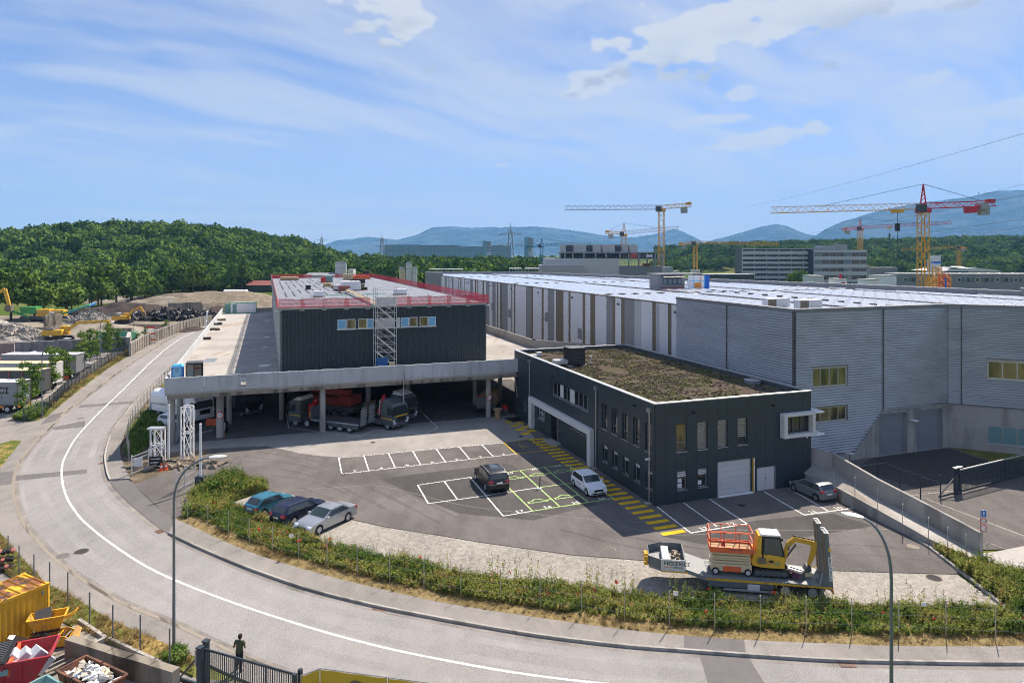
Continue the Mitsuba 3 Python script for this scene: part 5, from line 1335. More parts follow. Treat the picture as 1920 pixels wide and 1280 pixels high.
part(lift,'chassis',MB().cbox(-1.2,1.2,-.6,.6,.18,.62,.04),'m_cream'); part(lift,'battery_box',MB().cbox(-.5,.55,-.64,-.6,.20,.52,.012),'m_orange')
for x in (-.95,.95):
    for y in (-.6,.6):wheel(lift,x,y,.21,.18,'m_offwhite',5)
for i in range(4):part(lift,'scissor_arm',MB().box(-1.12,1.12,-.52+.06*(i%2),.52-.06*(i%2),.66+i*.16,.78+i*.16),'m_cream')
part(lift,'platform',MB().cbox(-1.28,1.28,-.62,.62,1.32,1.46,.02),'m_orange'); part(lift,'toe_board',MB().box(-1.28,1.28,-.64,-.61,1.46,1.66).box(-1.28,1.28,.61,.64,1.46,1.66).box(-1.3,-1.27,-.62,.62,1.46,1.66).box(1.27,1.3,-.62,.62,1.46,1.66),'m_orange')
for x in (-1.26,-.45,.45,1.26):
    for y in (-.62,.62):part(lift,'guard_post',MB().box(x-.025,x+.025,y-.025,y+.025,1.46,2.62),'m_orange')
for z in (2.05,2.6):
    for y in (-.62,.62):part(lift,'guard_rail',MB().box(-1.26,1.26,y-.022,y+.022,z-.022,z+.022),'m_orange')
    for x in (-1.26,1.26):part(lift,'guard_rail',MB().box(x-.022,x+.022,-.62,.62,z-.022,z+.022),'m_orange')
part(lift,'control_box',MB().cbox(-.62,-.4,-.74,-.56,1.75,2.05,.02),'m_red'); part(lift,'name_plate',MB().box(-.15,.6,-.648,-.641,1.49,1.58),'m_stain_red'); part(lift,'platform_floor',MB().box(-1.24,1.24,-.6,.6,1.461,1.47),'m_wood')

def tracks(k,L_,W_,h,y,m='m_black'):
    o=Polygon(np.vstack([[(L_/2-h/2+h/2*math.cos(t),h/2+h/2*math.sin(t)) for t in np.linspace(-math.pi/2,math.pi/2,9)],[(-L_/2+h/2-h/2*math.cos(t),h/2-h/2*math.sin(t)) for t in np.linspace(-math.pi/2,math.pi/2,9)]]))
    q=part(k,'track',MB().addm(upright(o.difference(o.buffer(-.06)),(0,y-W_/2,0),(1,0,0),-W_,0)),'m_rubber')
    mb=MB(); ring_=o.exterior; n_=int(ring_.length/.11)
    for i in range(n_):
        a=ring_.interpolate(i/n_,True); b=ring_.interpolate((i+.3)/n_,True)
        mb.beam((a.x,y,a.y),(b.x,y,b.y),W_,.05,up=(0,1,0)) if False else mb.addm(upright(LineString([(a.x,a.y),(b.x,b.y)]).buffer(.028,cap_style=3),(0,y-W_/2,0),(1,0,0),-W_,0))
    part(q,'cleats',mb,'m_rubber',kind='stuff')
    mb=MB()
    for i in range(6):x=-L_/2+h/2+(L_-h)*i/5; mb.tube([(x,y-W_*.45,h/2),(x,y+W_*.45,h/2)],h*.36,10)
    part(q,'rollers',mb,'m_dark_grey',kind='stuff')
exc=thing('mini_excavator','yellow mini excavator with glazed cab on the trailer, boom towards the ramps','mini excavator',M=on_trailer(-3.45,.0))
for y in (-.62,.62):tracks(exc,2.05,.35,.50,y)
part(exc,'undercarriage',MB().cbox(-.6,.6,-.5,.5,.2,.56,.04),'m_dark_grey')
rear_body=xprism(ccw([(-1.05,.62),(-1.1,.9),(-.95,1.35),(-.35,1.45),(.75,1.30),(.78,.62)]),.86).refine_to_length(.2)
rear_body=rear_body.warp_batch(lambda P:np.c_[np.array(P)[:,0],np.array(P)[:,1]*(1-.28*np.clip((-np.array(P)[:,0]-.2)/.9,0,1)**2),np.array(P)[:,2]])
part(exc,'superstructure',rear_body,'m_excavator',smooth=35)
cabs=part(exc,'cab',MB().addm(hullm([(x,y,z) for x,z in ((-.55,1.2),(.72,.72),(.78,1.35),(.50,2.5),(-.5,2.52)) for y in (-.84,.18)])),'m_black')
part(cabs,'roof',MB().cbox(-.62,.58,-.88,.22,2.48,2.60,.05),'m_light_panel'); part(cabs,'rear_pillar',MB().addm(hullm([(x,y,z) for x,z in ((-.86,1.3),(-.58,1.3),(-.52,2.55),(-.74,2.5)) for y in (-.80,.14)])),'m_excavator')
part(cabs,'side_window',MB().addm(hullm([(x,y,z) for x,z in ((-.42,1.38),(.66,1.30),(.47,2.40),(-.38,2.42)) for y in (-.858,-.842)])),'m_windscreen'); part(cabs,'windscreen',MB().addm(hullm([(.80,-.76,1.40),(.80,.10,1.40),(.54,-.76,2.40),(.54,.10,2.40),(.77,-.76,1.40),(.77,.1,1.4),(.51,-.76,2.4),(.51,.1,2.4)])),'m_windscreen')
part(cabs,'door_mark',MB().box(.18,.46,-.86,-.845,.78,1.0),'m_green'); part(exc,'engine_grille',MB().addm(upright(rect(-.75,-.3,.85,1.2),(0,-.80,0),(1,0,0),.0,.075)),'m_bronze_panel'); part(exc,'side_label',MB().addm(upright(rect(-.15,.12,.95,1.08),(0,-.86,0),(1,0,0),.0,.008)),'m_black')
part(exc,'work_lamp',MB().cbox(.5,.66,-.95,-.8,2.3,2.45,.03),'m_black'); part(exc,'mirror',MB().cbox(.95,1.05,-.9,-.75,1.75,2.0,.03),'m_dark_grey')
def armseg(k,nm,pts,w,m):
    return part(k,nm,MB().addm(upright(Polygon(pts),(0,-.10+w/2-w,0),(1,0,0),-w,0)),m)
boom=armseg(exc,'boom',[(.72,.75),(.95,.72),(1.20,1.65),(1.55,2.02),(2.60,1.84),(2.68,2.06),(1.46,2.28),(1.06,1.92)],.20,'m_excavator')
armseg(exc,'dipper_arm',[(2.45,2.10),(2.80,2.02),(2.74,1.4),(2.42,.62),(2.26,.66),(2.46,1.5)],.17,'m_excavator')
part(boom,'cylinder',MB().tube([(1.0,-.1,.95),(1.6,-.1,1.85)],.055,10).tube([(1.4,-.1,2.36),(2.6,-.1,2.16)],.05,10),'m_dark_grey',smooth=40)
part(exc,'bucket',MB().addm(hullm([(x,y,z) for x,z in ((2.18,.62),(2.42,.60),(2.46,.34),(2.2,.22),(2.02,.36)) for y in (-.32,.16)])),'m_dark_grey')
part(exc,'dozer_blade',MB().box(1.12,1.2,-.78,.78,.06,.36).beam((.6,-.4,.25),(1.15,-.5,.22),.08).beam((.6,.4,.25),(1.15,.5,.22),.08),'m_black')
tb2=thing('parts_crate','dark crate with purple panel beside the excavator bucket','crate',M=on_trailer(-1.95,-.45,.937,-35))
part(tb2,'box',MB().cbox(-.45,.45,-.32,.32,0,.45,.03),'m_dark_grey'); mat('m_purple',(.12,.025,.08),.6); part(tb2,'panel',MB().box(-.3,.3,-.34,-.325,.1,.4),'m_purple'); part(tb2,'slat',MB().box(-.4,.4,-.2,-.1,.46,.5).box(-.4,.4,.1,.2,.46,.5),'m_alu')
sk=thing('sand_sack','tan sack lying on the trailer between crate and ramps','sack',M=on_trailer(-1.35,-.1,.90,20)); part(sk,'sack',MB().addm(hullm([(x,y,z) for x in (-.4,.4) for y in (-.28,.28) for z in (.02,.2)]+[(x,y,.3) for x in (-.25,.22) for y in (-.15,.15)])),'m_cream',smooth=60)

# ------------------------------------------------------------------ lorries
def lorry_cab(k,x0,pm,W=2.5,z0=.55,top=3.1,fr=1,band='m_yellow',roof='m_white',L_=1.9):
    """Cab from x0 (rear wall) to x0 + L_ (front)."""
    x1=x0+L_
    prof=ccw([(x0,z0),(x1-.02,z0),(x1,1.6),(x1-.16,top-.35),(x1-.35,top-.05),(x0+.2,top),(x0,top-.06)])
    c=part(k,'cab',xprism(prof,W/2).refine_to_length(.35).warp_batch(lambda P:np.c_[np.array(P)[:,0],np.array(P)[:,1]*(1-.05*np.clip((np.array(P)[:,2]-1.7)/1.4,0,1)),np.array(P)[:,2]]),pm,smooth=30)
    part(c,'roof_cap',MB().addm(hullm([(x0+.05,y,top-.02) for y in (-1.1,1.1)]+[(x1-.45,y,top-.02) for y in (-1.05,1.05)]+[(x0+.1,y,top+.38) for y in (-.95,.95)]+[(x0+.7,y,top+.33) for y in (-.9,.9)])),roof)
    part(c,'windscreen',MB().addm(hullm([(x1+.005,y,1.72) for y in (-1.13,1.13)]+[(x1-.14,y,top-.40) for y in (-1.08,1.08)]+[(x1-.04,y,1.72) for y in (-1.1,1.1)])),'m_car_glass')
    for s in (1,-1):
        part(c,'side_window',MB().addm(hullm([(x,s*W/2*q,z) for x,z,q in ((x1-.2,1.75,1.005),(x1-.3,top-.5,.985),(x1-1.05,top-.5,.985),(x1-1.05,1.75,1.005))]+[(x1-.6,s*W/2*.96,2.1)])),'m_car_glass')
        part(c,'mirror',MB().cbox(x1-.05,x1+.12,s*(W/2+.1)-.12,s*(W/2+.1)+.12,1.75,2.5,.04),'m_black')
        if band:part(c,'stripe',MB().box(x0+.02,x1-.15,min(s*W/2,s*(W/2+.012)),max(s*W/2,s*(W/2+.012)),1.24,1.36),band)
        part(c,'headlight',MB().cbox(x1-.2,x1+.03,min(s*.75,s*1.2),max(s*.75,s*1.2),.72,.95,.04),'m_headlight')
        part(c,'hazard_mark',MB().box(x1-.02,x1+.02,min(s*1.0,s*1.24),max(s*1.0,s*1.24),.98,1.25),'m_white')
    part(c,'grille',MB().box(x1-.01,x1+.02,-.72,.72,.98,1.55),'m_black')
    if band:part(c,'front_band',MB().box(x1+.0,x1+.03,-1.0,1.0,1.55,1.70),band)
    part(c,'bumper',MB().cbox(x1-.3,x1+.06,-W/2,W/2,.42,.72,.05),'m_dark_grey' if pm != 'm_white_gloss' else pm)
    return c
fl=G(616,807)
hd=156.4
t1=thing('crane_lorry','grey five axle lorry with loading ramps and a crane behind its cab, under the deck','lorry',M=place((-21.9,80.9,.02),hd))
lorry_cab(t1,2.95,'m_paint_truck',L_=1.75)
part(t1,'chassis',MB().box(-5.2,3.0,-.5,.5,.55,.9),'m_dark_grey'); part(t1,'load_deck',MB().box(-5.4,1.4,-1.25,1.25,.92,1.12),'m_paint_truck'); part(t1,'side_rail',MB().box(-5.4,1.4,1.251,1.29,.98,1.10).box(-5.4,1.4,-1.29,-1.251,.98,1.10),'m_alu')
part(t1,'front_bulkhead',MB().box(1.36,1.44,-1.25,1.25,1.12,2.5),'m_trailer_grey'); part(t1,'side_skirt',MB().box(-5.3,.2,1.15,1.22,.5,.92),'m_paint_truck')
for x in (3.75,2.0,-1.4,-2.75,-4.1):
    for y in (-1.05,1.05):wheel(t1,x,y,.5,.34,'m_alu',8)
for y0 in (-1.2,.35):
    q=part(t1,'loading_ramp',MB().frame8([(-5.7,y0,.9),(-5.95,y0,3.0),(-5.7,y0+.85,.9),(-5.95,y0+.85,3.0),(-5.55,y0,.9),(-5.8,y0,3.0),(-5.55,y0+.85,.9),(-5.8,y0+.85,3.0)]),'m_trailer_grey')
    for i in range(6):part(q,'rung',MB().box(-5.98-.0,-5.6,y0+.1,y0+.75,1.1+i*.3,1.17+i*.3),'m_alu')
part(t1,'crane_column',MB().cbox(1.6,2.4,-.5,.5,.9,2.6,.06),'m_red'); part(t1,'crane_arm',MB().beam((2.0,.1,2.6),(1.0,.9,3.2),.3).beam((1.0,.9,3.2),(2.3,-.9,2.9),.26),'m_red'); part(t1,'crane_hook',MB().cbox(1.7,1.95,.6,.9,1.2,1.7,.04),'m_yellow')
t2=thing('crane_tractor','grey tractor lorry with a red crane and yellow front band, under the deck','lorry',M=place((-14.9,81.25,.02),-35.5))
lorry_cab(t2,.35,'m_paint_truck',roof='m_paint_truck',L_=2.0)
part(t2,'chassis',MB().box(-3.0,.5,-.5,.5,.55,.9),'m_dark_grey'); part(t2,'side_tank',MB().cbox(-1.5,.2,-1.2,-.7,.42,.95,.06),'m_trailer_grey'); part(t2,'mudguard',MB().box(-2.9,-1.6,-1.25,1.25,1.05,1.12),'m_paint_truck')
for x in (1.35,-2.2):
    for y in (-1.05,1.05):wheel(t2,x,y,.5,.34,'m_alu',8)
part(t2,'crane_column',MB().beam((-.5,0,.9),(-.5,0,2.3),.6),'m_red'); part(t2,'crane_arm',MB().beam((-.6,.2,2.2),(-.25,-.2,3.7),.32).beam((-.25,-.2,3.7),(-1.0,-.4,1.5),.26),'m_crane_red'); part(t2,'crane_cylinder',MB().tube([(-.75,-.5,1.3),(-.55,-.5,3.2)],.09,8),'m_alu',smooth=40); part(t2,'headboard',MB().box(-3.0,-2.9,-.9,.9,1.1,2.6),'m_bronze_panel')
t3=thing('white_lorry','pale cabbed lorry parked in the dark behind the grey tractor lorry','lorry',M=place((-14.3,84.4,.02),-35.5))
lorry_cab(t3,.35,'m_paint_truck',roof='m_white',L_=2.0,band=None,top=3.4); part(t3,'chassis',MB().box(-5.0,.5,-.5,.5,.55,.9),'m_dark_grey'); part(t3,'body',MB().box(-5.0,.2,-1.2,1.2,1.0,1.3),'m_dark_grey')
for x in (1.35,-2.2,-3.6):
    for y in (-1.05,1.05):wheel(t3,x,y,.5,.34,'m_alu',8)
mc=thing('mobile_crane','orange red mobile crane with a long boom parked behind the grey lorry','mobile crane',M=place((-24.3,87.6,.02),157))
part(mc,'chassis',MB().cbox(-5.5,5.5,-1.25,1.25,.8,1.5,.08),'m_dark_grey'); part(mc,'turntable',MB().cbox(-3.6,2.0,-1.2,1.2,1.5,2.5,.1),'m_dark_red'); part(mc,'counterweight',MB().cbox(-5.2,-3.4,-1.25,1.25,1.6,2.8,.1),'m_dark_red')
bm=part(mc,'boom',MB().beam((-4.5,.3,3.0),(5.2,.3,3.6),.8,.9),'m_dark_red'); part(bm,'boom_tip',MB().beam((5.2,.3,3.7),(7.0,.3,3.85),.6,.7),'m_red')
for i in range(6):
    part(bm,'hazard_stripe',MB().frame8([(-3.2+.45*(i%3),-.165,2.95+.5*(i//3)),(-3.0+.45*(i%3),-.165,3.25+.5*(i//3)),(-3.2+.45*(i%3),-.15,2.95+.5*(i//3)),(-3.0+.45*(i%3),-.15,3.25+.5*(i//3)),(-3.08+.45*(i%3),-.165,2.95+.5*(i//3)),(-2.88+.45*(i%3),-.165,3.25+.5*(i//3)),(-3.08+.45*(i%3),-.15,2.95+.5*(i//3)),(-2.88+.45*(i%3),-.15,3.25+.5*(i//3))]),'m_white')
part(mc,'cab',MB().cbox(2.6,4.6,.2,1.25,1.5,2.9,.1),'m_black')
for x in (-4.4,-2.9,-1.2,1.2,2.7,4.3):
    for y in (-1.05,1.05):wheel(mc,x,y,.6,.4,'m_trailer_grey',6)
tk=thing('tanker_lorry','white tanker lorry reaching out from under the left end of the deck','lorry',M=place((-41.3,85.6,.02),-31))
part(tk,'chassis',MB().box(-4.6,3.2,-.5,.5,.55,.95),'m_dark_grey')
el=np.linspace(0,2*np.pi,25)[:-1]; ring0=np.c_[np.full(24,0),1.22*np.cos(el),2.15+1.1*np.sign(np.sin(el))*np.abs(np.sin(el))**.8]
part(tk,'tank',MB().addm(hullm(np.vstack([ring0+[-4.9,0,0]-[0,0,0],ring0+[2.0,0,0],(ring0-[0,0,2.15])*.8+[-5.15,0,2.15],(ring0-[0,0,2.15])*.8+[2.2,0,2.15]]))),'m_white_gloss',smooth=40)
part(tk,'side_skirt',MB().box(-4.6,1.8,-1.24,-1.18,.7,1.5).box(-4.6,1.8,1.18,1.24,.7,1.5),'m_white'); part(tk,'rear_panel',MB().box(-5.2,-5.1,-1.2,1.2,.6,1.9),'m_white'); part(tk,'hazard_plate',MB().box(-5.23,-5.2,-.95,-.5,1.5,1.8),'m_red'); part(tk,'rear_lamp',MB().box(-5.23,-5.2,-1.1,-.85,.7,.9).box(-5.23,-5.2,.85,1.1,.7,.9),'m_taillight')
lorry_cab(tk,2.4,'m_white_gloss',band=None,L_=2.1,top=3.0)
for x in (3.5,-1.9,-3.3):
    for y in (-1.05,1.05):wheel(tk,x,y,.5,.34,'m_alu',8)
tk2=thing('dark_lorry','dark lorry parked beyond the white tanker under the deck','lorry',M=place((-34.6,87.5,.02),-31))
lorry_cab(tk2,.35,'m_paint_black',band=None,roof='m_dark_grey',L_=2.0,top=3.0); part(tk2,'body',MB().cbox(-5.5,.2,-1.25,1.25,1.0,3.2,.05),'m_dark_grey')
for x in (1.35,-2.6,-4.0):
    for y in (-1.05,1.05):wheel(tk2,x,y,.5,.34,'m_alu',8)
ft=thing('flat_trailer','dark flat trailer stacked with pallets by the right columns under the deck','trailer',M=siteM(-1.9,37.5,.02,60))
part(ft,'bed',MB().cbox(-3.2,3.0,-1.2,1.2,.8,1.05,.04),'m_dark_grey'); part(ft,'headboard',MB().box(-3.2,-3.1,-1.2,1.2,1.05,2.2),'m_dark_grey'); part(ft,'tail_lamp',MB().box(-3.26,-3.2,.5,.75,2.3,2.45).box(-3.26,-3.2,.9,1.1,2.3,2.45),'m_taillight')
for i in range(5):part(ft,'pallet',MB().box(-1.5,1.8,-1.0,1.0,1.06+i*.28,1.22+i*.28),'m_wood')
for x in (-1.8,.0,1.4):
    for y in (-1.0,1.0):wheel(ft,x,y,.45,.34,'m_trailer_grey',6)
rb_=thing('red_barrel','red drum beside the office wall under the deck edge','barrel',M=siteM(-1.0,34.3,.9)); part(rb_,'drum',lathe_y([(.0,-.4),(.3,-.4),(.32,-.2),(.3,0),(.32,.2),(.3,.4),(.0,.4)]),'m_red',smooth=40); part(rb_,'cradle',MB().box(-.3,.3,-.35,.35,-.88,-.3),'m_dark_grey')
rl=thing('cable_reel','small wooden stand in front of the right column under the deck','stand',M=siteM(-2.55,32.6,.012)); part(rl,'top',MB().cyl((0,0,1.05),(0,0,1.15),.6,16),'m_wood'); part(rl,'stem',MB().tube([(0,0,.05),(0,0,1.05)],[.34,.40],12),'m_wood'); part(rl,'foot',MB().cyl((0,0,0),(0,0,.06),.5,16),'m_wood')
plz=thing('pale_rubble','added pale boards standing in for sunlit ground in the gap by the office','pile',M=siteM(2.5,60,0))  # pale boards added to imitate bright sunlit ground beyond the deck
r5=np.random.default_rng(8)
for i in range(16):part(plz,'board',MB().addm(cbox(-1.2,1.2,-.05,.05,0,r5.uniform(.8,1.8),.01),place((r5.uniform(-3,3),r5.uniform(-2,2),r5.uniform(0,2.2)),r5.uniform(0,180),r5.uniform(-30,30),r5.uniform(-30,30))),'m_white' if i%3 else 'm_cream')
# ------------------------------------------------------------------ lamps, signs, fences, gates
def street_lamp(label,base,h,reach,az,group=None):
    k=thing('street_lamp',label,'street lamp',base,az,group)
    part(k,'pole',MB().tube([(0,0,0),(0,0,h-2.2)],[.085,.058],12),'m_pole',smooth=40)
    t=np.linspace(0,1,9); arc=np.c_[reach*(1-np.cos(t*math.pi/2*.92))/(1-math.cos(math.pi/2*.92)),0*t,h-2.2+2.15*np.sin(t*math.pi/2)**.9]
    part(k,'arm',MB().tube(arc,np.linspace(.062,.045,9),10),'m_pole',smooth=40)
    part(k,'base_plate',MB().cyl((0,0,0),(0,0,.05),.2,12),'m_steel')
    e=arc[-1]
    pts=[]
    for x,hw,zt,zb in ((-.15,.06,.06,-.03),(.1,.15,.11,-.05),(.45,.18,.10,-.06),(.72,.08,.03,-.03)):
        pts+=[(e[0]+x,-hw,e[2]+.01),(e[0]+x,hw,e[2]+.01),(e[0]+x,0,e[2]+zt),(e[0]+x,-hw*.8,e[2]+zb),(e[0]+x,hw*.8,e[2]+zb)]
    hd_=part(k,'lamp_head',hullm(pts),'m_lamp',smooth=50); part(hd_,'lens',MB().box(e[0]+.1,e[0]+.55,-.11,.11,e[2]-.075,e[2]-.06),'m_offwhite')
    return k
b=G(326,1222); street_lamp('tall street lamp by the kerb behind the sliding gate, head over the road',b,9.9,1.8,20)
street_lamp('street lamp close to the camera in front of the trailer, upper half in frame',(14.92,26.85,0),9.9,1.15,135)
street_lamp('slim street lamp on the left verge by the trailer lot entrance',G(78.8,783.8),9.8,2.4,40)
street_lamp('slim street lamp behind the row of young trees on the left verge',G(188,699.8),10.2,2.6,40)
b=G(251,658.6); street_lamp('distant street lamp at the end of the block wall',b,8.2,.6,90)
b=G(316.6,621); street_lamp('distant street lamp along the curved boundary wall',b,8.0,.6,90)
lp=thing('bollard_lamp','small mushroom lamp beside the sloping ramp wall','lamp',G(1593,880)); part(lp,'pole',MB().tube([(0,0,0),(0,0,1.5)],.05,8),'m_pole'); part(lp,'lamp_head',MB().tube([(0,0,1.5),(0,0,1.56),(0,0,1.66)],[.42,.45,.1],14),'m_lamp')

def round_sign(k,c,d,r,text,h):
    n=np.array([d[1],-d[0],0.0]); c=np.asarray(c,float)
    a=np.arange(28)*2*np.pi/28; circ=Polygon(np.c_[np.cos(a),np.sin(a)])
    s_=part(k,'sign_disc',upright(affinity.scale(circ,r,r),c,d,0,.012),'m_red')
    part(s_,'face',upright(affinity.scale(circ,r*.76,r*.76),c,d,.012,.015),'m_white')
    if text:
        m=meshkit.text_mesh(text,h,.002,True); w=m.bounds[1][0]-m.bounds[0][0]
        v_=np.array(m.vertices); m.vertices=c+(v_[:,:1]-w/2)*np.asarray(d)+(v_[:,1:2]-h/2)*np.array([0,0,1.0])+(v_[:,2:3]+.015)*n
        part(s_,'lettering',m,'m_black')
c=L(-34.66,34.7); k=thing('speed_sign','round red ringed sign reading 10 on the left column of the deck','traffic sign'); round_sign(k,c+[0,0,2.55]-V*.45,U,.38,'10',.26); part(k,'bracket',MB().beam(c+[0,0,2.55]-V*.2,c+[0,0,2.55]-V*.45,.06),'m_steel')
c=L(-3.43,33.6); k=thing('speed_sign','round red ringed sign reading 10 on the right column of the deck','traffic sign'); round_sign(k,c+[0,0,2.5]-V*.38,U,.33,'10',.22); part(k,'bracket',MB().beam(c+[0,0,2.5]-V*.2,c+[0,0,2.5]-V*.38,.06),'m_steel')
b=G(1838.5,1037); X_=np.array([1.0,-.05,0]); k=thing('sign_post','post with a blue arrow sign above two red ringed signs at the ramp end','traffic sign')
part(k,'post',MB().tube([b,b+[0,0,3.05]],.032,10),'m_steel',smooth=40)
Y_=np.array([-X_[1],X_[0],0]); c=b+np.array([.19,0,0])-Y_*.04
q=part(k,'one_way_plate',upright(rect(-.19,.19,2.47,3.0),c,X_,0,.012),'m_white'); part(q,'blue_face',upright(rect(-.165,.165,2.50,2.97),c,X_,.012,.015),'m_sign_blue')
part(q,'arrow',upright(unary_union([rect(-.022,.022,2.56,2.82),Polygon([(-.09,2.78),(.09,2.78),(0,2.92)])]),c,X_,.015,.018),'m_white')
round_sign(k,c+[0,0,2.22],X_,.225,'18',.16); round_sign(k,c+[0,0,1.73],X_,.225,'3,5t',.09)

# wire fence along the verge
def post_fence(name,label,line,step,h,r,m,base=.05,wires=(.6,1.2,1.75),wire_m='m_steel',slim=True):
    k=thing(name,label,'fence'); P=list(along(line,step))
    for p,_ in P:
        q=part(k,'post',MB().tube([(p[0],p[1],base-.1),(p[0],p[1],base+h)],r,7),m)
    for z in wires:
        part(k,'wire',MB().tube([(p[0],p[1],base+z) for p,_ in P],.006,4),wire_m)
    return k,P
fl_=G2([(352,985),(420,1008),(500,1038),(600,1066),(700,1091),(800,1112),(900,1129),(960,1134),(1022,1146),(1090,1157),(1166,1169),(1242,1179.6),(1319,1184),(1394,1187),(1471,1189.5),(1543,1191),(1625,1192.5),(1700,1197),(1772,1199),(1846,1205),(1930,1208),(2050,1208)])
fence1,FP=post_fence('wire_fence','thin steel post and wire fence standing in the roadside weeds',spline(fl_,4),2.42,2.05,.026,'m_steel')
for i,(x,y) in enumerate(((546,1004),(1267,1112),(1732,1132))):
    p=G(x,y,1.5); part(fence1,'notice',MB().box(p[0]-.14,p[0]+.14,p[1]-.01,p[1]+.01,p[2]-.11,p[2]+.11),'m_white')
fl2=G2([(242,866),(238,838),(243,815),(252,795),(270,768),(300,732),(330,700),(362,668),(398,640),(418,622)])
post_fence('wire_fence','steel post and wire fence rising along the grass bank left of the deck',spline(fl2,5),2.5,2.1,.04,'m_steel')
fl3=G2([(44,792),(70,782),(96,764),(130,732),(165,706),(196,686),(225,668),(243,657)])
fd,DP=post_fence('dark_fence','dark mesh panel fence on the left verge behind the young trees',spline(fl3,5),2.5,1.75,.045,'m_gate',wires=(.15,.45,.75,1.05,1.35,1.65),wire_m='m_gate')
vm=[]
for (p,_),(q,_) in zip(DP[:-1],DP[1:]):
    mb=MB()
    for t in np.linspace(.06,.94,16):c=p+(q-p)*t; mb.box(c[0]-.008,c[0]+.008,c[1]-.008,c[1]+.008,.1,1.75)
    part(fd,'mesh_panel',mb,'m_gate',kind='stuff')
posts_front=[(15.2,1057),(35.6,1078),(63.5,1096),(93,1112),(127,1133),(168,1174.5),(211.5,1200),(263,1221),(318,1249)]
k=thing('post_row','row of bare dark fence posts along the dry verge by the yellow container','fence')
for x,y in posts_front:
    p=G(x,y,.05); part(k,'post',MB().tube([p-[0,0,.2],p+[0,0,1.9]],.038,7),'m_pole')
part(k,'tension_wire',MB().tube([G(x,y,.05)+[0,0,1.8] for x,y in posts_front],.005,4),'m_steel')

# sliding gate at the front, yellow covered fence
ga,gb=G(384,1215,2.0),G(556,1263,2.0); gd=(gb-ga); gd[2]=0; gl=np.linalg.norm(gd); gd /= gl
gate=thing('sliding_gate','dark blue grey sliding gate of upright bars at the bottom edge','gate')
G0=np.r_[ga[:2],0]
part(gate,'top_rail',upright(rect(0,gl,1.93,2.02),G0,gd,-.03,.03),'m_gate'); part(gate,'bottom_rail',upright(rect(-1.6,gl,.12,.30),G0,gd,-.05,.05),'m_gate')
nb=42
for i in range(nb):
    t=.06+(gl-.12)*i/(nb-1); w_=.045 if i%14==0 and i else .014
    part(gate,'bar',upright(rect(t-w_,t+w_,.30,1.93),G0,gd,-.018,.018),'m_gate')
part(gate,'brace',MB().beam(G0+[0,0,1.98],G0-gd*1.55+[0,0,.3],.07),'m_gate')
part(gate,'end_plate',upright(rect(-.42,-.30,1.2,1.95),G0,gd,.15,.2),'m_steel')
for t0,s_ in ((-.12,-.32),(.05,.20)):part(gate,'guide_post',upright(rect(t0-.14,t0+.10,0,2.2),G0,gd,s_,s_+.22),'m_gate'); part(gate,'post_cap',upright(rect(t0-.17,t0+.13,2.201,2.26),G0,gd,s_-.03,s_+.25),'m_gate')
for s_ in (-.25,.12):part(gate,'guide_post',upright(rect(gl-.02,gl+.14,0,2.15),G0,gd,s_,s_+.16),'m_gate')
hb=thing('banner_fence','mesh fence panels covered with yellow printed sheeting beside the gate','fence')
hp=[G(562,1270,1.9),G(600,1251,2.0),G(727,1268,2.0),G(840,1283,2.0),G(960,1299,2.0)]
for i in range(4):
    p,q=np.r_[hp[i][:2],0],np.r_[hp[i+1][:2],0]; ln=np.linalg.norm(q-p); d=(q-p)/ln
    part(hb,'frame',upright(frame_bars(.02,ln-.02,.12,2.0,.04,()),p,d,-.02,.02),'m_steel')
    ts=np.linspace(.05,ln-.05,15); pts,f=[],[]
    n=nrm(d)
    for t in ts:pts+=[p+d*t+n*(.035+.012*math.sin(t*6))+[0,0,.2],p+d*t+n*(.035+.016*math.sin(t*5+1))+[0,0,1.95]]
    for j in range(14):f+=[[2*j,2*j+2,2*j+3],[2*j,2*j+3,2*j+1]]
    sh_=part(hb,'sheeting',MB().add(pts,f),'m_banner')
    if i==1:
        a=np.linspace(0,2*np.pi,33); part(sh_,'ring_emblem',upright(Polygon(np.c_[1.75+.42*np.cos(a),1.27+.42*np.sin(a)]).difference(Polygon(np.c_[1.75+.3*np.cos(a),1.27+.3*np.sin(a)])),p,d,.055,.062),'m_bronze_panel')
    st=thing('fence_foot','concrete block carrying the yellow covered fence','fence foot',group='feet of the yellow covered fence') if False else None

# right side: sliding gate and fence of the hall's court
RG=[G(x,y) for x,y in ((1803.5,925),(1875,906),(1990,876))]
rg=thing('court_gate','dark sliding gate of thin bars across the court of the hall','gate')
p,q=RG[0],RG[2]; ln=np.linalg.norm(q-p); d=(q-p)/ln
part(rg,'top_rail',upright(rect(-.3,ln,2.02,2.12),p,d,-.04,.04),'m_alu'); part(rg,'bottom_rail',upright(rect(-3.2,ln,.18,.34),p,d,-.05,.05),'m_gate')
for i in range(90):t=.1+i*.125; part(rg,'bar',upright(rect(t-.012,t+.012,.34,2.02),p,d,-.012,.012),'m_gate') if t<ln else None
part(rg,'mullion',upright(rect(6.5,6.62,.3,2.05),p,d,-.05,.05),'m_gate'); part(rg,'brace',MB().beam(p+d*-.2+[0,0,2.0],p-d*3.1+[0,0,.35],.09),'m_gate')
for t in (-.55,.0):part(rg,'guide_post',upright(rect(t-.14,t+.14,0,2.2),p,d,-.3,-.08),'m_gate')
part(rg,'post_cap',upright(rect(-.8,.25,2.2,2.28),p,d,-.32,-.05),'m_alu')
fr_=thing('court_fence','dark post and wire fence between the ramp wall and the court gate','fence'); FPp=[G(x,y) for x,y in ((1646,900),(1687,922),(1726,933),(1763.5,934))]
for p in FPp:part(fr_,'post',MB().tube([p,p+[0,0,2.0]],.045,8),'m_gate')
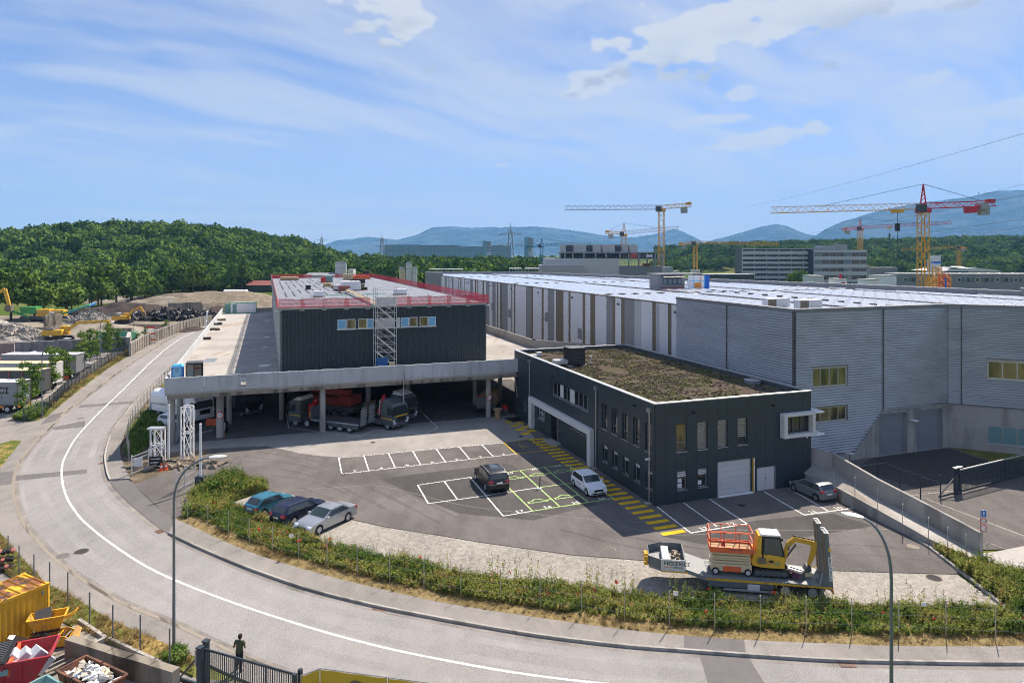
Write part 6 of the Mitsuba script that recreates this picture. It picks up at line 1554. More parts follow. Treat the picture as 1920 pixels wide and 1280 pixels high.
for z in (.35,.65,.95,1.25,1.55,1.9):part(fr_,'wire',MB().tube([p+[0,0,z] for p in FPp],.010,4),'m_gate')

# entrance: bare steel lattice frames, pole, boards
def lattice(k,base,w,h,bays,m='m_white',dpt=None,rot=0):
    dpt=dpt or w*.7; M=place(base,rot)
    tp=lambda x,y,z:(M@np.array([x,y,z,1]))[:3]
    for x in (-w/2,w/2):
        for y in (-dpt/2,dpt/2):part(k,'leg',MB().beam(tp(x,y,0),tp(x,y,h),.12),m)
    bh=h/bays
    for i in range(bays+1):
        z=min(i*bh+.04,h)
        for y in (-dpt/2,dpt/2):part(k,'crossbar',MB().beam(tp(-w/2,y,z),tp(w/2,y,z),.10),m)
    for i in range(bays):
        for y in (-dpt/2,dpt/2):
            part(k,'brace',MB().beam(tp(-w/2,y,i*bh),tp(w/2,y,(i+1)*bh),.05).beam(tp(w/2,y,i*bh),tp(-w/2,y,(i+1)*bh),.05),m)
k=thing('steel_frame','shorter of two bare white steel lattice frames by the entrance','steel frame'); lattice(k,G(296,864),1.05,3.2,2); part(k,'head_plate',MB().box(*[v_ for v_ in (G(296,864)[0]-.9,G(296,864)[0]+.65,G(296,864)[1]-.4,G(296,864)[1]+.4)],3.2,3.34),'m_alu')
k=thing('steel_frame','taller of two bare white steel lattice frames by the entrance','steel frame'); lattice(k,G(351,861),.95,5.3,2)
k=thing('entrance_pole','thick white pole between the two lattice frames','pole',G(316.5,864)); part(k,'shaft',MB().tube([(0,0,0),(0,0,5.6)],.11,12),'m_white',smooth=40); part(k,'foot',MB().cyl((0,0,0),(0,0,.12),.25,12),'m_steel')
k=thing('entrance_pole','tall white pole standing on a dark bin shaped foot by the weeds','pole',G(376,916)); part(k,'shaft',MB().tube([(0,0,0),(0,0,5.7)],[.12,.09],12),'m_white',smooth=40); part(k,'foot',MB().cbox(-.35,.35,-.35,.35,0,1.15,.05),'m_gate'); part(k,'letter_box',MB().cbox(-.2,.2,-.42,-.35,.7,1.0,.02),'m_dark_grey')
k=thing('entrance_gate','galvanised tube gate standing open on the left of the entrance','gate')
ep=[G(247,893),G(309,868)]; d=(ep[1]-ep[0]); ln=np.linalg.norm(d); d /= ln
for z in (.3,1.5,1.8):part(k,'rail',MB().beam(ep[0]+[0,0,z],ep[1]+[0,0,z],.07),'m_alu')
for t in (0,.5,1):part(k,'upright',MB().beam(ep[0]+d*ln*t,ep[0]+d*ln*t+[0,0,2.0],.09),'m_alu')
k=thing('entrance_gate','galvanised tube gate standing open on the right of the entrance','gate'); ep=[G(330,925),G(366,905)]; d=(ep[1]-ep[0]); ln=np.linalg.norm(d); d /= ln
for z in (.3,1.1,1.7):part(k,'rail',MB().beam(ep[0]+[0,0,z],ep[1]+[0,0,z],.06),'m_alu')
for t in (0,.45,1):part(k,'upright',MB().beam(ep[0]+d*ln*t,ep[0]+d*ln*t+[0,0,2.0],.08),'m_alu')
def board(label,c,w,h,z0,m,rot,lines=0):
    k=thing('notice_board',label,'notice board',c,rot)
    part(k,'panel',MB().box(-w/2,w/2,0,.04,z0,z0+h),m); part(k,'post',MB().box(-w/2+.05,-w/2+.12,.04,.1,0,z0+h).box(w/2-.12,w/2-.05,.04,.1,0,z0+h),'m_steel')
    for i in range(lines):part(k,'text_line',MB().box(-w*.38,w*.38-.2*(i%2),-.006,0,z0+h*(.78-.3*i),z0+h*(.84-.3*i)),'m_white')
board('black notice board with white lines in front of the shorter lattice frame',G(292,880),1.15,1.15,.1,'m_black',12,3)
board('blank white board with dark backing at the left of the entrance',G(259,880),.75,.85,.3,'m_white',20)
k=thing('soil_heap','heap of pale soil and rubble beside the entrance frames','heap',G(338,872))
v_,f_=[],[]
r6=np.random.default_rng(6); mbb=MB()
for i in range(60):
    q=r6.normal(0,1,2)*(1.6,.8); s=r6.uniform(.12,.4); mbb.addm(hullm(r6.normal(0,s,(9,3))*(1,1,.6)+[q[0],q[1],.1]))
part(k,'clods',mbb,'m_pile_sand',kind='stuff')
for i,(x,y,lab) in enumerate(((419,818,'orange traffic cone beside the left column under the deck'),(311,880,'small orange marker at the foot of the shorter lattice frame'),(302,882,'low orange marker beside the black notice board'))):
    k=thing('traffic_cone',lab,'traffic cone',G(x,y)); part(k,'cone',MB().tube([(0,0,.03),(0,0,.7)],[.16,.04],12),'m_orange',smooth=50); part(k,'foot',MB().box(-.2,.2,-.2,.2,0,.04),'m_orange'); part(k,'band',MB().tube([(0,0,.32),(0,0,.46)],[.115,.085],12),'m_white',smooth=50)
k=thing('vacuum_cart','dark upright machine beside the left column under the deck','machine',G(422.5,812)); part(k,'body',MB().cbox(-.3,.3,-.25,.25,.15,1.35,.05),'m_black'); part(k,'hose',MB().tube([(0,-.3,.4),(.1,-.4,.9),(.05,-.3,1.3)],.07,8),'m_offwhite',smooth=40)
k=thing('orange_barrier','low orange plastic barrier under the deck behind the left column','barrier',G(401,797)); part(k,'panel',MB().cbox(-.9,.9,-.2,.2,0,.8,.06),'m_orange'); part(k,'foot',MB().box(-.7,-.4,-.35,.35,0,.1).box(.4,.7,-.35,.35,0,.1),'m_orange')
k=thing('sign_trailer','red and white barred roadworks board on the left pavement edge','roadworks sign',G(282.5,646));
for i in range(6):part(k,'bar',MB().box(-1.0,1.0,-.03,.03,.3+i*.7,.62+i*.7),'m_red' if i%2 else 'm_white')
part(k,'post',MB().box(-1.05,-.95,.03,.1,0,4.4).box(.95,1.05,.03,.1,0,4.4),'m_steel')
for i,(x,y,lab) in enumerate(((1011,916,'knocked over thin marker post among the green charging bays'),)):
    k=thing('charging_post',lab,'post',G(x,y)); part(k,'shaft',MB().tube([(0,0,0),(.1,.1,1.1)],.05,8),'m_dark_grey'); part(k,'foot',MB().cbox(-.2,.2,-.2,.2,0,.08,.02),'m_white')

# ------------------------------------------------------------------ the person by the gate
def person(loc,rot):
    k=thing('person','person in olive shirt and dark trousers seen from behind, looking down at their hands','person',loc,rot)
    def body(bones,n=.03,it=6):
        m_=None
        for (p,rp),(q,rq) in bones:
            a=np.vstack([trimesh.creation.icosphere(2,rp).vertices+p,trimesh.creation.icosphere(2,rq).vertices+q]); h=m3.Manifold.hull_points(a); m_=h if m_ is None else m_+h
        m_=as_mesh(m_.refine_to_length(n)); m_=trimesh.Trimesh(m_.vertices,m_.faces,process=True); trimesh.smoothing.filter_taubin(m_,iterations=it); return m_
    J=lambda*p:np.array(p,float)
    # faces +x; y is the person's left
    hipL,hipR,kneL,kneR,ankL,ankR=J(0,.10,.92),J(0,-.10,.92),J(.05,.13,.49),J(-.02,-.12,.49),J(.06,.16,.09),J(-.10,-.13,.09)
    shL,shR,neck,chest,pel=J(.02,.19,1.42),J(.02,-.19,1.42),J(.02,0,1.49),J(.02,0,1.28),J(0,0,.96)
    elL,elR,wrL,wrR=J(-.02,.31,1.14),J(.02,-.30,1.15),J(.24,.16,1.16),J(.24,-.10,1.14)
    hd=J(.08,0,1.64)
    skin=[((neck,.055),(hd-[.03,0,.06],.06)),((hd,.092),(hd+[.02,0,-.07],.062)),((hd+[-.02,0,.03],.095),(hd,.09)),((hd+[.085,0,-.03],.016),(hd+[.10,0,-.05],.014)),
            ((elL,.042),(wrL,.030)),((elR,.042),(wrR,.030)),((hd+[0,.092,-.02],.018),(hd+[0,.09,.01],.02)),((hd+[0,-.092,-.02],.018),(hd+[0,-.09,.01],.02)),
            ((shL,.05),(elL,.043)),((shR,.05),(elR,.043)),((chest,.1),(neck,.05)),((chest,.1),(shL,.05)),((chest,.1),(shR,.05)),((chest,.11),(pel,.11)),
            ((pel,.11),(hipL,.085)),((pel,.11),(hipR,.085)),((hipL,.08),(kneL,.055)),((kneL,.055),(ankL,.036)),((hipR,.08),(kneR,.055)),((kneR,.055),(ankR,.036)),
            ((ankL,.036),(ankL+[.15,.02,-.05],.032)),((ankR,.036),(ankR+[.15,-.02,-.05],.032))]
    for w,s in ((wrL,1),(wrR,-1)):
        pal=w+[.07,-.02*s,.02]; skin+=[((w,.028),(pal,.034))]
        for i in range(4):
            b0=pal+[.03,(-.024+.016*i),.0]; b1=b0+[.035,-.01*s,.012-.004*i]; skin+=[((b0,.0095),(b1,.009)),((b1,.009),(b1+[.006,-.012*s,.028-.004*(i%2)],.008))]
        skin+=[((pal+[0,.022*-s,.015],.011),(pal+[.035,.03*-s,.04],.009))]
    part(k,'body',body(skin,.02,5),'m_skin',smooth=True)
    sh=[((shL,.075),(shL*.5+elL*.5,.062)),((shR,.075),(shR*.5+elR*.5,.062)),((shL,.075),(chest,.125)),((shR,.075),(chest,.125)),((shL,.07),(shR,.07)),((neck-[0,0,.03],.07),(chest,.13)),((chest+[0,.05,0],.12),(pel+[0,.05,-.02],.125)),((chest-[0,.05,0],.12),(pel-[0,.05,.02],.125))]
    part(k,'shirt',body(sh,.03,6),'m_olive',smooth=True)
    trn=[((pel+[0,.04,-.03],.125),(hipL,.105)),((pel-[0,.04,.03],.125),(hipR,.105)),((hipL,.10),(kneL,.075)),((kneL,.075),(ankL+[0,0,.03],.058)),((hipR,.10),(kneR,.075)),((kneR,.075),(ankR+[0,0,.03],.058))]
    part(k,'trousers',body(trn,.03,6),'m_trousers',smooth=True)
    part(k,'hair',body([((hd+[-.035,0,.035],.098),(hd+[.0,0,.055],.092)),((hd+[-.06,0,-.02],.075),(hd+[-.03,0,.03],.098))],.02,5),'m_hair',smooth=True)
    for a in (ankL,ankR):part(k,'shoe',hullm(np.vstack([trimesh.creation.icosphere(1,r_).vertices*[1,1,.7]+q for q,r_ in ((a+[-.04,0,-.055],.05),(a+[.08,0,-.06],.05),(a+[.17,0,-.065],.04))])),'m_black',smooth=60)
    part(k,'telephone',MB().cbox(.335,.35,-.04,.06,1.17,1.31,.004),'m_black')
pp=G(449,1258); person((pp[0],pp[1],.05),78)
# ------------------------------------------------------------------ scrap yard at the lower left
def open_bin(k,top,bot,h,m,t=.06,inner=None,rim=True):
    """Skip with sloping sides: top and bot are (x0, x1, y0, y1)."""
    def ring(a,z):return [(a[0],a[2],z),(a[1],a[2],z),(a[1],a[3],z),(a[0],a[3],z)]
    o=ring(bot,.12)+ring(top,h); s=lambda a:(a[0]+t,a[1]-t,a[2]+t,a[3]-t)
    i_=ring(s(bot),.12+t)+ring(s(top),h)
    v=o+i_; f=[]
    for q in range(4):
        p=(q+1)%4
        f+=[[q,p,4+p],[q,4+p,4+q],[8+q,12+p,8+p],[8+q,12+q,12+p],[4+q,4+p,12+p],[4+q,12+p,12+q]]
    f+=[[0,2,1],[0,3,2],[8,9,10],[8,10,11]]
    part(k,'bin',MB().add(v,f),m)
    if rim:
        mb=MB(); r=ring(top,h)
        for q in range(4):mb.beam(r[q],r[(q+1)%4],.10,.08)
        part(k,'rim',mb,m)
    mb=MB()
    for x in np.linspace(bot[0]+.3,bot[1]-.3,4):
        for sgn,yb,yt in ((-1,bot[2],top[2]),(1,bot[3],top[3])):mb.beam((x,yb+sgn*.03,.15),(x,yt+sgn*.03,h-.02),.08,.06)
    part(k,'stiffener',mb,m)
    part(k,'skid',MB().box(bot[0],bot[1],-.6,-.45,0,.12).box(bot[0],bot[1],.45,.6,0,.12),'m_black')
# yellow shipping container
pt=G(92,1092,2.59); ax=G(0,1128.7,2.59)-pt; ax[2]=0; ax /= np.linalg.norm(ax); wv=np.array([ax[1],-ax[0],0])
if wv@(G(64.4,1070,2.59)-pt)<0:wv=-wv
CM=np.eye(4); CM[:3,0],CM[:3,1],CM[:3,3]=ax,wv,np.r_[pt[:2],0]
if np.linalg.det(CM[:3,:3])<0:CM[:3,0],CM[:3,1]=wv,ax; SWAP=True
else:SWAP=False
kc=thing('shipping_container','rust stained yellow shipping container at the left edge of the scrap yard','container',M=np.eye(4))
def cpt(l,w,z):return np.r_[pt[:2],0]+ax*l+wv*w+np.array([0,0,z])
def corr(k,nm,o,d,n,Ln,h0,h1,m,pitch=.28,amp=.035,flat=None):
    pts,f=[],[]; t=0
    while t<Ln:
        for dt,w in ((0,0),(.10,0),(.14,-amp),(.24,-amp)):
            tt=min(t+dt,Ln); pts+=[o+d*tt+n*w+h0,o+d*tt+n*w+h1]
        t+=pitch
    for j in range(len(pts)//2-1):f+=[[2*j,2*j+2,2*j+3],[2*j,2*j+3,2*j+1]]
    part(k,nm,MB().add(pts,f),m,kind='stuff')
Z=np.array([0,0,1.0])
corr(kc,'side_wall',cpt(.1,0.0,.15),ax,-wv,5.9,0*Z,2.32*Z,'m_rust_yellow'); corr(kc,'side_wall',cpt(.1,2.44,.15),ax,wv,5.9,0*Z,2.32*Z,'m_rust_yellow')
corr(kc,'end_wall',cpt(0,.1,.15),wv,-ax,2.24,0*Z,2.32*Z,'m_rust_yellow'); corr(kc,'end_wall',cpt(6.06,.1,.15),wv,ax,2.24,0*Z,2.32*Z,'m_rust_yellow')
for i in range(13):part(kc,'roof_panel',hullm([cpt(.1+i*.455+a,b,z) for a,z in ((0,2.50),(.36,2.50),(.08,2.585),(.30,2.585)) for b in (.1,2.34)]),'m_rust_yellow')
part(kc,'roof',hullm([cpt(l,w,z) for l in (.05,6.0) for w in (.05,2.39) for z in (2.44,2.52)]),'m_rust_yellow')
for w in (0,2.38):
    for z in (.08,2.53):part(kc,'side_rail',MB().beam(cpt(0,w+.03,z),cpt(6.06,w+.03,z),.09,.14),'m_rust_yellow')
for l in (0.04,6.02):
    for z in (.08,2.53):part(kc,'end_rail',MB().beam(cpt(l,0,z),cpt(l,2.44,z),.09,.14),'m_rust_yellow')
    for w in (.05,2.39):
        part(kc,'corner_post',MB().beam(cpt(l,w,0),cpt(l,w,2.5),.14),'m_rust_yellow'); part(kc,'corner_casting',MB().beam(cpt(l-.09,w,2.55),cpt(l+.09,w,2.55),.18,.12),'m_rust_yellow')
part(kc,'label_plate',MB().beam(cpt(.35,-.012,2.1),cpt(.35,-.012,2.32),.012,.14),'m_teal_paint')

# red skip with black lid
ra,rb2=G(94.5,1197.5,1.5),G(111.7,1221.5,1.5)
rx=(G(47,1233.5,1.5)-rb2); rx[2]=0; rx /= np.linalg.norm(rx)
rang=math.degrees(math.atan2(-rx[1],-rx[0]))
ctr=(ra+rb2)/2
kr=thing('red_skip','worn red skip holding flattened cardboard, black lid over its left half','skip',M=place((ctr[0]+rx[0]*2.0,ctr[1]+rx[1]*2.0,0),rang))
open_bin(kr,(-2.3,2.0,-.95,.95),(-1.6,1.15,-.85,.85),1.5,'m_skip_red')
lid=part(kr,'lid',MB().frame8([(-2.35,-1.0,1.50),(-2.35,-1.0,1.56),(-2.35,1.0,1.50),(-2.35,1.0,1.56),(.25,-1.0,1.52),(.25,-1.0,1.60),(.25,1.0,1.60),(.25,1.0,1.70)]),'m_black')
for i in range(11):part(lid,'rib',MB().frame8([(-2.2,-.85+i*.16,1.56),(-2.2,-.85+i*.16,1.60),(-2.2,-.78+i*.16,1.56),(-2.2,-.78+i*.16,1.60),(.1,-.85+i*.16,1.60+.008*i),(.1,-.85+i*.16,1.64+.008*i),(.1,-.78+i*.16,1.60+.008*i),(.1,-.78+i*.16,1.64+.008*i)]),'m_dark_grey')
part(kr,'divider',MB().box(.3,.42,-.93,.93,.9,1.53),'m_orange'); part(kr,'sticker',MB().frame8([(-1.35,-.985,.62),(-1.35,-.99,1.25),(-1.35,-.965,.62),(-1.35,-.97,1.25),(-.75,-.985,.62),(-.75,-.99,1.25),(-.75,-.965,.62),(-.75,-.97,1.25)]),'m_white'); part(kr,'sticker_print',MB().frame8([(-1.28,-.992,.70),(-1.28,-.996,.92),(-1.28,-.98,.70),(-1.28,-.985,.92),(-.82,-.992,.70),(-.82,-.996,.92),(-.82,-.98,.70),(-.82,-.985,.92)]),'m_film_blue'); part(kr,'sticker_print',MB().box(-1.25,-.85,-.998,-.985,1.08,1.14),'m_red'); part(kr,'worn_label',MB().box(-.2,.35,-.99,-.97,1.0,1.28),'m_teal_paint')
kb=thing('cardboard_pack','flattened pale cardboard boxes standing in the red skip','cardboard',M=place((ctr[0]+rx[0]*1.0+.1,ctr[1]+rx[1]*1.0+.1,.42),rang))
for i in range(3):part(kb,'box',MB().addm(cbox(-.42,.42,-.32,.32,0,1.05,.02),place((-.15+.45*i-.3,.05*i,.15),15*i,-38,5)),'m_cardboard')
part(kb,'open_carton',MB().addm(cbox(-.3,.3,-.25,.25,0,.35,.02),place((-.75,-.45,.55),20)),'m_offwhite')
kt=thing('teal_skip','faded teal skip with a white bag inside at the bottom left edge','skip',M=place(G(28,1338,.9)*[1,1,0],rang+38))
open_bin(kt,(-1.7,1.7,-.95,.95),(-1.2,1.2,-.85,.85),1.35,'m_teal_paint')
kbg=thing('refuse_bag','white plastic bag lying in the teal skip','bag',M=place(G(66,1300,1.0)*[1,1,0]+np.array([0,0,.55]),20)); part(kbg,'sack',trimesh.smoothing.filter_taubin(trimesh.Trimesh(*[(lambda s:(s.vertices*(1+.25*meshkit.noise(s.vertices*4)[:,None])*[.6,.5,.4],s.faces))(trimesh.creation.icosphere(3))][0]),iterations=4),'m_white',smooth=True)
# rusty skip with rubble
qa,qb,qc=G(161.7,1228.4,1.3),G(239,1263.5,1.3),G(105.5,1256.5,1.3)
qx=(qb-qa); qx[2]=0; qlen=np.linalg.norm(qx); qx /= qlen; qang=math.degrees(math.atan2(qx[1],qx[0])); qy=np.array([-qx[1],qx[0],0]); wid=abs((qc-qa)@qy)
kq=thing('rusty_skip','rusty brown skip heaped with pale rubble and torn sheeting','skip',M=place(np.r_[((qa+qb)/2-qy*wid/2)[:2],0],qang))
open_bin(kq,(-qlen/2,qlen/2,-wid/2,wid/2),(-qlen/2+.35,qlen/2-.35,-wid/2+.1,wid/2-.1),1.3,'m_rust')
kh=thing('rubble_load','broken pale plaster and plastic scraps filling the rusty skip','rubble',M=kq.M)
r7=np.random.default_rng(17)
for i in range(70):
    q=r7.uniform(-1,1,2)*(qlen/2-.25,wid/2-.2); s=r7.uniform(.10,.26); z=1.05+.28*(1-(q[0]/(qlen/2))**2)
    part(kh,'lump',hullm(r7.normal(0,s*.6,(10,3))*(1.2,1,.6)+[q[0],q[1],z]),('m_white','m_rubble','m_white','m_cream','m_offwhite')[i%5] if i != 33 else 'm_black')
kf=thing('rubble_load','loose dark filling beneath the pale scraps in the rusty skip','rubble',M=kq.M) if False else None
part(kh,'filling',MB().box(-qlen/2+.2,qlen/2-.2,-wid/2+.12,wid/2-.12,.8,1.04),'m_rubble')
# concrete block wall
wp0,wp1=G(120.7,1198,1.0),G(323,1259,1.0); d=wp1-wp0; d[2]=0; ln=np.linalg.norm(d); d /= ln
kw=thing('block_wall','low wall of weathered concrete blocks behind the rusty skip','wall')
nb_=5
for i in range(nb_):
    part(kw,'block',upright(rect(ln*i/nb_+.012,ln*(i+1)/nb_-.012,0,1.0-.012*(i%3)),np.r_[wp0[:2],0],d,-.45,.0),'m_concrete_old')
ke=thing('edging_beam','pale concrete kerb beams edging the gravel behind the block wall','kerb')
ep=[G(148,1167),G(198,1201),G(176,1212)]
for p,q in ((ep[0],ep[1]),(ep[1],ep[2])):part(ke,'beam',MB().beam(p+[0,0,.12],q+[0,0,.12],.18,.24),'m_concrete')
ep2=[G(205,1201),G(262,1228),G(325,1258)]
for p,q in ((ep2[0],ep2[1]),(ep2[1],ep2[2])):part(ke,'beam',MB().beam(p+[0,0,.1],q+[0,0,.1],.16,.2),'m_concrete')
solo('gravel_patch',sheet(Polygon(G2([(148,1167),(198,1201),(176,1212),(118,1196),(130,1180)])),.075),'m_gravel',kind='structure')
# tipped yellow hopper and yellow frame
yc=np.array([-24.7,36.15,0])
ky=thing('yellow_hopper','yellow tipping hopper with a dark plate in it beside the yellow container','hopper',M=place((yc[0]+.05,yc[1]+.1,.62),22,scale=.74))
open_bin(ky,(-1.15,1.15,-.6,.6),(-.65,.85,-.5,.5),1.0,'m_yellow'); part(ky,'dark_plate',MB().addm(cbox(-.5,.5,-.02,.02,0,.95,.01),place((-.2,-.05,.5),25,0,-25)),'m_dark_grey')
kz=thing('yellow_attachment','yellow steel machine attachment with broken bars next to the hopper','machine part',M=place((yc[0]+.85,yc[1]-.25,0),15,scale=.62))
part(kz,'side_plate',MB().addm(upright(Polygon([(-1.2,.1),(1.3,.1),(1.45,.45),(.6,.95),(-.9,1.0)]),(0,-.62,0),(1,0,0),0,.06)),'m_yellow'); part(kz,'side_plate',MB().addm(upright(Polygon([(-1.0,.1),(1.2,.1),(1.4,.6),(.5,1.1),(-.7,1.0)]),(0,.62,0),(1,0,0),-.06,.0)),'m_yellow')
for i in range(7):part(kz,'bar',MB().beam((-.9+i*.3,-.6,.55+.2*(i%2)),(-.6+i*.28,.62,.75+.16*((i+1)%3)),.09),('m_yellow','m_rust','m_alu')[i%3])
part(kz,'end_plate',MB().addm(hullm([(1.3,-.6,.1),(1.6,-.6,.3),(1.3,.6,.1),(1.6,.6,.9),(1.2,.6,1.2),(1.1,-.6,.7)])),'m_rust_yellow'); part(kz,'base',MB().box(-1.2,1.4,-.6,.6,.02,.14),'m_black')
kp=thing('yellow_bracket','yellow bracket arms lying on top of the hopper by the fence post','machine part',M=place((yc[0]+.75,yc[1]+.6,.85),40,scale=.6)); part(kp,'arm',MB().beam((-.6,0,.2),(.6,0,.5),.14).beam((.6,0,.5),(.9,.25,.7),.12),'m_yellow'); part(kp,'bar',MB().beam((-.6,.3,.0),(.7,.3,.2),.1),'m_yellow')
r8=np.random.default_rng(31)
kj=thing('scrap_heap','dark steel plates and boards scattered at the foot of the yellow container','scrap',M=place(G(55,1204),10))
for i in range(14):part(kj,'plate',MB().addm(cbox(-.55,.55,-.2,.2,0,.05,.01),place((r8.uniform(-1.6,1.5),r8.uniform(-.4,.7),r8.uniform(.05,.4)),r8.uniform(0,180),r8.uniform(-30,30),r8.uniform(-15,15))),('m_dark_grey','m_steel','m_bronze_panel')[i%3])
kx=thing('loose_planks','grey planks and rags strewn between the red and rusty skips','planks',M=place(G(105,1245),30))
for i in range(10):part(kx,'plank',MB().addm(cbox(-.7,.7,-.07,.07,0,.04,.008),place((r8.uniform(-.8,.6),r8.uniform(-.9,.9),.02+.03*i),r8.uniform(20,80),r8.uniform(-4,4))),'m_concrete_old' if i%2 else 'm_bronze_panel')
kd=thing('track_stack','stack of dark crawler track plates at the far left edge','track plates',M=place(G(-22,1072),30))
for j in range(3):
    for i in range(11):part(kd,'plate',MB().addm(cbox(-.11,.11,-.3,.3,0,.2,.03),place((-1.2+i*.24,j*.55-.3,.1+j*.32+.05*(i%2)),0,8*(i%2))),'m_stain_red' if (i+j)%3==0 else 'm_black')
# ------------------------------------------------------------------ trailer lot
def box_trailer(name,label,x1,y0,L_,W_,z0,z1,m_side,m_roof,wheels=True,end='m_dark_grey'):
    """Long side facing the camera along y0; right end at x1."""
    k=thing(name,label,'trailer',(0,0,0))
    x0=x1-L_
    part(k,'side_wall',MB().box(x0,x1,y0,y0+.05,z0,z1),m_side); part(k,'side_wall',MB().box(x0,x1,y0+W_-.05,y0+W_,z0,z1),m_side)
    part(k,'roof',MB().cbox(x0,x1,y0-.02,y0+W_+.02,z1,z1+.08,.03),m_roof); part(k,'floor',MB().box(x0,x1,y0,y0+W_,z0-.2,z0),'m_dark_grey')
    e=part(k,'rear_frame',MB().addm(upright(frame_bars(0,W_,z0-.1,z1+.02,.12),(x1,y0,0),(0,1,0),-.02,.06)),end); part(e,'rear_door',MB().box(x1-.03,x1+.02,y0+.12,y0+W_-.12,z0,z1-.1),m_side)
    part(k,'front_wall',MB().box(x0,x0+.05,y0+.05,y0+W_-.05,z0,z1),m_side)
    if wheels:
        for x in (x1-1.3,x1-2.6,x1-3.9):
            for y in (y0+.25,y0+W_-.25):
                q=part(k,'wheel',MB().addm(lathe_y([(0,-.17),(.48,-.17),(.5,-.1),(.5,.1),(.48,.17),(0,.17)]),place((x,y,.5))),'m_tyre',smooth=40); part(q,'rim',MB().tube([(x,y-.19,.5),(x,y+.19,.5)],.28,12),'m_alu')
        part(k,'under_guard',MB().box(x0+2,x1-4.8,y0+.05,y0+.1,.45,.95),'m_alu')
    return k
ft1=box_trailer('curtain_trailer','grey box trailer with large dark lettering at the left edge of the lot',-63.7,87.8,13,2.55,1.15,3.95,'m_trailer_grey','m_offwhite')
mat('m_trailer_side',(.27,.285,.30),.6)
for kk in [q for q in scene if q.startswith(ft1.key+'__side_wall')]:scene[kk]['bsdf']={'type':'ref','id':'m_trailer_side'}
m=meshkit.text_mesh('FRIDERICI',.82,.01,True); w_=m.bounds[1][0]
part(ft1,'lettering',lettering('FRIDERICI',.82,.012,(-64.75-w_,87.787,2.55),(1,0,0)),'m_black')
m=meshkit.text_mesh('SPECIAL',.36,.01,True); w_=m.bounds[1][0]
part(ft1,'lettering',lettering('S P E C I A L',.34,.012,(-64.75-w_*1.62,87.787,1.95),(1,0,0),bold=False),'m_black')
part(ft1,'rear_lettering',lettering('FRIDERICI',.26,.01,(-63.66,88.05,1.75),(0,1,0)),'m_white')
part(ft1,'orange_lamp',MB().box(-66.1,-65.4,87.72,87.79,.72,1.0).box(-63.72,-63.62,88.0,88.4,.72,.95).box(-63.72,-63.62,89.8,90.2,.72,.95),'m_orange_light')
part(ft1,'rear_print',MB().box(-63.66,-63.645,88.2,90.0,2.2,3.5),'m_glass_teal')
box_trailer('box_trailer','tan roofed trailer with dark red ribbed side behind the lettered trailer',-66.9,96.4,14,2.55,1.1,4.0,'m_dark_grey','m_cream')
k=Node('box_trailer',np.eye(4))
for x in (-80,-78.2,-76.4,-74.6,-72.8,-71,-69.2):part(k,'red_pillar',MB().box(x-.1,x+.1,96.30,96.42,1.0,4.0),'m_stain_red')
box_trailer('box_trailer','white sided trailer with pale tan roof, third from the front in the lot',-69.2,102.6,14,2.55,1.1,4.0,'m_offwhite','m_cream',end='m_white')
box_trailer('box_trailer','grey trailer with bright white roof furthest back in the lot',-71.5,111.7,12.2,2.55,1.1,4.0,'m_grey_panel','m_white')
tq=thing('tractor_unit','white roofed tractor unit parked left of the rear trailer','lorry',M=place((-84.0,120.5,0),196))
lorry_cab(tq,.2,'m_paint_teal',roof='m_white',band='m_yellow',L_=2.1,top=2.9); part(tq,'chassis',MB().box(-3.8,.4,-.5,.5,.5,.9),'m_dark_grey'); part(tq,'fairing',MB().beam((-.2,1.0,1.2),(-3.0,1.1,1.4),.12,.5),'m_white')
for x in (1.2,-2.4):
    for y in (-1.05,1.05):wheel(tq,x,y,.5,.34,'m_alu',6)
to=thing('orange_truck','orange loader machine beside the white roofed tractor unit','loader',M=place((-88.6,119,0),10))
part(to,'body',MB().addm(hullm([(x,y,z) for x,z in ((-3,.9),(2.6,.9),(2.8,1.8),(1.0,2.5),(-2.8,2.3)) for y in (-1.2,1.2)])),'m_orange'); part(to,'chassis',MB().box(-3,2.8,-1.0,1.0,.5,.95),'m_black')
for x in (-2,1.8):
    for y in (-1.05,1.05):wheel(to,x,y,.6,.4,'m_trailer_grey',6)
k=thing('post_sign','slim pale post standing between the trailers of the lot','post',G(38,714)); part(k,'shaft',MB().tube([(0,0,0),(0,0,2.6)],.06,8),'m_offwhite'); part(k,'head',MB().cbox(-.25,.25,-.06,.06,2.3,2.7,.02),'m_offwhite')
pal_l=('tan pallets with red straps stacked behind the fence, nearest the trailers','white wrapped load behind the dark fence','grey blocks stacked behind the dark fence near the block wall')
for i,(x,y,m_) in enumerate(((118,712,'m_orange'),(135,700,'m_wood'),(160,690,'m_offwhite'))):
    k=thing('pallet_load',pal_l[i],'pallet',M=place(G(x,y),30)); part(k,'pallet',MB().box(-.9,.9,-.6,.6,0,.15),'m_wood'); part(k,'load',MB().cbox(-.8,.8,-.5,.5,.16,1.0,.05),m_)

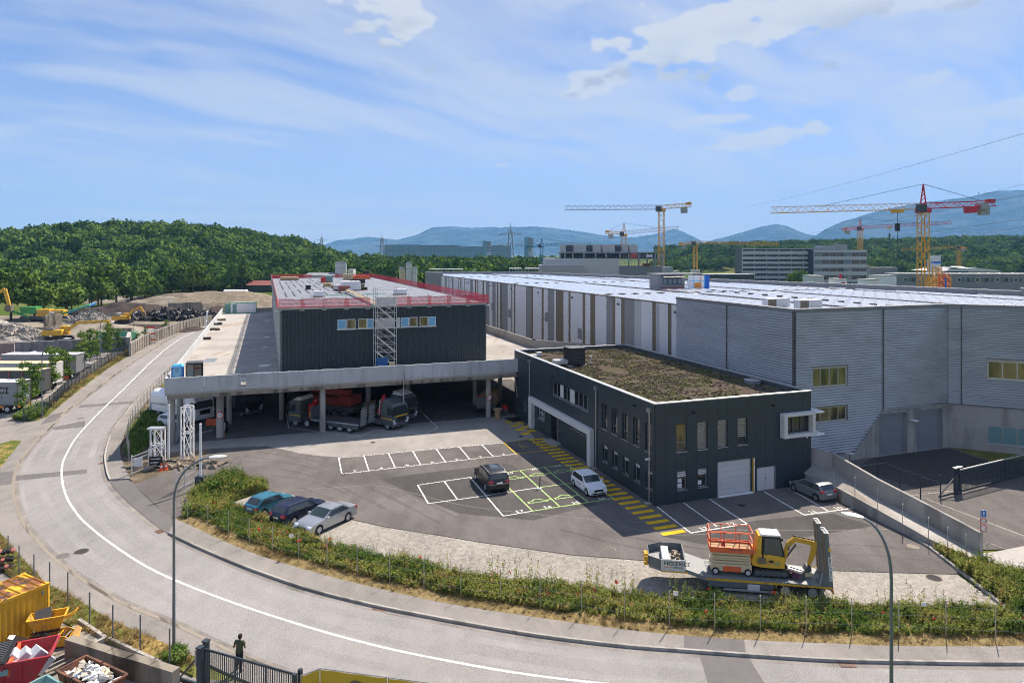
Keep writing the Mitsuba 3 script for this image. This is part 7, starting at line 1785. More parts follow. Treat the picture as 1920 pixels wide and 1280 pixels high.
# ------------------------------------------------------------------ block walls
def block_wall(label,p,q,h,rows,bl,m,th=.8,name='block_wall',recess=.02):
    k=thing(name,label,'wall'); p,q=np.r_[np.asarray(p)[:2],0],np.r_[np.asarray(q)[:2],0]
    ln=np.linalg.norm(q-p); d=(q-p)/ln; rh=h/rows; r=np.random.default_rng(int(abs(p[0])*10))
    for j in range(rows):
        o=-bl/2 if j%2 else 0; t=o
        while t<ln-.05:
            a,b=max(t,0)+.015,min(t+bl,ln)-.015
            if b-a>.2:part(k,'block',upright(rect(a,b,j*rh+.012,(j+1)*rh-.012),p,d,-th,r.uniform(-.03,.0)),m if isinstance(m,str) else m[int(r.integers(len(m)))])
            t+=bl
    return k
mat('m_block',proc(_concrete((.235,.235,.245),.3)),1); mat('m_block_red',proc(_concrete((.27,.20,.185),.3)),1)
block_wall('grey block wall along the rear of the trailer lot',G(28,668),G(244,656),2.8,4,1.8,'m_block')
block_wall('reddish block wall at the far left edge behind the orange loader',G(-45,673),G(26,668.5),2.8,4,1.8,'m_block_red')
block_wall('short return wall of pale blocks at the lot corner by the verge',G(244,656.5),G(246.5,645),2.8,3,1.8,'m_concrete')
block_wall('low tan block wall behind the left rubble pile',G(86,613),G(118,609),3.2,4,1.9,'m_concrete_old')
block_wall('stepped pale block wall in front of the dark asphalt heap',G(146,599),G(190,599),3.6,5,1.6,'m_concrete_old')
block_wall('low end of the stepped block wall, one block lower',G(190.5,599),G(195,598.5),1.6,2,1.6,'m_concrete')
block_wall('long old concrete wall behind the black scrap heap',G(316,584),G(379,581),3.0,3,2.2,'m_concrete_old')
block_wall('short old concrete wall right of the long one below the sand heap',G(381,579),G(396,577),1.9,2,2.2,'m_concrete_old')
block_wall('grey bay wall left of the black scrap heap',G(256,586),G(298,585),2.6,3,2.0,'m_concrete_old')
block_wall('dark retaining wall beside the yellow excavator',G(66,630),G(115,628.5),2.2,3,2.0,'m_concrete_old')
block_wall('pale bay wall in front of the dark gravel near the curved wall',G(200,632),G(247,631),2.2,2,2.0,'m_concrete_old')
gsk=thing('green_container','dark green open container behind the block wall near the verge','container',M=place(G(222,634.5)+np.array([0,-1.6,0]),2)); part(gsk,'side',MB().box(-4.2,4.2,-.05,.05,.2,1.7),'m_green'); part(gsk,'rim',MB().box(-4.3,4.3,-.1,.1,1.7,1.82),'m_green'); part(gsk,'end',MB().box(-4.25,-4.15,0,2.0,.2,1.7).box(4.15,4.25,0,2,.2,1.7),'m_green')
for i in range(8):part(gsk,'rib',MB().box(-3.9+i*1.1,-3.8+i*1.1,-.1,-.05,.2,1.7),'m_teal_paint')
# curved boundary wall with posts
cwl=[(245,668),(262,657),(284,645),(310,633),(340,622),(366,614.5),(386,610),(402,607)]
kc2=thing('boundary_wall','curved old concrete wall with pilasters along the road bend','wall')
CWp=list(along(spline(G2(cwl),6),2.2))
for (p,_),(q,_) in zip(CWp[:-1],CWp[1:]):
    d=np.r_[q-p,0]; ln=np.linalg.norm(d); d /= ln; P=np.r_[p,0]
    part(kc2,'wall_panel',upright(rect(.16,ln-.01,0,2.5),P,d,-.25,0),'m_concrete_old'); part(kc2,'pilaster',upright(rect(-.16,.16,0,2.75),P,d,-.3,.12),'m_concrete'); part(kc2,'coping',upright(rect(0.16,ln-.16,2.5,2.68),P,d,-.3,.06),'m_concrete')

# ------------------------------------------------------------------ heaps
def heap(name,label,cat,c,rx,ry,h,m,seed,rough=.16,peak=1.0,ridge=0.0,rot=0,n=44):
    g=np.linspace(-1,1,n); X,Y=np.meshgrid(g,g,indexing='ij'); R=np.sqrt(X**2+Y**2)
    z=np.clip(1-R,0,1)**.85 if not ridge else np.clip(1-np.maximum(np.abs(X)**3*.9+ridge*np.abs(Y),R**2*.9),0,1)
    nz=meshkit.fbm(np.stack([X*3,Y*3,np.full_like(X,seed)],-1),4,seed)-.5
    z=np.clip(z*(1+nz*.5)+nz*rough*(z>.02),-.05,2)*h-.05*(R>=1)
    v=np.stack([X*rx,Y*ry,z],-1).reshape(-1,3); i=np.arange((n)*(n)).reshape(n,n)
    f=np.concatenate([np.stack([i[:-1,:-1],i[1:,:-1],i[1:,1:]],-1).reshape(-1,3),np.stack([i[:-1,:-1],i[1:,1:],i[:-1,1:]],-1).reshape(-1,3)])
    k=thing(name,label,cat,M=place(c,rot)); part(k,'mound',trimesh.Trimesh(v,f,process=False),m,smooth=True); return k
def scatter_lumps(k,nm,c,rx,ry,h,N,s0,s1,m,seed,prof=None):
    r=np.random.default_rng(seed); mb=MB()
    base=[trimesh.convex.convex_hull(r.normal(0,1,(9,3))) for _ in range(6)]
    for i in range(N):
        a,q=r.uniform(0,6.28),math.sqrt(r.uniform()); x,y=q*math.cos(a),q*math.sin(a)
        z=max(0,1-q)**.8*h; s=r.uniform(s0,s1); b=base[i%6]
        R=trimesh.transformations.random_rotation_matrix(r.uniform(size=3))[:3,:3]
        mb.add((b.vertices*s*(1.2,.9,.6))@R.T+[x*rx,y*ry,z],b.faces)
    return part(k,nm,mb,m,kind='stuff')
c=G(40,648); hp_=heap('rubble_heap','big heap of broken concrete at the left edge','rubble heap',(c[0]-13.5,c[1]+9,0),15,10,5.0,'m_rubble',3)
scatter_lumps(hp_,'chunks',None,14,9.5,5.0,2600,.12,.42,'m_rubble',5)
c=G(117,606); hp_=heap('rubble_heap','small heap of pale rubble right of the tan block wall','rubble heap',(c[0]+6,c[1]+4,0),7,5,3.0,'m_rubble',4); scatter_lumps(hp_,'chunks',None,6.5,5,3.0,420,.2,.5,'m_rubble',6)
c=G(215,598); heap('asphalt_heap','dark brown heap of asphalt millings behind the stepped wall','heap',(c[0],c[1]+10,0),20,12,4.3,'m_pile_dark',8,.1,ridge=.7)
c=G(342,577); heap('sand_heap','broad beige sand heap behind the long old concrete wall','heap',(c[0]+4,c[1]+18,0),34,16,5.6,'m_pile_sand',9,.12,ridge=.8)
c=G(290,578); heap('gravel_heap','pale gravel heap left of the broad sand heap','heap',(c[0]-4,c[1]+16,0),22,14,4.4,'m_quarry',12,.15)
c=G(230,572); heap('gravel_heap','long low pale gravel ridge at the foot of the forest','heap',(c[0],c[1]+22,0),40,12,2.4,'m_quarry',13,.15,ridge=.8)
c=G(408,574); heap('sand_heap','smooth beige sand heap near the white lying tank','heap',(c[0]-4,c[1]+10,0),16,12,4.0,'m_pile_sand',14,.08)
c=G(418,588); heap('asphalt_heap','dark gravel heap just beyond the deck parapet','heap',(c[0]-3.5,c[1]+4,0),7,12,2.4,'m_pile_dark',15,.08)
c=G(250,622); heap('asphalt_heap','dark flat spread of gravel inside the curved wall','heap',(c[0]+2,c[1]+4,0),14,10,1.5,'m_pile_dark',16,.08,ridge=.6)
c=G(330,600); hp_=heap('scrap_heap_dark','long heap of black scrap and broken asphalt slabs inside the curved wall','scrap heap',(c[0],c[1]+3,0),19,6,2.4,'m_pile_dark',17,.15,ridge=.8); scatter_lumps(hp_,'slabs',None,18,6,2.6,900,.25,.7,'m_black',18)
c=G(175,630); heap('gravel_heap','pale earth bank behind the yellow excavator','heap',(c[0],c[1]+6,0),18,9,2.6,'m_quarry',19,.18)

# ------------------------------------------------------------------ quarry machines
def excavator(label,loc,rot,m,arm,name='excavator',sc=1.0):
    k=thing(name,label,'excavator',M=place(loc,rot,scale=sc))
    for y in (-1.25,1.25):
        o=Polygon([(-2.3,.45),(-1.9,.0),(1.9,0),(2.3,.45),(1.9,.95),(-1.9,.95)]); part(k,'track',MB().addm(upright(o,(0,y-.3,0),(1,0,0),-.6,0)),'m_black')
    part(k,'body',MB().cbox(-2.6,1.0,-1.35,1.35,1.15,2.35,.12),m); part(k,'counterweight',MB().cbox(-3.0,-2.4,-1.3,1.3,1.2,2.2,.2),m); c_=part(k,'cab',MB().cbox(-.2,1.5,.25,1.35,1.2,3.0,.12),m); part(c_,'window',MB().box(.0,1.52,.35,1.37,2.1,2.85),'m_glass')
    part(k,'engine_hood',MB().cbox(-2.4,-.6,-1.2,1.2,2.35,2.6,.08),'m_dark_grey')
    b0,b1,b2,b3=arm
    part(k,'boom',MB().beam((b0[0],0,b0[1]),(b1[0],0,b1[1]),.45,.6).beam((b1[0],0,b1[1]),(b2[0],0,b2[1]),.42,.5),m); part(k,'dipper_arm',MB().beam((b2[0],0,b2[1]),(b3[0],0,b3[1]),.4,.55),m)
    part(k,'bucket',MB().addm(hullm([(b3[0]+x,y,b3[1]+z) for x,z in ((-.5,.3),(.4,.3),(.5,-.7),(-.1,-1.0),(-.7,-.5)) for y in (-.6,.6)])),'m_bronze_panel'); part(k,'cylinder',MB().tube([(1.2,.3,1.6),((b0[0]+b1[0])/2,.3,(b0[1]+b1[1])/2)],.11,8),'m_black')
    return k
excavator('yellow crawler excavator with its long arm reaching right over the gravel',G(112,638.5),4,'m_excavator',((1.2,1.9),(3.6,3.7),(9.6,4.0),(9.9,1.3)),sc=1.15)
excavator('small yellow and orange excavator working at the edge of the black scrap heap',G(232,606),15,'m_yellow',((.9,1.9),(2.4,3.8),(4.4,4.8),(5.4,3.0)),sc=1.0)
excavator('yellow excavator arm rising at the far left edge of the frame',G(-72,612),12,'m_excavator',((.9,1.9),(3.4,4.5),(7.2,7.0),(8.0,3.6)),sc=1.5)
cr=thing('stone_crusher','green and yellow mobile stone crusher with folded conveyors','crusher',M=place(G(62,605)+np.array([0,6,0]),6))
part(cr,'chassis',MB().cbox(-7,7,-1.4,1.4,.6,1.5,.1),'m_dark_grey'); part(cr,'crusher_box',MB().cbox(-2.2,1.5,-1.5,1.5,1.5,3.6,.1),'m_yellow'); part(cr,'engine_box',MB().cbox(2.0,5.4,-1.4,1.4,1.5,3.4,.1),'m_yellow'); part(cr,'feed_hopper',MB().addm(hullm([(x,y,z) for x,z in ((-6.5,2.4),(-2.4,2.4),(-2.2,4.4),(-7.0,4.4)) for y in (-1.6,1.6)])),'m_crusher_green')
part(cr,'conveyor',MB().beam((4.5,-1.2,2.0),(13,-1.2,4.8),.9,.5),'m_crusher_green'); part(cr,'conveyor',MB().beam((-4,-1.6,1.2),(-10.5,-1.6,3.8),.8,.4),'m_crusher_green'); part(cr,'side_conveyor',MB().beam((0,-1.5,1.2),(4.4,-5.0,3.0),.7,.35),'m_offwhite'); part(cr,'catwalk',MB().box(-2,5,-1.9,-1.5,2.9,3.0),'m_alu')
for y in (-1.1,1.1):part(cr,'track',MB().cbox(-4,4,y-.3,y+.3,0,.9,.2),'m_black')
cvb=thing('blue_conveyor','long blue conveyor rising right towards the dark asphalt heap','conveyor')
c0,c1=G(96,604)+np.array([0,2,1.6]),at(178,569,226)
part(cvb,'boom',MB().beam(c0,c1,1.0,.5),'m_blue'); part(cvb,'belt',MB().beam(c0+[0,0,.3],c1+[0,0,.3],.8,.08),'m_film_blue'); mid=(c0+c1)/2; part(cvb,'support',MB().beam(mid-[0,0,.2],[mid[0]+3,mid[1],.1],.3).beam(mid-[0,0,.2],[mid[0]-2,mid[1],.1],.25),'m_dark_grey'); part(cvb,'drive',MB().addm(cbox(-1,1,-.8,.8,-.8,.8,.1),place(c0)),'m_dark_grey'); part(cvb,'wheel',MB().tube([(mid[0]+3,mid[1]-.8,.6),(mid[0]+3,mid[1]+.8,.6)],.6,12),'m_black')
wt_=thing('lying_tank','white cylindrical tank lying on the ground below the forest edge','tank',M=place(G(437,559)+np.array([0,3,0]),12)); part(wt_,'shell',MB().addm(lathe_y([(0,-5.6),(1.5,-5.4),(1.9,-5.0),(1.9,5.0),(1.5,5.4),(0,5.6)],24),place((0,0,2.0),90)),'m_white',smooth=40); part(wt_,'saddle',MB().box(-3.6,-3.0,-1.4,1.4,0,.8).box(3.0,3.6,-1.4,1.4,0,.8),'m_dark_grey')
rr=np.random.default_rng(77)
far_items=[('red_loader','small red machine right of the lying tank','machine',(466,557),'m_red',(5,2.2,2.0)),('white_van','small white van right of the red machine near the forest edge','van',(486,560),'m_offwhite',(6,2.2,2.2)),('blue_shed','long blue grey shed with reddish roof behind the workshop','shed',(497,547),'m_far_dark',(17,8,5)),('green_bin','small green container in front of the red machine','container',(466,561),'m_green',(3.5,2,1.4))]
for nm,lab,cat,(x,y),m_,(lx,ly,lz) in far_items:
    k=thing(nm,lab,cat,M=place(G(x,y),6)); part(k,'body',MB().cbox(-lx/2,lx/2,-ly/2,ly/2,.5,lz*.75,.1),m_)
    if cat=='shed':part(k,'roof',MB().addm(hullm([(a,b,lz*.75) for a in (-lx/2-.5,lx/2+.5) for b in (-ly/2-.5,ly/2+.5)]+[(a,0,lz+1.2) for a in (-lx/2,lx/2)])),'m_stain_red')
    else:part(k,'cab',MB().cbox(-lx/2+.2,lx/6,-ly/2+.1,ly/2-.1,lz*.75,lz,.1),'m_dark_grey' if cat != 'container' else m_)
    part(k,'wheel',MB().cyl((-lx/3,-ly/2-.05,.4),(-lx/3,ly/2+.05,.4),.4,10).cyl((lx/3,-ly/2-.05,.4),(lx/3,ly/2+.05,.4),.4,10),'m_black') if cat not in ('shed','container') else None
kk_=thing('pipe_stack','rows of brown and grey timber and pipes stacked left of the workshop','stack',M=place(G(485,572),4))
for i in range(16):part(kk_,'pipe',MB().cyl((-9+.4*(i%3),1.2*(i//4),.4+.5*(i%4)),(9,1.2*(i//4),.4+.5*(i%4)),.24,8),('m_rust','m_steel','m_wood','m_concrete_old')[i%4])
# ------------------------------------------------------------------ hills, woods, trees, weeds
def smooth01(t):t=np.clip(t,0,1); return t*t*(3-2*t)
def ridge_profile(pts):    # crown line read at a distance of 620 m
    xs=np.array([(p[0]-960)*620/1280 for p in pts]); zs=np.array([EYE+(476-p[1])*620/1280 for p in pts]); return xs,zs
rx_,rz_=ridge_profile([(-500,470),(-200,445),(0,434),(60,431),(130,425),(200,418),(260,415.5),(330,418),(400,424.5),(460,432),(520,444),(580,460),(620,473),(700,484)])
def hill_left(x,y):
    A_=np.clip(np.interp(x,rx_,rz_)-13.5,0,90)
    f_=smooth01((y-325)/300.0)*np.where(y>640,smooth01((1000-y)/360.0),1)
    return A_*f_
fx_,fz_=np.array([200,250,330,420,520,640,800,1200]),np.array([10,20,25,27,29,32,35,32])
def hill_right(x,y):
    return np.interp(x,fx_*1.0,fz_)*smooth01((y-620)/420.0)*smooth01((x-150)/110.0)
def terrain(name,f,xs,ys,m,dz=-.04):
    X,Y=np.meshgrid(xs,ys,indexing='ij'); Z_=f(X,Y)+dz; n0,n1=X.shape
    i=np.arange(n0*n1).reshape(n0,n1)
    fc=np.concatenate([np.stack([i[:-1,:-1],i[1:,:-1],i[1:,1:]],-1).reshape(-1,3),np.stack([i[:-1,:-1],i[1:,1:],i[:-1,1:]],-1).reshape(-1,3)])
    solo(name,trimesh.Trimesh(np.stack([X,Y,Z_],-1).reshape(-1,3),fc,process=False),m,kind='structure',smooth=True)
terrain('hill',hill_left,np.linspace(-900,-90,70),np.linspace(326,1000,60),'m_ground')
terrain('hill',hill_right,np.linspace(130,1500,70),np.linspace(622,1500,50),'m_ground')

def leaf_mesh(lobes,n,size,seed,squash=.8,inner=.35,jit=.5):
    """Leaf clusters spread through overlapping lobes: (x, y, z, r). Each is a small bent quad facing roughly outwards."""
    r=np.random.default_rng(seed); lobes=np.asarray(lobes,float)
    w=lobes[:,3]**2; k=r.choice(len(lobes),n,p=w/w.sum())
    d=r.normal(size=(n,3)); d /= np.linalg.norm(d,axis=1,keepdims=True); d[:,2]=np.where(d[:,2]<-.35,-d[:,2]*.5,d[:,2])
    rad=lobes[k,3]*np.where(r.uniform(size=n)<inner,r.uniform(.35,.85,n),r.uniform(.82,1.12,n))
    c=lobes[k,:3]+d*rad[:,None]*[1,1,squash]
    nn=d+r.normal(0,jit,(n,3)); nn /= np.linalg.norm(nn,axis=1,keepdims=True)
    a=np.cross(nn,r.normal(size=(n,3))); a /= np.linalg.norm(a,axis=1,keepdims=True); b=np.cross(nn,a)
    s=size*r.uniform(.6,1.35,(n,1))
    v=np.stack([c-a*s,c-b*s*.75-nn*s*.15,c+a*s,c+b*s*.75-nn*s*.15],1).reshape(-1,3)
    i=np.arange(n)[:,None]*4
    f=np.concatenate([i+[0,1,2],i+[0,2,3]])
    return trimesh.Trimesh(v,f,process=False)
def tree_lobes(h,w,seed,kind='round'):
    r=np.random.default_rng(seed); L_=[]
    n=9 if kind=='round' else 7
    for i in range(n):
        t=(i+.5)/n; z=h*(.34+.58*t); R=w*.5*(math.sin(math.pi*(.22+.70*t))**.8 if kind=='round' else (1.05-.7*t)*.7)
        for j in range(3 if i<n-1 else 1):
            a=r.uniform(0,6.28)+j*2.1; q=R*(.62 if kind=='round' else .4)
            L_.append((q*math.cos(a),q*math.sin(a),z+r.uniform(-.05,.05)*h,R*r.uniform(.40,.62)))
    return L_
def trunk_mesh(h,r0,seed,lobes):
    mb=MB(); mb.tube([(0,0,-.2),(.05*h*.1,0,h*.35),(0,0,h*.75)],[r0,r0*.7,r0*.25],7)
    for q in lobes[::4]:mb.tube([(0,0,h*.3+q[2]*.15),(q[0]*.5,q[1]*.5,q[2]*.8),(q[0]*.9,q[1]*.9,q[2])],[r0*.4,r0*.25,r0*.08],5)
    return mb
PROTO=[]
for i,(h,w,kd) in enumerate(((13,12,'round'),(13.5,13,'round'),(12,11,'round'),(14,11,'round'),(11.5,12,'round'))):
    lb=tree_lobes(h,w,50+i,kd)
    crown=leaf_mesh(lb,760,.72,80+i,inner=.15,jit=.30); far_c=leaf_mesh(lb,380,.98,90+i,inner=.12,jit=.28)
    PROTO.append((mikit.ply(crown,'m_leaf_forest'),mikit.ply(as_mesh(trunk_mesh(h,.28,i,lb)),'m_bark'),mikit.ply(far_c,'m_leaf_forest'),h))
EDGE=[]
for i,(h,w,kd) in enumerate(((11,9.5,'round'),(13.5,11,'round'),(8,8.5,'round'),(15,7.5,'tall'),(6,7,'round'))):
    lb=tree_lobes(h,w,150+i,kd)
    EDGE.append((mikit.ply(leaf_mesh(lb,1300,.55,180+i),'m_leaf_edge'),mikit.ply(as_mesh(trunk_mesh(h,.3,i,lb)),'m_bark'),h))
for i,p in enumerate(PROTO):scene[f'tree_kind_{"abcde"[i]}']={'type':'shapegroup','crown':p[2]}
def put_tree(key,proto,M):
    scene[key+'__crown']={**proto[0],'to_world':T(M.tolist())}; scene[key+'__trunk']={**proto[1],'to_world':T(M.tolist())}
r9=np.random.default_rng(99)
# the first rows of the wood, tree by tree
edge_line=[(-60,606),(0,603),(60,598),(110,592),(150,588),(190,579),(240,572),(300,563),(360,557),(420,551),(470,546),(520,541),(570,537)]
EL=list(along(spline(G2(edge_line),4),6.6))
for (p,_) in EL:
    if r9.uniform()<.12:continue
    key=numbered('tree'); s=r9.uniform(.95,1.6); e=EDGE[int(r9.choice(5,p=[.3,.22,.2,.12,.16]))]
    put_tree(key,e,place((p[0]+r9.normal(0,1.2),p[1]+r9.uniform(0,5),-.1),r9.uniform(0,360),scale=s)); describe(key,'leafy tree in the first row along the foot of the forest hill','tree','trees in the first row of the hill wood')
special=[((133,583),0,1.0,'rounded lighter green tree standing out at the forest edge above the conveyor'),((178,578),3,1.05,'tall slender grey green tree at the forest edge'),((365,561),1,1.35,'broad tall tree at the forest edge above the broad sand heap'),((436,553),3,1.1,'yellow green tall tree above the lying tank'),((337,566),4,.5,'small pale bush on top of the sand heap, left'),((360,566),4,.62,'small pale bush on top of the sand heap, right')]
for (x,y),e,s,lab in special:
    key=numbered('tree'); p=G(x,y); put_tree(key,EDGE[e],place((p[0],p[1]-2,0),40,scale=s)); describe(key,lab,'tree')
# wood behind: individual trees for the next rows, the rest as one wood
cand=[]
for gx in np.arange(-700,-60,9.6):
    for gy in np.arange(318,760,9.6):
        x,y=gx+r9.uniform(-3.4,3.4),gy+r9.uniform(-3.4,3.4); kk=x/y
        if kk<-.82 or kk>-.20:continue
        ed=np.interp(kk,[(q[0]-960)/1280 for q in edge_line],[EYE*1280/(q[1]-476) for q in edge_line])+8
        if y<ed:continue
        hz=float(hill_left(np.array([x]),np.array([y]))[0])
        if y>690 and hz<20:continue
        cand.append((math.hypot(x,y),x,y,hz))
for kk0,kk1,y0,y1,st,zf in ((-.30,.075,330,980,11.5,None),):
    y=y0
    while y<y1:
        for x in np.arange(kk0*y,kk1*y,st):
            xx,yy=x+r9.uniform(-5,5),y+r9.uniform(-5,5)
            if xx/yy<-.20 and hill_left(np.array([xx]),np.array([yy]))[0]>.5:continue
            if yy<430 and xx/yy>-.30+.0:
                if xx/yy>-.04 and yy<400:continue
            cand.append((math.hypot(xx,yy),xx,yy,float(hill_left(np.array([xx]),np.array([yy]))[0])))
        y+=st*(1 if y<600 else 1.5)
nL=len(cand)
for y in np.arange(560,1240,13):
    for x in np.arange(.215*y,.80*y,12.5):
        xx,yy=x+r9.uniform(-5,5),y+r9.uniform(-5,5)
        if .215<xx/yy<.34 and yy<720 and meshkit.noise(np.array([xx*.012,yy*.012,3.0]))>.5:continue
        if xx/yy>.33 and yy<610:continue
        cand.append((math.hypot(xx,yy),xx,yy,float(hill_right(np.array([xx]),np.array([yy]))[0])))
cand.sort()
wood_n=0; indiv=0
for d_,x,y,z in cand:
    i=int(r9.integers(5)); s=r9.uniform(.80,1.22); M=place((x,y,z-.3),r9.uniform(0,360),scale=s);
    M[2,:3]*=r9.uniform(.85,1.12)
    if indiv<215 and x<-80:
        key=numbered('tree'); put_tree(key,PROTO[i],M); describe(key,'broadleaf tree in the lower rows of the wooded hill','tree','trees in the lower rows of the hill wood'); indiv+=1
    else:
        wood_n+=1; scene[f'forest__{wood_n:04d}']={'type':'instance','shapegroup':{'type':'ref','id':f'tree_kind_{"abcde"[i]}'},'to_world':T(M.tolist())}
describe('forest','dense broadleaf wood over the hills and the plain behind the halls',None,None,'stuff')
# trees set apart
for (x,y,Y,e,s,lab) in ((1499,528,330,1,1.02,'big rounded tree in front of the banded grey office block'),(1668,508,560,0,1.0,'bright green tree at the right end of the banded office block'),(1712,510,560,2,1.2,'small green tree left of the red and yellow crane mast'),(1893,516,600,2,1.1,'low green tree right of the pale roofed hall'),(1664,533,250,4,.6,'small bush beside the white shed at the rear of the hall')):
    key=numbered('tree'); p=at(x,476+EYE*1280/Y,Y); put_tree(key,EDGE[e],place((p[0],p[1],-.1),70,scale=s)); describe(key,lab,'tree')

# young trees behind the left fence
YT=[]
for i in range(2):
    r=np.random.default_rng(300+i); lb=[(r.uniform(-.5,.5),r.uniform(-.5,.5),z,r.uniform(.45,.95)) for z in np.linspace(1.2,5.2,10)]
    YT.append((mikit.ply(leaf_mesh(lb,1100,.13,310+i,inner=.6),'m_leaf_young'),mikit.ply(as_mesh(MB().tube([(0,0,0),(.05,0,3),(0,.05,5.6)],[.06,.045,.012],6)),'m_bark')))
for x,y in ((42,775),(58,762),(68,752),(84,740),(98,733),(116,718),(126,716),(146,694),(156,690),(168,684),(182,676),(201,670),(206,664),(222,658)):
    key=numbered('young_tree'); p=G(x,y); put_tree(key,YT[int(r9.integers(2))],place(p,r9.uniform(0,360),scale=r9.uniform(.8,1.2))); describe(key,'slender young tree planted in the row behind the dark fence','tree','young trees behind the dark fence')
for x,y,lab in ((274,640,'dark green creeper bush against the curved wall, left'),(257,655,'pale green bush at the near end of the curved wall'),(312,625,'dark green creeper bush against the curved wall, middle')):
    key=numbered('wall_bush'); p=G(x,y); put_tree(key,YT[0],place(p+[0,-.3,-.8],50,scale=.75)); describe(key,lab,'bush')

# weeds: stems with leaves, thickly set
def weed_proto(kind,seed):
    r=np.random.default_rng(seed); V,Fc,n=[],[],0
    def quad(c,a,b):
        nonlocal n
        V.extend([c-a,c-b,c+a,c+b]); Fc.extend([[n,n+1,n+2],[n,n+2,n+3]]); n+=4
    for s in range({'tall':3,'bush':7,'grass':16}[kind]):
        h={'tall':r.uniform(.7,1.25),'bush':r.uniform(.30,.65),'grass':r.uniform(.35,.85)}[kind]
        b0=np.array([r.uniform(-.22,.22),r.uniform(-.22,.22),0]); lean=np.array([r.normal(0,.16),r.normal(0,.16),1])*h
        w=np.array([.008,0,0]) if kind != 'grass' else np.array([.011*math.cos(s),.011*math.sin(s),0])
        V.extend([b0-w,b0+w,b0+lean]); Fc.append([n,n+1,n+2]); n+=3
        if kind=='grass':continue
        m_=int(14 if kind=='tall' else 15)
        for q in range(m_):
            t=(q+.6)/m_*(1 if kind=='tall' else .98); p=b0+lean*t; an=r.uniform(0,6.28)
            l={'tall':.085*(1.15-.75*t),'bush':.07}[kind]*r.uniform(.7,1.3); d=np.array([math.cos(an),math.sin(an),r.uniform(-.1,.7)]); d /= np.linalg.norm(d)
            sd=np.cross(d,[0,0,1.0]); sd /= np.linalg.norm(sd); quad(p+d*l,d*l,sd*l*.42+np.array([0,0,.02]))
    return np.array(V),np.array(Fc)
WP_=[weed_proto('tall',1),weed_proto('tall',2),weed_proto('tall',3),weed_proto('bush',4),weed_proto('bush',5),weed_proto('bush',6),weed_proto('grass',7),weed_proto('grass',8)]
def scatter(poly,N,seed,probs,smin,smax,dens=None,z=.08):
    r=np.random.default_rng(seed); x0,y0,x1,y1=poly.bounds; V,Fc,n,done=[],[],0,0
    from shapely import contains_xy
    while done<N:
        x,y=r.uniform(x0,x1,4000),r.uniform(y0,y1,4000); ok=contains_xy(poly,x,y)
        for a,b in zip(x[ok],y[ok]):
            if dens is not None and r.uniform()>dens(a,b):continue
            v,f=WP_[int(r.choice(8,p=probs))]; an=r.uniform(0,6.28); s=r.uniform(smin,smax)*(.55+.85*float(meshkit.noise(np.array([a*.8,b*.8,5.0])))); R=np.array([[math.cos(an),-math.sin(an),0],[math.sin(an),math.cos(an),0],[0,0,1]])
            V.append((v*s)@R.T+[a,b,z]); Fc.append(f+n); n+=len(v); done+=1
            if done>=N:break
    return trimesh.Trimesh(np.vstack(V),np.vstack(Fc),process=False)
wo_line=LineString(WO2)
strip=verge_in.difference(wo_line.buffer(.95)).buffer(-.12)
weed_area=strip.intersection(Polygon(G2([(330,960),(330,930),(512,905),(530,925),(2300,1050),(2300,1230),(1000,1230),(330,1040)])).buffer(0)) if False else strip
solo('verge_weeds',scatter(weed_area,8000,41,[.07,.07,.07,.19,.18,.16,.13,.13],.48,.92,lambda a,b:.45+.55*(meshkit.noise(np.array([a*.5,b*.5,0.0]))>.35)),'m_weeds','tall green weeds and wildflowers along the fenced roadside verge',kind='stuff')
straw=verge_in.intersection(wo_line.buffer(1.35)).buffer(-.05)
solo('dry_verge',sheet(straw,.104),'m_straw_ground',kind='structure')
solo('dry_grass',scatter(straw,2600,42,[0,0,0,.02,.02,.02,.47,.47],.25,.5,z=.06),'m_straw','straw coloured mown grass along the pavement edge',kind='stuff')
tip=Polygon(G2([(345,975),(352,940),(392,905),(440,893),(498,905),(505,916),(430,941)]))
solo('corner_verge',slab(tip,-.05,.09),'m_verge',kind='structure')
solo('corner_weeds',scatter(tip,620,43,[.2,.18,.12,.2,.15,.15,0,0],.7,1.3),'m_weeds','lush weeds on the corner bed above the three parked cars',kind='stuff')
wedge=Polygon(G2([(1755,1030),(1800,1046),(1925,1084),(1990,1105),(1990,1165),(1900,1146),(1840,1100)]))
solo('ramp_verge',slab(wedge,-.05,.05),'m_verge',kind='structure')
solo('ramp_weeds',scatter(wedge,900,44,[.12,.10,.06,.26,.22,.24,0,0],.6,1.15),'m_weeds','bright green weeds at the foot of the footpath wall',kind='stuff')
solo('bank_grass',scatter(grass_poly,1500,45,[.03,.02,.0,.25,.2,.2,.15,.15],.6,1.1),'m_leaf_young','tall grass on the bank left of the deck',kind='stuff')
solo('left_dry_grass',scatter(verge_left,1600,46,[0,0,0,.06,.05,.05,.42,.42],.5,1.0),'m_straw','dry grass on the left verge in front of the dark fence',kind='stuff')
solo('front_dry_grass',scatter(verge_front,1500,47,[0,0,.0,.05,.05,.04,.43,.43],.22,.45),'m_straw','dry grass around the bare fence posts by the scrap yard',kind='stuff')
solo('left_bed_weeds',scatter(Polygon(G2([(24,787),(60,790),(78,781),(90,766),(76,762),(40,778)])),260,48,[.05,.05,.0,.3,.3,.3,0,0],.8,1.4),'m_leaf_young','green weeds in the kerbed bed by the lot entrance',kind='stuff')
solo('gate_weeds',scatter(Polygon(G2([(305,1240),(330,1215),(352,1228),(340,1252)])),40,49,[0,0,0,.34,.33,.33,0,0],.5,.8),'m_leaf_young','green weed patch beside the sliding gate',kind='stuff')
rp=np.random.default_rng(61); mb=MB()
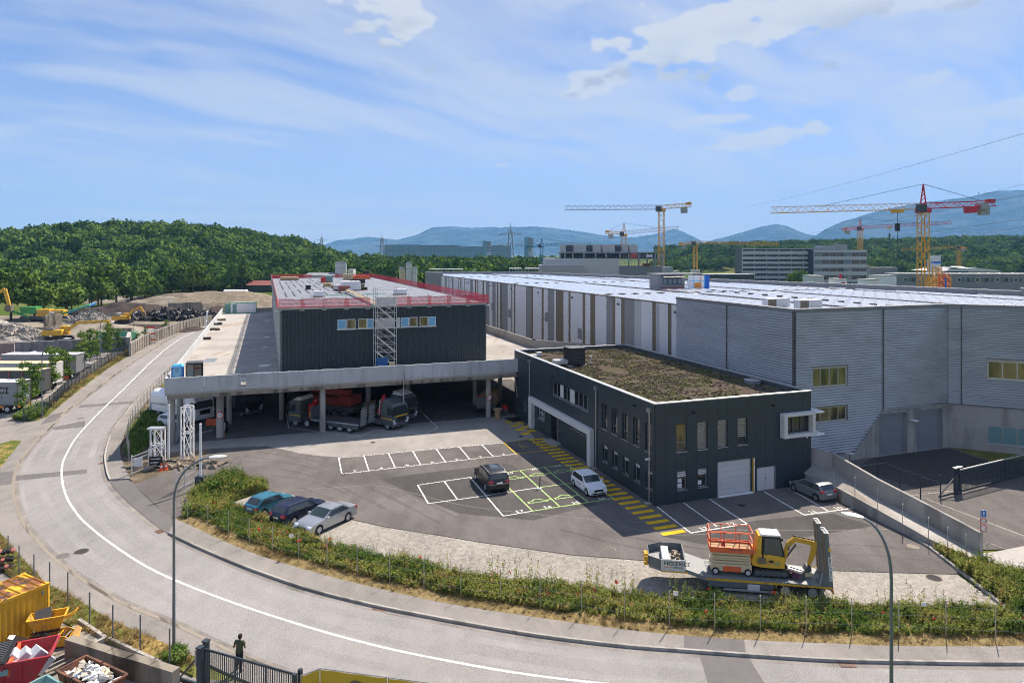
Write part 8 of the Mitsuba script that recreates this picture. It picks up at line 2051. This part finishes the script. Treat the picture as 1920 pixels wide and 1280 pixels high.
for _ in range(46):
    i_=rp.uniform(.0,1); q=weed_area.centroid
    for _t in range(50):
        x0,y0,x1,y1=weed_area.bounds; a,b=rp.uniform(x0,x1),rp.uniform(y0,y1)
        if weed_area.contains(Point(a,b)):break
    s=rp.uniform(.04,.08); mb.addm(hullm(rp.normal(0,s,(8,3))+[a,b,rp.uniform(.6,1.0)]))
solo('poppies',mb,'m_poppy','scattered red poppies and russet seed heads among the roadside weeds',kind='stuff')
tall=[(700,1048),(760,1060),(840,1068),(925,1076),(948,1078),(968,1080),(1000,1084),(1036,1089),(1103,1100),(1110,1100),(1125,1104),(1150,1108),(1176,1112),(1190,1115),(1260,1122),(1275,1122),(1288,1122),(1460,1128),(1550,1136),(1588,1138),(1650,1140),(1718,1142),(1732,1142),(1760,1142),(1840,1145)]
mb=MB()
for i,(x,y) in enumerate(tall):
    p=G(x,y,.1); v,f=WP_[i%3]; mb.add(v*rp.uniform(1.1,1.45)+p,f)
solo('tall_weeds',mb,'m_weeds','single tall stalks rising above the weeds at the gravel edge',kind='stuff')
# ------------------------------------------------------------------ far buildings, cranes, pylons, mountains
def facing(p,q):d=np.r_[(np.asarray(q)-np.asarray(p))[:2],0]; l_=np.linalg.norm(d); return d/l_,l_
# banded office block: parking part on the left, glazed part on the right
blk=thing('banded_office_block','grey office block with dark window bands and pale horizontal parapets','office building')
YB=360.0
def gx(x,Y):return (x-960)*Y/1280
def gz(y,Y):return EYE-(y-476)*Y/1280
def band_front(k,x0,x1,Y0,Y1,bands,z0,z1,bay,m_band,glass,name):
    p,q=np.array([x0,Y0,0.]),np.array([x1,Y1,0.]); d,ln=facing(p,q)
    part(k,'core',upright(rect(0,ln,z0,z1),p,d,-14,-.8),'m_far_dark')
    for za,zb in bands:part(k,'parapet_band',upright(rect(0,ln,za,zb),p,d,-.8,.15),m_band)
    n_=max(1,int(round(ln/bay)))
    for i in range(n_+1):t=ln*i/n_; part(k,'column',upright(rect(t-.07,t+.07,z0,z1),p,d,-.7,-.1 if glass else .16),m_band)
    if glass:
        for (a,b) in zip([b_[1] for b_ in bands[:-1]],[b_[0] for b_ in bands[1:]]):
            for i in range(n_):
                part(k,'window',upright(rect(ln*i/n_+.08,ln*(i+1)/n_-.08,a+.03,b-.03),p,d,-.6,-.5),'m_glass' if i%4 else 'm_glass_blue')
zs=lambda ys,Y:[gz(y,Y) for y in ys]
bl=[(gz(b,YB),gz(a,YB)) for a,b in ((465.5,467),(470.5,477),(481,486),(490,494.5),(499,503),(507.5,512.5),(517,522),(526,530))]
band_front(blk,gx(1392,YB),gx(1527,YB),YB,YB-2,sorted(bl),0,gz(465.5,YB),6.6,'m_light_panel',False,'car_park')
Y2=YB-8
br=[(gz(b,Y2),gz(a,Y2)) for a,b in ((468.5,473),(480.5,487),(495,502),(509,516),(524,529))]
band_front(blk,gx(1527,Y2),gx(1631,Y2),Y2,Y2+3,sorted(br),0,gz(468.5,Y2),4.2,'m_light_panel',True,'office')
for x0,x1,y0 in ((1546,1572,460),(1581,1594,457.5),(1530,1545,465)):part(blk,'roof_plant',MB().box(gx(x0,Y2),gx(x1,Y2),Y2+3,Y2+11,gz(470,Y2),gz(y0,Y2)),'m_far_grey')
# white booths and roofs in front of it
for i,(x0,x1,y0,y1,Y,m_,lab) in enumerate(((1524,1545,518,534,230,'m_offwhite','white ribbed box at the rear of the hall below the big tree'),(1575,1588,524,536,225,'m_white','small white kiosk with red mark behind the hall parapet'),(1632,1646,525,540,215,'m_white','small white kiosk with red marks right of the banded block'),(1646,1692,517,530,300,'m_white','low white shed beside the grey long building'),(1612,1632,500,512,380,'m_far_grey','low grey shed behind the white kiosks'),(1632,1684,502,515,420,'m_grey_metal','dark curved roofed shed at the foot of the right wood'))):
    k=thing('small_building',lab,'building'); b_=part(k,'wall',MB().box(gx(x0,Y),gx(x1,Y),Y,Y+8,0,gz(y0,Y)),m_); part(k,'roof',MB().box(gx(x0,Y)-.2,gx(x1,Y)+.2,Y-.2,Y+8.2,gz(y0,Y),gz(y0,Y)+.25),'m_far_grey')
    if 'red mark' in lab:part(k,'red_panel',MB().box(gx(x0+3,Y),gx(x0+9,Y),Y-.12,Y-.01,gz(y1-3,Y),gz(y1-7,Y)),'m_red')
k=thing('flag_banner','narrow pink banner on a pole in front of the banded block','banner',at(1573,530,228)*[1,1,0]); part(k,'pole',MB().tube([(0,0,0),(0,0,gz(513,228))],.06,6),'m_steel'); part(k,'cloth',MB().box(0.05,1.0,-.03,.03,gz(525,228),gz(513.5,228)),'m_crane_red')
# long grey building on the right
Y=300.0; p,q=np.array([gx(1681,Y),Y,0.]),np.array([gx(1990,Y),Y-6,0.]); d,ln=facing(p,q)
lg=thing('long_grey_building','long low grey building with a strip of windows on the right','building')
part(lg,'wall',upright(rect(0,ln,0,gz(513.5,Y)),p,d,-12,0),'m_grey_metal'); part(lg,'roof_edge',upright(rect(-.2,ln,gz(513.5,Y),gz(512.5,Y)),p,d,-12,.2),'m_far_grey')
for i,x in enumerate((1694,1701,1708,1715,1790,1797,1806,1815,1822,1832,1839,1848,1857,1866,1873,1882,1889,1898,1908,1916)):
    t=(gx(x,Y)-p[0]); w=part(lg,'window',upright(rect(t,t+1.4,gz(527.5,Y),gz(520.5,Y)),p,d,.0,.06),'m_far_dark' if i%4 else 'm_offwhite'); part(w,'pane',upright(rect(t+.12,t+1.28,gz(526.8,Y),gz(521.2,Y)),p,d,.06,.08),'m_glass_blue' if i%2 else 'm_glass')
for x in (1808,1845,1861,1883,1908):c=np.array([gx(x,Y),Y+3,gz(513.5,Y)]); part(lg,'roof_dome',MB().addm(hullm(np.vstack([(trimesh.creation.icosphere(2,1.0).vertices*[1,1,.5])+c]))),'m_offwhite',smooth=True)
Y=420.0; ph=thing('pale_roofed_hall','pale roofed hall with a rounded front behind the long grey building','hall')
part(ph,'wall',MB().box(gx(1775,Y),gx(1876,Y),Y,Y+30,0,gz(508,Y)),'m_far_grey'); part(ph,'roof',MB().addm(hullm([(gx(x,Y),yy,gz(y,Y)) for x,y in ((1765,508),(1880,509),(1860,505),(1830,502),(1800,503)) for yy in (Y-1,Y+32)])),'m_offwhite'); part(ph,'rounded_roof',MB().addm(hullm([(gx(1778,Y)+2,Y-2,gz(501,Y)),(gx(1806,Y),Y-2,gz(501,Y)),(gx(1782,Y),Y,gz(499,Y)),(gx(1802,Y),Y,gz(499,Y)),(gx(1778,Y),Y+8,gz(503,Y)),(gx(1806,Y),Y+8,gz(503,Y))])),'m_white')
part(ph,'dark_band',MB().box(gx(1768,Y),gx(1814,Y),Y-.3,Y-.01,gz(512,Y),gz(507.5,Y)),'m_far_dark')
Y=320.0; bt=thing('batching_tower','white concrete plant tower with a blue band by the crane mast','tower')
part(bt,'tower',MB().box(gx(1751,Y),gx(1764,Y),Y,Y+4,0,gz(479,Y)),'m_offwhite'); part(bt,'blue_band',MB().box(gx(1750.7,Y),gx(1764.3,Y),Y-.06,Y+4.06,gz(494,Y),gz(490,Y)),'m_sign_blue'); part(bt,'side_tower',MB().box(gx(1745,Y),gx(1750.6,Y),Y,Y+3,0,gz(486,Y)),'m_offwhite'); part(bt,'blue_cap',MB().box(gx(1745,Y),gx(1750.6,Y),Y-.05,Y-.001,gz(493,Y),gz(490.5,Y)),'m_sign_blue')

# building under construction
Y=380.0; cs=thing('concrete_shell','grey concrete building shell under construction with scaffolding','building')
part(cs,'lower_wall',MB().box(gx(1012,Y),gx(1090,Y),Y-6,Y+20,0,gz(497,Y)),'m_far_grey'); part(cs,'lower_wall',MB().box(gx(1022,Y),gx(1161,Y),Y,Y+30,0,gz(484.5,Y)),'m_light_panel'); part(cs,'side_wing',MB().box(gx(1161,Y),gx(1246,Y),Y+2,Y+25,0,gz(499,Y)),'m_grey_metal')
for j,(y0,y1) in enumerate(((457.5,472),(473,484.4))):
    part(cs,'core_wall',MB().box(gx(1055,Y),gx(1200,Y) if j==0 else gx(1240,Y),Y+12,Y+26,gz(y1,Y),gz(y0+(0 if j==0 else 1.5),Y)),'m_far_grey' if j==0 else 'm_far_dark')
part(cs,'floor_slab',MB().box(gx(1050,Y),gx(1246,Y),Y+3,Y+28,gz(474,Y),gz(472.5,Y)),'m_bronze_panel'); part(cs,'floor_slab',MB().box(gx(1160,Y),gx(1246,Y),Y+1,Y+26,gz(485.5,Y),gz(484.4,Y)),'m_far_grey')
for x0,x1 in ((1052,1063),(1079,1102),(1116,1130),(1134,1157),(1172,1182),(1186,1201)):part(cs,'wall_panel',MB().box(gx(x0,Y),gx(x1,Y),Y+8,Y+12,gz(472,Y),gz(459,Y)),'m_light_panel')
for x0,x1 in ((1064,1077),(1103,1115),(1158,1170)):part(cs,'opening',MB().box(gx(x0,Y),gx(x1,Y),Y+11.8,Y+12.01,gz(471.5,Y),gz(460,Y)),'m_far_dark')
for x in (1060,1075,1096,1118,1138,1164,1181,1200,1216,1231,1245):part(cs,'column',MB().box(gx(x,Y)-.35,gx(x,Y)+.35,Y+3.2,Y+4,gz(484.4,Y) if x<1165 else gz(499,Y),gz(474,Y)),'m_far_grey')
sf=MB()
for x in np.arange(1163,1247,5.5):
    sf.beam((gx(x,Y),Y+.5,gz(500,Y)),(gx(x,Y),Y+.5,gz(474,Y)),.12)
for y in (478,482,487,491,495):sf.beam((gx(1160,Y),Y+.5,gz(y,Y)),(gx(1246,Y),Y+.5,gz(y,Y)),.12)
for x in np.arange(1064,1160,4):sf.beam((gx(x,Y),Y+.1,gz(484.6,Y)),(gx(x,Y),Y+.1,gz(481.5,Y)),.10)
part(cs,'scaffold',sf,'m_far_grey',kind='stuff'); part(cs,'red_formwork',MB().box(gx(1184,Y),gx(1195,Y),Y+.8,Y+3,gz(483.5,Y),gz(474.6,Y)),'m_red'); part(cs,'white_container',MB().box(gx(1214,Y),gx(1225,Y),Y+2,Y+5,gz(481.8,Y),gz(477,Y)),'m_white'); part(cs,'brown_skip',MB().box(gx(1205,Y),gx(1218,Y),Y-1,Y+1,gz(499,Y),gz(493.5,Y)),'m_rust')
k=thing('stepped_concrete_block','stepped pale concrete block right of the building shell','building'); Y=330.0; part(k,'wall',MB().box(gx(1248,Y),gx(1262,Y),Y,Y+8,0,gz(501,Y)),'m_far_grey'); part(k,'lower_wall',MB().box(gx(1262,Y),gx(1275,Y),Y,Y+8,0,gz(508.5,Y)),'m_far_grey')
k=thing('low_glass_pavilion','low dark glazed building left of the banded office block','building'); Y=340.0; part(k,'wall',MB().box(gx(1310,Y),gx(1414,Y),Y,Y+12,0,gz(515,Y)),'m_far_dark'); part(k,'roof',MB().box(gx(1308,Y),gx(1416,Y),Y-1,Y+13,gz(515,Y),gz(513.8,Y)),'m_far_grey')

# sheds, silos between the halls
def silo(k,x,Y,r,ytop,m='m_offwhite',dome=True):
    c=np.array([gx(x,Y),Y,0]); zt=gz(ytop,Y); part(k,'silo',MB().tube([c+[0,0,0],c+[0,0,zt]],r,20),m,smooth=40)
    for i in range(3):z=zt*(.35+.28*i); part(k,'ring',MB().tube([c+[0,0,z],c+[0,0,z+.15]],r+.05,20),'m_far_grey',smooth=40)
    part(k,'rail',MB().tube([c+[0,0,zt],c+[0,0,zt+.9]],[r*.96,r*.96],16,cap=False),'m_steel')
k=thing('white_silo','broad white ribbed silo behind the left rear corner of the workshop roof','silo'); Y=236.0; silo(k,639.5,Y,1.95,494.5); part(k,'side_shed',MB().box(gx(651,Y),gx(661,Y),Y+1,Y+5,0,gz(505,Y)),'m_offwhite')
k=thing('twin_silos','cluster of three slim pale silos behind the middle of the workshop roof','silo'); Y=240.0
for x,r,yt in ((753.5,.95,504.5),(766.5,1.05,496),(777.5,.85,504)):silo(k,x,Y,r,yt,'m_cream' if x<760 else 'm_offwhite')
k=thing('grey_shed','low grey gabled shed behind the rear netting of the workshop','shed'); Y=230.0
part(k,'wall',MB().box(gx(570,Y),gx(626,Y),Y,Y+8,0,gz(516,Y)),'m_light_panel'); part(k,'roof',MB().addm(hullm([(gx(x,Y),yy,gz(y,Y)) for x,yy,y in ((569,Y-.3,516),(627,Y-.3,516),(574,Y+4,511.5),(622,Y+4,511.5),(569,Y+8.3,516),(627,Y+8.3,516))])),'m_grey_panel')
k=thing('dark_gravel_heaps','dark gravel heap between the white silo and the slim silos','heap'); hh_=heap('dark_gravel_heap','dark grey gravel heap between the white silo and the slim silos, left','heap',(gx(685,265),265,0),9,6,13.0,'m_pile_dark',31,.2); del labels[k.key]
heap('dark_gravel_heap','dark grey gravel heap between the white silo and the slim silos, right','heap',(gx(712,280),280,0),8,6,12.0,'m_pile_dark',32,.2); heap('sand_heap','pale sand heap just left of the slim silos','heap',(gx(743,246),246,0),4,4,13.0,'m_pile_sand',33,.05)
for i,(x0,x1,y0,y1,Y,lab) in enumerate(((804,866,504,507,330,'flat pale canopy roof at the edge of the wood, left of the pylon'),(955,978,503,507,300,'low pale roof frame below the large pylon, left'),(985,1011,503,507,300,'low pale roof frame below the large pylon, right'))):
    k=thing('canopy',lab,'canopy'); part(k,'roof',MB().box(gx(x0,Y),gx(x1,Y),Y,Y+8,gz(y0+1.2,Y),gz(y0,Y)),'m_offwhite')
    for t in np.linspace(0,1,5):x=gx(x0+(x1-x0)*t,Y); part(k,'post',MB().beam((x,Y+.2,0),(x,Y+.2,gz(y0+1.2,Y)),.3),'m_far_grey')
k=thing('white_tent','small white pointed sail canopy at the edge of the wood','canopy'); Y=300.0; part(k,'sail',MB().addm(hullm([(gx(882,Y),Y,gz(511,Y)),(gx(891,Y),Y,gz(504,Y)),(gx(890,Y),Y+2,gz(511,Y)),(gx(882,Y),Y+2,gz(512,Y))])),'m_white'); part(k,'mast',MB().beam((gx(890,Y),Y+1,0),(gx(890,Y),Y+1,gz(504,Y)),.2),'m_steel')

# cranes
def lat(mb,p,q,w,n,m_,up=(0,0,1),tri=False):
    """Square or triangular lattice beam from p to q."""
    p,q=np.asarray(p,float),np.asarray(q,float); t=q-p; ln=np.linalg.norm(t); t /= ln
    a=np.cross(up,t); a=a/np.linalg.norm(a) if np.linalg.norm(a)>1e-6 else np.array([1.0,0,0]); b=np.cross(t,a)
    cs_=[(-.5,-.5),(.5,-.5),(0,.5)] if tri else [(-.5,-.5),(.5,-.5),(.5,.5),(-.5,.5)]
    C=lambda i,s:p+t*s+(a*cs_[i][0]+b*cs_[i][1])*w
    for i in range(len(cs_)):mb.beam(C(i,0),C(i,ln),m_)
    for j in range(n):
        s0,s1=ln*j/n,ln*(j+1)/n
        for i in range(len(cs_)):
            k_=(i+1)%len(cs_); mb.beam(C(i,s0 if j%2 else s1),C(k_,s1 if j%2 else s0),m_*.62)
def tower_crane(label,x,Y,ybase,yslew,ytop,xt,yt,xc,yc,mm,mj,mc,w=2.0,mt=.22,ties=True,Yt=None,Yc=None,cw='m_far_grey',hook=None,base_z=None):
    k=thing('tower_crane',label,'tower crane'); Yt,Yc=Yt or Y,Yc or Y
    c=np.array([gx(x,Y),Y,0]); zs_,zt_=gz(yslew,Y),gz(ytop,Y); zb=gz(ybase,Y) if base_z is None else base_z
    mb=MB(); lat(mb,c+[0,0,zb],c+[0,0,zs_],w,int((zs_-zb)/(w*1.1)),mt,up=(0,1,0)); part(k,'mast',mb,mm,kind='stuff')
    part(k,'slewing_ring',MB().box(c[0]-w*.7,c[0]+w*.7,Y-w*.7,Y+w*.7,zs_,zs_+w*.6),mc); part(k,'operator_cab',MB().cbox(c[0]-w*1.2,c[0]-w*.2,Y-w*1.2,Y-w*.3,zs_+.1,zs_+w*1.1,.1),'m_far_dark')
    tip,ctr_=at(xt,yt,Yt),at(xc,yc,Yc); root=c+[0,0,zs_+w*.9]
    jb=MB(); lat(jb,root,tip,w*.8,int(np.linalg.norm(tip-root)/(w*1.0)),mt*.8,tri=True); part(k,'jib',jb,mj,kind='stuff')
    cj=MB(); lat(cj,root,ctr_,w*.7,8,mt,tri=False); cj.beam(root-[0,0,w*.35],ctr_-[0,0,w*.35],w*.5,.25); part(k,'counter_jib',cj,mc,kind='stuff')
    d=(ctr_-root)/np.linalg.norm(ctr_-root); cwp=ctr_-d*w*1.4
    part(k,'counterweight',MB().beam(cwp-d*w*.6-[0,0,w*.9],cwp+d*w*.6-[0,0,w*.9],w*.7,w*1.2),cw); part(k,'winch',MB().beam(ctr_-d*w*1.0+[0,0,w*.3],ctr_+[0,0,w*.3],w*.6,w*.5),mc)
    if ties:
        ap=c+[0,0,zt_]; tp=MB()
        for s in (-.4,.4):tp.beam(root+[s*w,0,0],ap,mt*1.3)
        for i in range(5):f_=i/5; tp.beam(root+[-.4*w*(1-f_),0,(zt_-root[2])*f_],root+[.4*w*(1-f_-.2),0,(zt_-root[2])*(f_+.2)],mt*.7)
        part(k,'tower_top',tp,mc,kind='stuff')
        for e,fr in ((tip,.68),(ctr_,.85)):part(k,'tie_rod',MB().beam(ap,root+(e-root)*fr+[0,0,w*.3],mt*.55),'m_far_dark')
    if hook:
        hp=root+(tip-root)*hook; part(k,'trolley',MB().box(hp[0]-w*.6,hp[0]+w*.6,hp[1]-w*.5,hp[1]+w*.5,hp[2]-w*.8,hp[2]-w*.35),mm); part(k,'hoist_rope',MB().beam(hp-[0,0,w*.8],hp-[0,0,w*8.5],.12),'m_far_dark'); part(k,'hook_block',MB().box(hp[0]-.5,hp[0]+.5,hp[1]-.4,hp[1]+.4,hp[2]-w*3.2,hp[2]-w*2.2),'m_black')
    return k
kc1=tower_crane('tall yellow flat topped crane with grey counterweight behind the construction shell',1240,400,505,397,388,1058,390,1296,384,'m_crane_yellow','m_far_grey','m_crane_yellow',3.0,.30,ties=False)
rc=tower_crane('yellow masted crane with red counter jib in front of the mountain',1731,190,545,399,345,1446,394,1864,381,'m_crane_yellow','m_crane_yellow','m_crane_red',2.1,.20,hook=.17,base_z=8.0)
part(rc,'counter_box',MB().box(gx(1813,190),gx(1826,190),188.5,191.5,gz(399,190),gz(387.5,190)),'m_crane_red'); q=part(rc,'ballast',MB().box(gx(1834,190),gx(1847,190),188.5,191.5,gz(393,190),gz(381,190)),'m_far_grey'); part(rc,'white_section',MB().box(gx(1727.5,190),gx(1737,190),188.9,191.1,gz(402,190),gz(391,190)),'m_white')
tower_crane('small yellow crane with pointed top left of the tall yellow crane',1170,420,470,443,418,1273,427,1135,436,'m_crane_yellow','m_far_grey','m_crane_yellow',2.4,.26)
tower_crane('orange crane beyond the banded office block, jib pointing right',1613,520,480,432,410,1784,417,1580,430.5,'m_crane_yellow','m_crane_red','m_orange',2.6,.3,hook=.32)
tower_crane('low yellow crane with short jib at the left of the right hand wood',1304,430,518,460,452,1460,457,1273,458,'m_crane_yellow','m_crane_yellow','m_crane_yellow',2.2,.3,ties=False)
tower_crane('distant faint yellow crane in front of the right hand wood',1798,560,520,467,455,1690,467.5,1812,466,'m_crane_yellow','m_crane_yellow','m_crane_yellow',2.2,.24,ties=False)
tower_crane('blue crane at the right end of the far glass blocks',1015.5,470,500,464,447,1110,457,985,465,'m_crane_blue','m_crane_blue','m_crane_blue',2.0,.3)
k=thing('crane_base_section','pile of yellow lattice crane sections at the foot of the red topped crane','crane section'); Y=196.0
for i,(x0,y0,y1) in enumerate(((1746,518,541),(1758,518,541),(1770,512,541),(1782,518,541),(1757,500,517))):
    mb=MB(); lat(mb,(gx(x0,Y),Y+2*(i%2),gz(y1,Y)),(gx(x0,Y),Y+2*(i%2),gz(y0,Y)),1.7,4,.2,up=(0,1,0)); part(k,'section',mb,'m_crane_yellow' if i != 2 else 'm_orange',kind='stuff')
part(k,'ladder',MB().box(gx(1767,Y),gx(1770,Y),Y-1.2,Y-1,gz(538,Y),gz(520,Y)),'m_sign_blue')
cb3=thing('footing_stack','white concrete crane footing blocks under the low yellow crane','footing'); Y=425.0; part(cb3,'block',MB().box(gx(1297,Y),gx(1311,Y),Y-2,Y+3,gz(513,Y),gz(505,Y)),'m_offwhite')

# pylons and lines
def pylon(label,x,Y,ytop,h,m='m_far_grey'):
    zt=gz(ytop,Y); zb=zt-h; k=thing('power_pylon',label,'pylon'); c=np.array([gx(x,Y),Y,0]); mb=MB(); w0,w1=h*.16,h*.022
    for sx in (-1,1):
        for sy in (-1,1):mb.beam(c+[sx*w0/2,sy*w0/2,zb],c+[sx*w1,sy*w1,zt-h*.12],h*.010)
    mb.beam(c+[0,0,zt-h*.14],c+[0,0,zt],h*.009)
    for i in range(9):
        f0,f1=i/9,(i+1)/9; wa,wb=w0/2*(1-f0)+w1*f0,w0/2*(1-f1)+w1*f1; za,zb2=zb+(h*.88)*f0,zb+(h*.88)*f1
        for sy in (-1,1):mb.beam(c+[-wa,sy*wa,za],c+[wb,sy*wb,zb2],h*.006).beam(c+[wa,sy*wa,za],c+[-wb,sy*wb,zb2],h*.006)
    part(k,'mast',mb,m,kind='stuff')
    for fz,hw in ((.62,.245),(.80,.19)):
        a=MB(); z=zb+h*fz
        for s in (-1,1):a.beam(c+[0,0,z+h*.035],c+[s*h*hw,0,z-h*.0],h*.009).beam(c+[0,0,z-h*.01],c+[s*h*hw,0,z],h*.008)
        part(k,'cross_arm',a,m)
    return k
pylon('large lattice pylon in the middle in front of the glass blocks',957,520,417,46); pylon('mid sized lattice pylon left of the far glass blocks',716,800,438,40); pylon('small lattice pylon above the right slope of the hill wood',603,1000,439,44)
PL_=[((1920,250,150),(1395,388,520)),((1920,366,150),(1380,455,620)),((1920,411,150),(1460,462,640)),((1920,425,160),(1600,462,640)),((1930,343,230),(1560,420,640))]
for i,(p,q) in enumerate(PL_):
    a,b=at(*p),at(*q); t=np.linspace(-.3,1,18)[:,None]; pts=a+(b-a)*t-np.c_[0*t,0*t,6*t*(1-t)]
    solo('power_line',MB().tube(pts,.045,4),'m_far_dark',('highest power line, rising alone across the sky on the right','second power line crossing in front of the mountain','third power line crossing low over the mountain foot','lowest short power line over the right hand wood','faint power line running beyond the red topped crane')[i],'power line')

# the far glass city blocks
Y=1500.0
k=thing('glass_block','long low blue glass block on the far plain','building')
for x0,x1,y0 in ((721,788,459.5),(788,862,460.5),(862,905,463),(922,958,461)):
    b_=part(k,'wing',MB().box(gx(x0,Y),gx(x1,Y),Y,Y+25,0,gz(y0,Y)),'m_far_glass')
    n_=int((x1-x0)/3.2)
    for i in range(n_):part(b_,'fin',MB().box(gx(x0+(x1-x0)*i/n_,Y)-.4,gx(x0+(x1-x0)*i/n_,Y)+.4,Y-.6,Y-.01,5,gz(y0+.4,Y)),'m_far_grey')
    part(b_,'roof',MB().box(gx(x0,Y),gx(x1,Y),Y-.5,Y+25,gz(y0,Y),gz(y0,Y)+1),'m_far_dark')
    for yy in (463.5,467.5,471):part(b_,'floor_band',MB().box(gx(x0,Y),gx(x1,Y),Y-.4,Y-.01,gz(yy,Y),gz(yy,Y)+.8),'m_far_dark')
for lab,x0,x1,y0 in (('left of two far glass tower blocks, lower',905,921.5,452),('right of two far glass tower blocks, taller',983,1000,445)):
    k=thing('tower_block',lab,'tower block'); xm=x0+(x1-x0)*.45
    part(k,'dark_side',MB().box(gx(x0,Y),gx(xm,Y),Y-2,Y+20,0,gz(y0,Y)),'m_far_glass'); part(k,'light_side',MB().box(gx(xm,Y),gx(x1,Y),Y,Y+20,0,gz(y0+.6,Y)),'m_light_panel'); part(k,'roof',MB().box(gx(x0,Y),gx(xm,Y),Y-2,Y+20,gz(y0,Y),gz(y0-.4,Y)),'m_far_dark')
    for i in range(7):part(k,'floor_band',MB().box(gx(xm,Y),gx(x1,Y),Y-.5,Y-.01,gz(y0+2+i*2.8,Y),gz(y0+2+i*2.8,Y)+1.5),'m_far_dark')

# mountains
def range_(name,prof,Y,depth,m,seed,rough,amp):
    xs=np.linspace(prof[0][0],prof[-1][0],260); tops=np.interp(xs,[p[0] for p in prof],[p[1] for p in prof])
    X=gx(xs,Y); Zt=EYE+(476-tops)*Y/1280
    r=np.linspace(0,1,26); P,n1=[],len(r)
    for x,z in zip(X,Zt):
        for t in r:
            yy=Y-depth*(1-t); zz=z*(t**1.25)
            zz+=(meshkit.fbm(np.array([x*rough,yy*rough*1.2,seed*1.0]),5,seed)-.5)*amp*(1-(2*t-1)**2)**.5*min(1,z/150)
            zz+=(meshkit.fbm(np.array([x*rough*5,0.0,seed+2.0]),3,seed)-.5)*amp*.10*t
            P.append([x,yy,max(zz,-3) if z>0 else-3])
        P.append([x,Y+depth*.5,-3])
    n1+=1; n0=len(X); i=np.arange(n0*n1).reshape(n0,n1)
    f=np.concatenate([np.stack([i[:-1,:-1],i[1:,:-1],i[1:,1:]],-1).reshape(-1,3),np.stack([i[:-1,:-1],i[1:,1:],i[:-1,1:]],-1).reshape(-1,3)])
    solo(name,trimesh.Trimesh(np.array(P),f,process=False),m,kind='structure',smooth=True)
range_('mountain',[(560,476),(610,462),(640,450),(690,444),(712,446),(745,450),(780,440),(810,426),(850,424.5),(880,427),(930,426),(1000,425),(1030,426.5),(1080,433),(1130,440),(1190,445),(1240,436),(1262,430),(1275,432),(1300,452),(1340,470),(1380,478)],9800,2200,'m_mountain',1,.0012,160)
range_('mountain',[(1250,478),(1300,462),(1340,449),(1390,436),(1430,425),(1455,420.5),(1475,424),(1510,438),(1540,444),(1600,462),(1660,474)],8600,1800,'m_mountain',2,.0012,150)
range_('mountain',[(1440,478),(1500,452),(1530,440),(1550,428),(1580,415),(1640,397),(1700,385),(1760,376),(1820,370),(1850,361),(1890,357),(1960,356),(2060,362),(2200,380),(2400,430)],7600,1900,'m_mountain',3,.0013,200)
k=thing('summit_mast','tiny transmitter mast on the ridge of the right hand mountain','mast',at(1835,366,7650)); part(k,'shaft',MB().beam((0,0,-12),(0,0,30),6),'m_far_grey'); part(k,'drum',MB().box(-6,6,-6,6,22,32),'m_far_grey')

# ------------------------------------------------------------------ the air
scene['air']={'type':'homogeneous','albedo':{'type':'rgb','value':[.26,.55,1.0]},'sigma_t':8.5e-5}
scene['haze']={'type':'cube','to_world':T().translate([0,5200,548])@T().scale([11500,6000,550]),'bsdf':{'type':'null'},'interior':{'type':'ref','id':'air'}}
describe('haze','thin blue air between the camera and the mountains',None,None,'stuff')
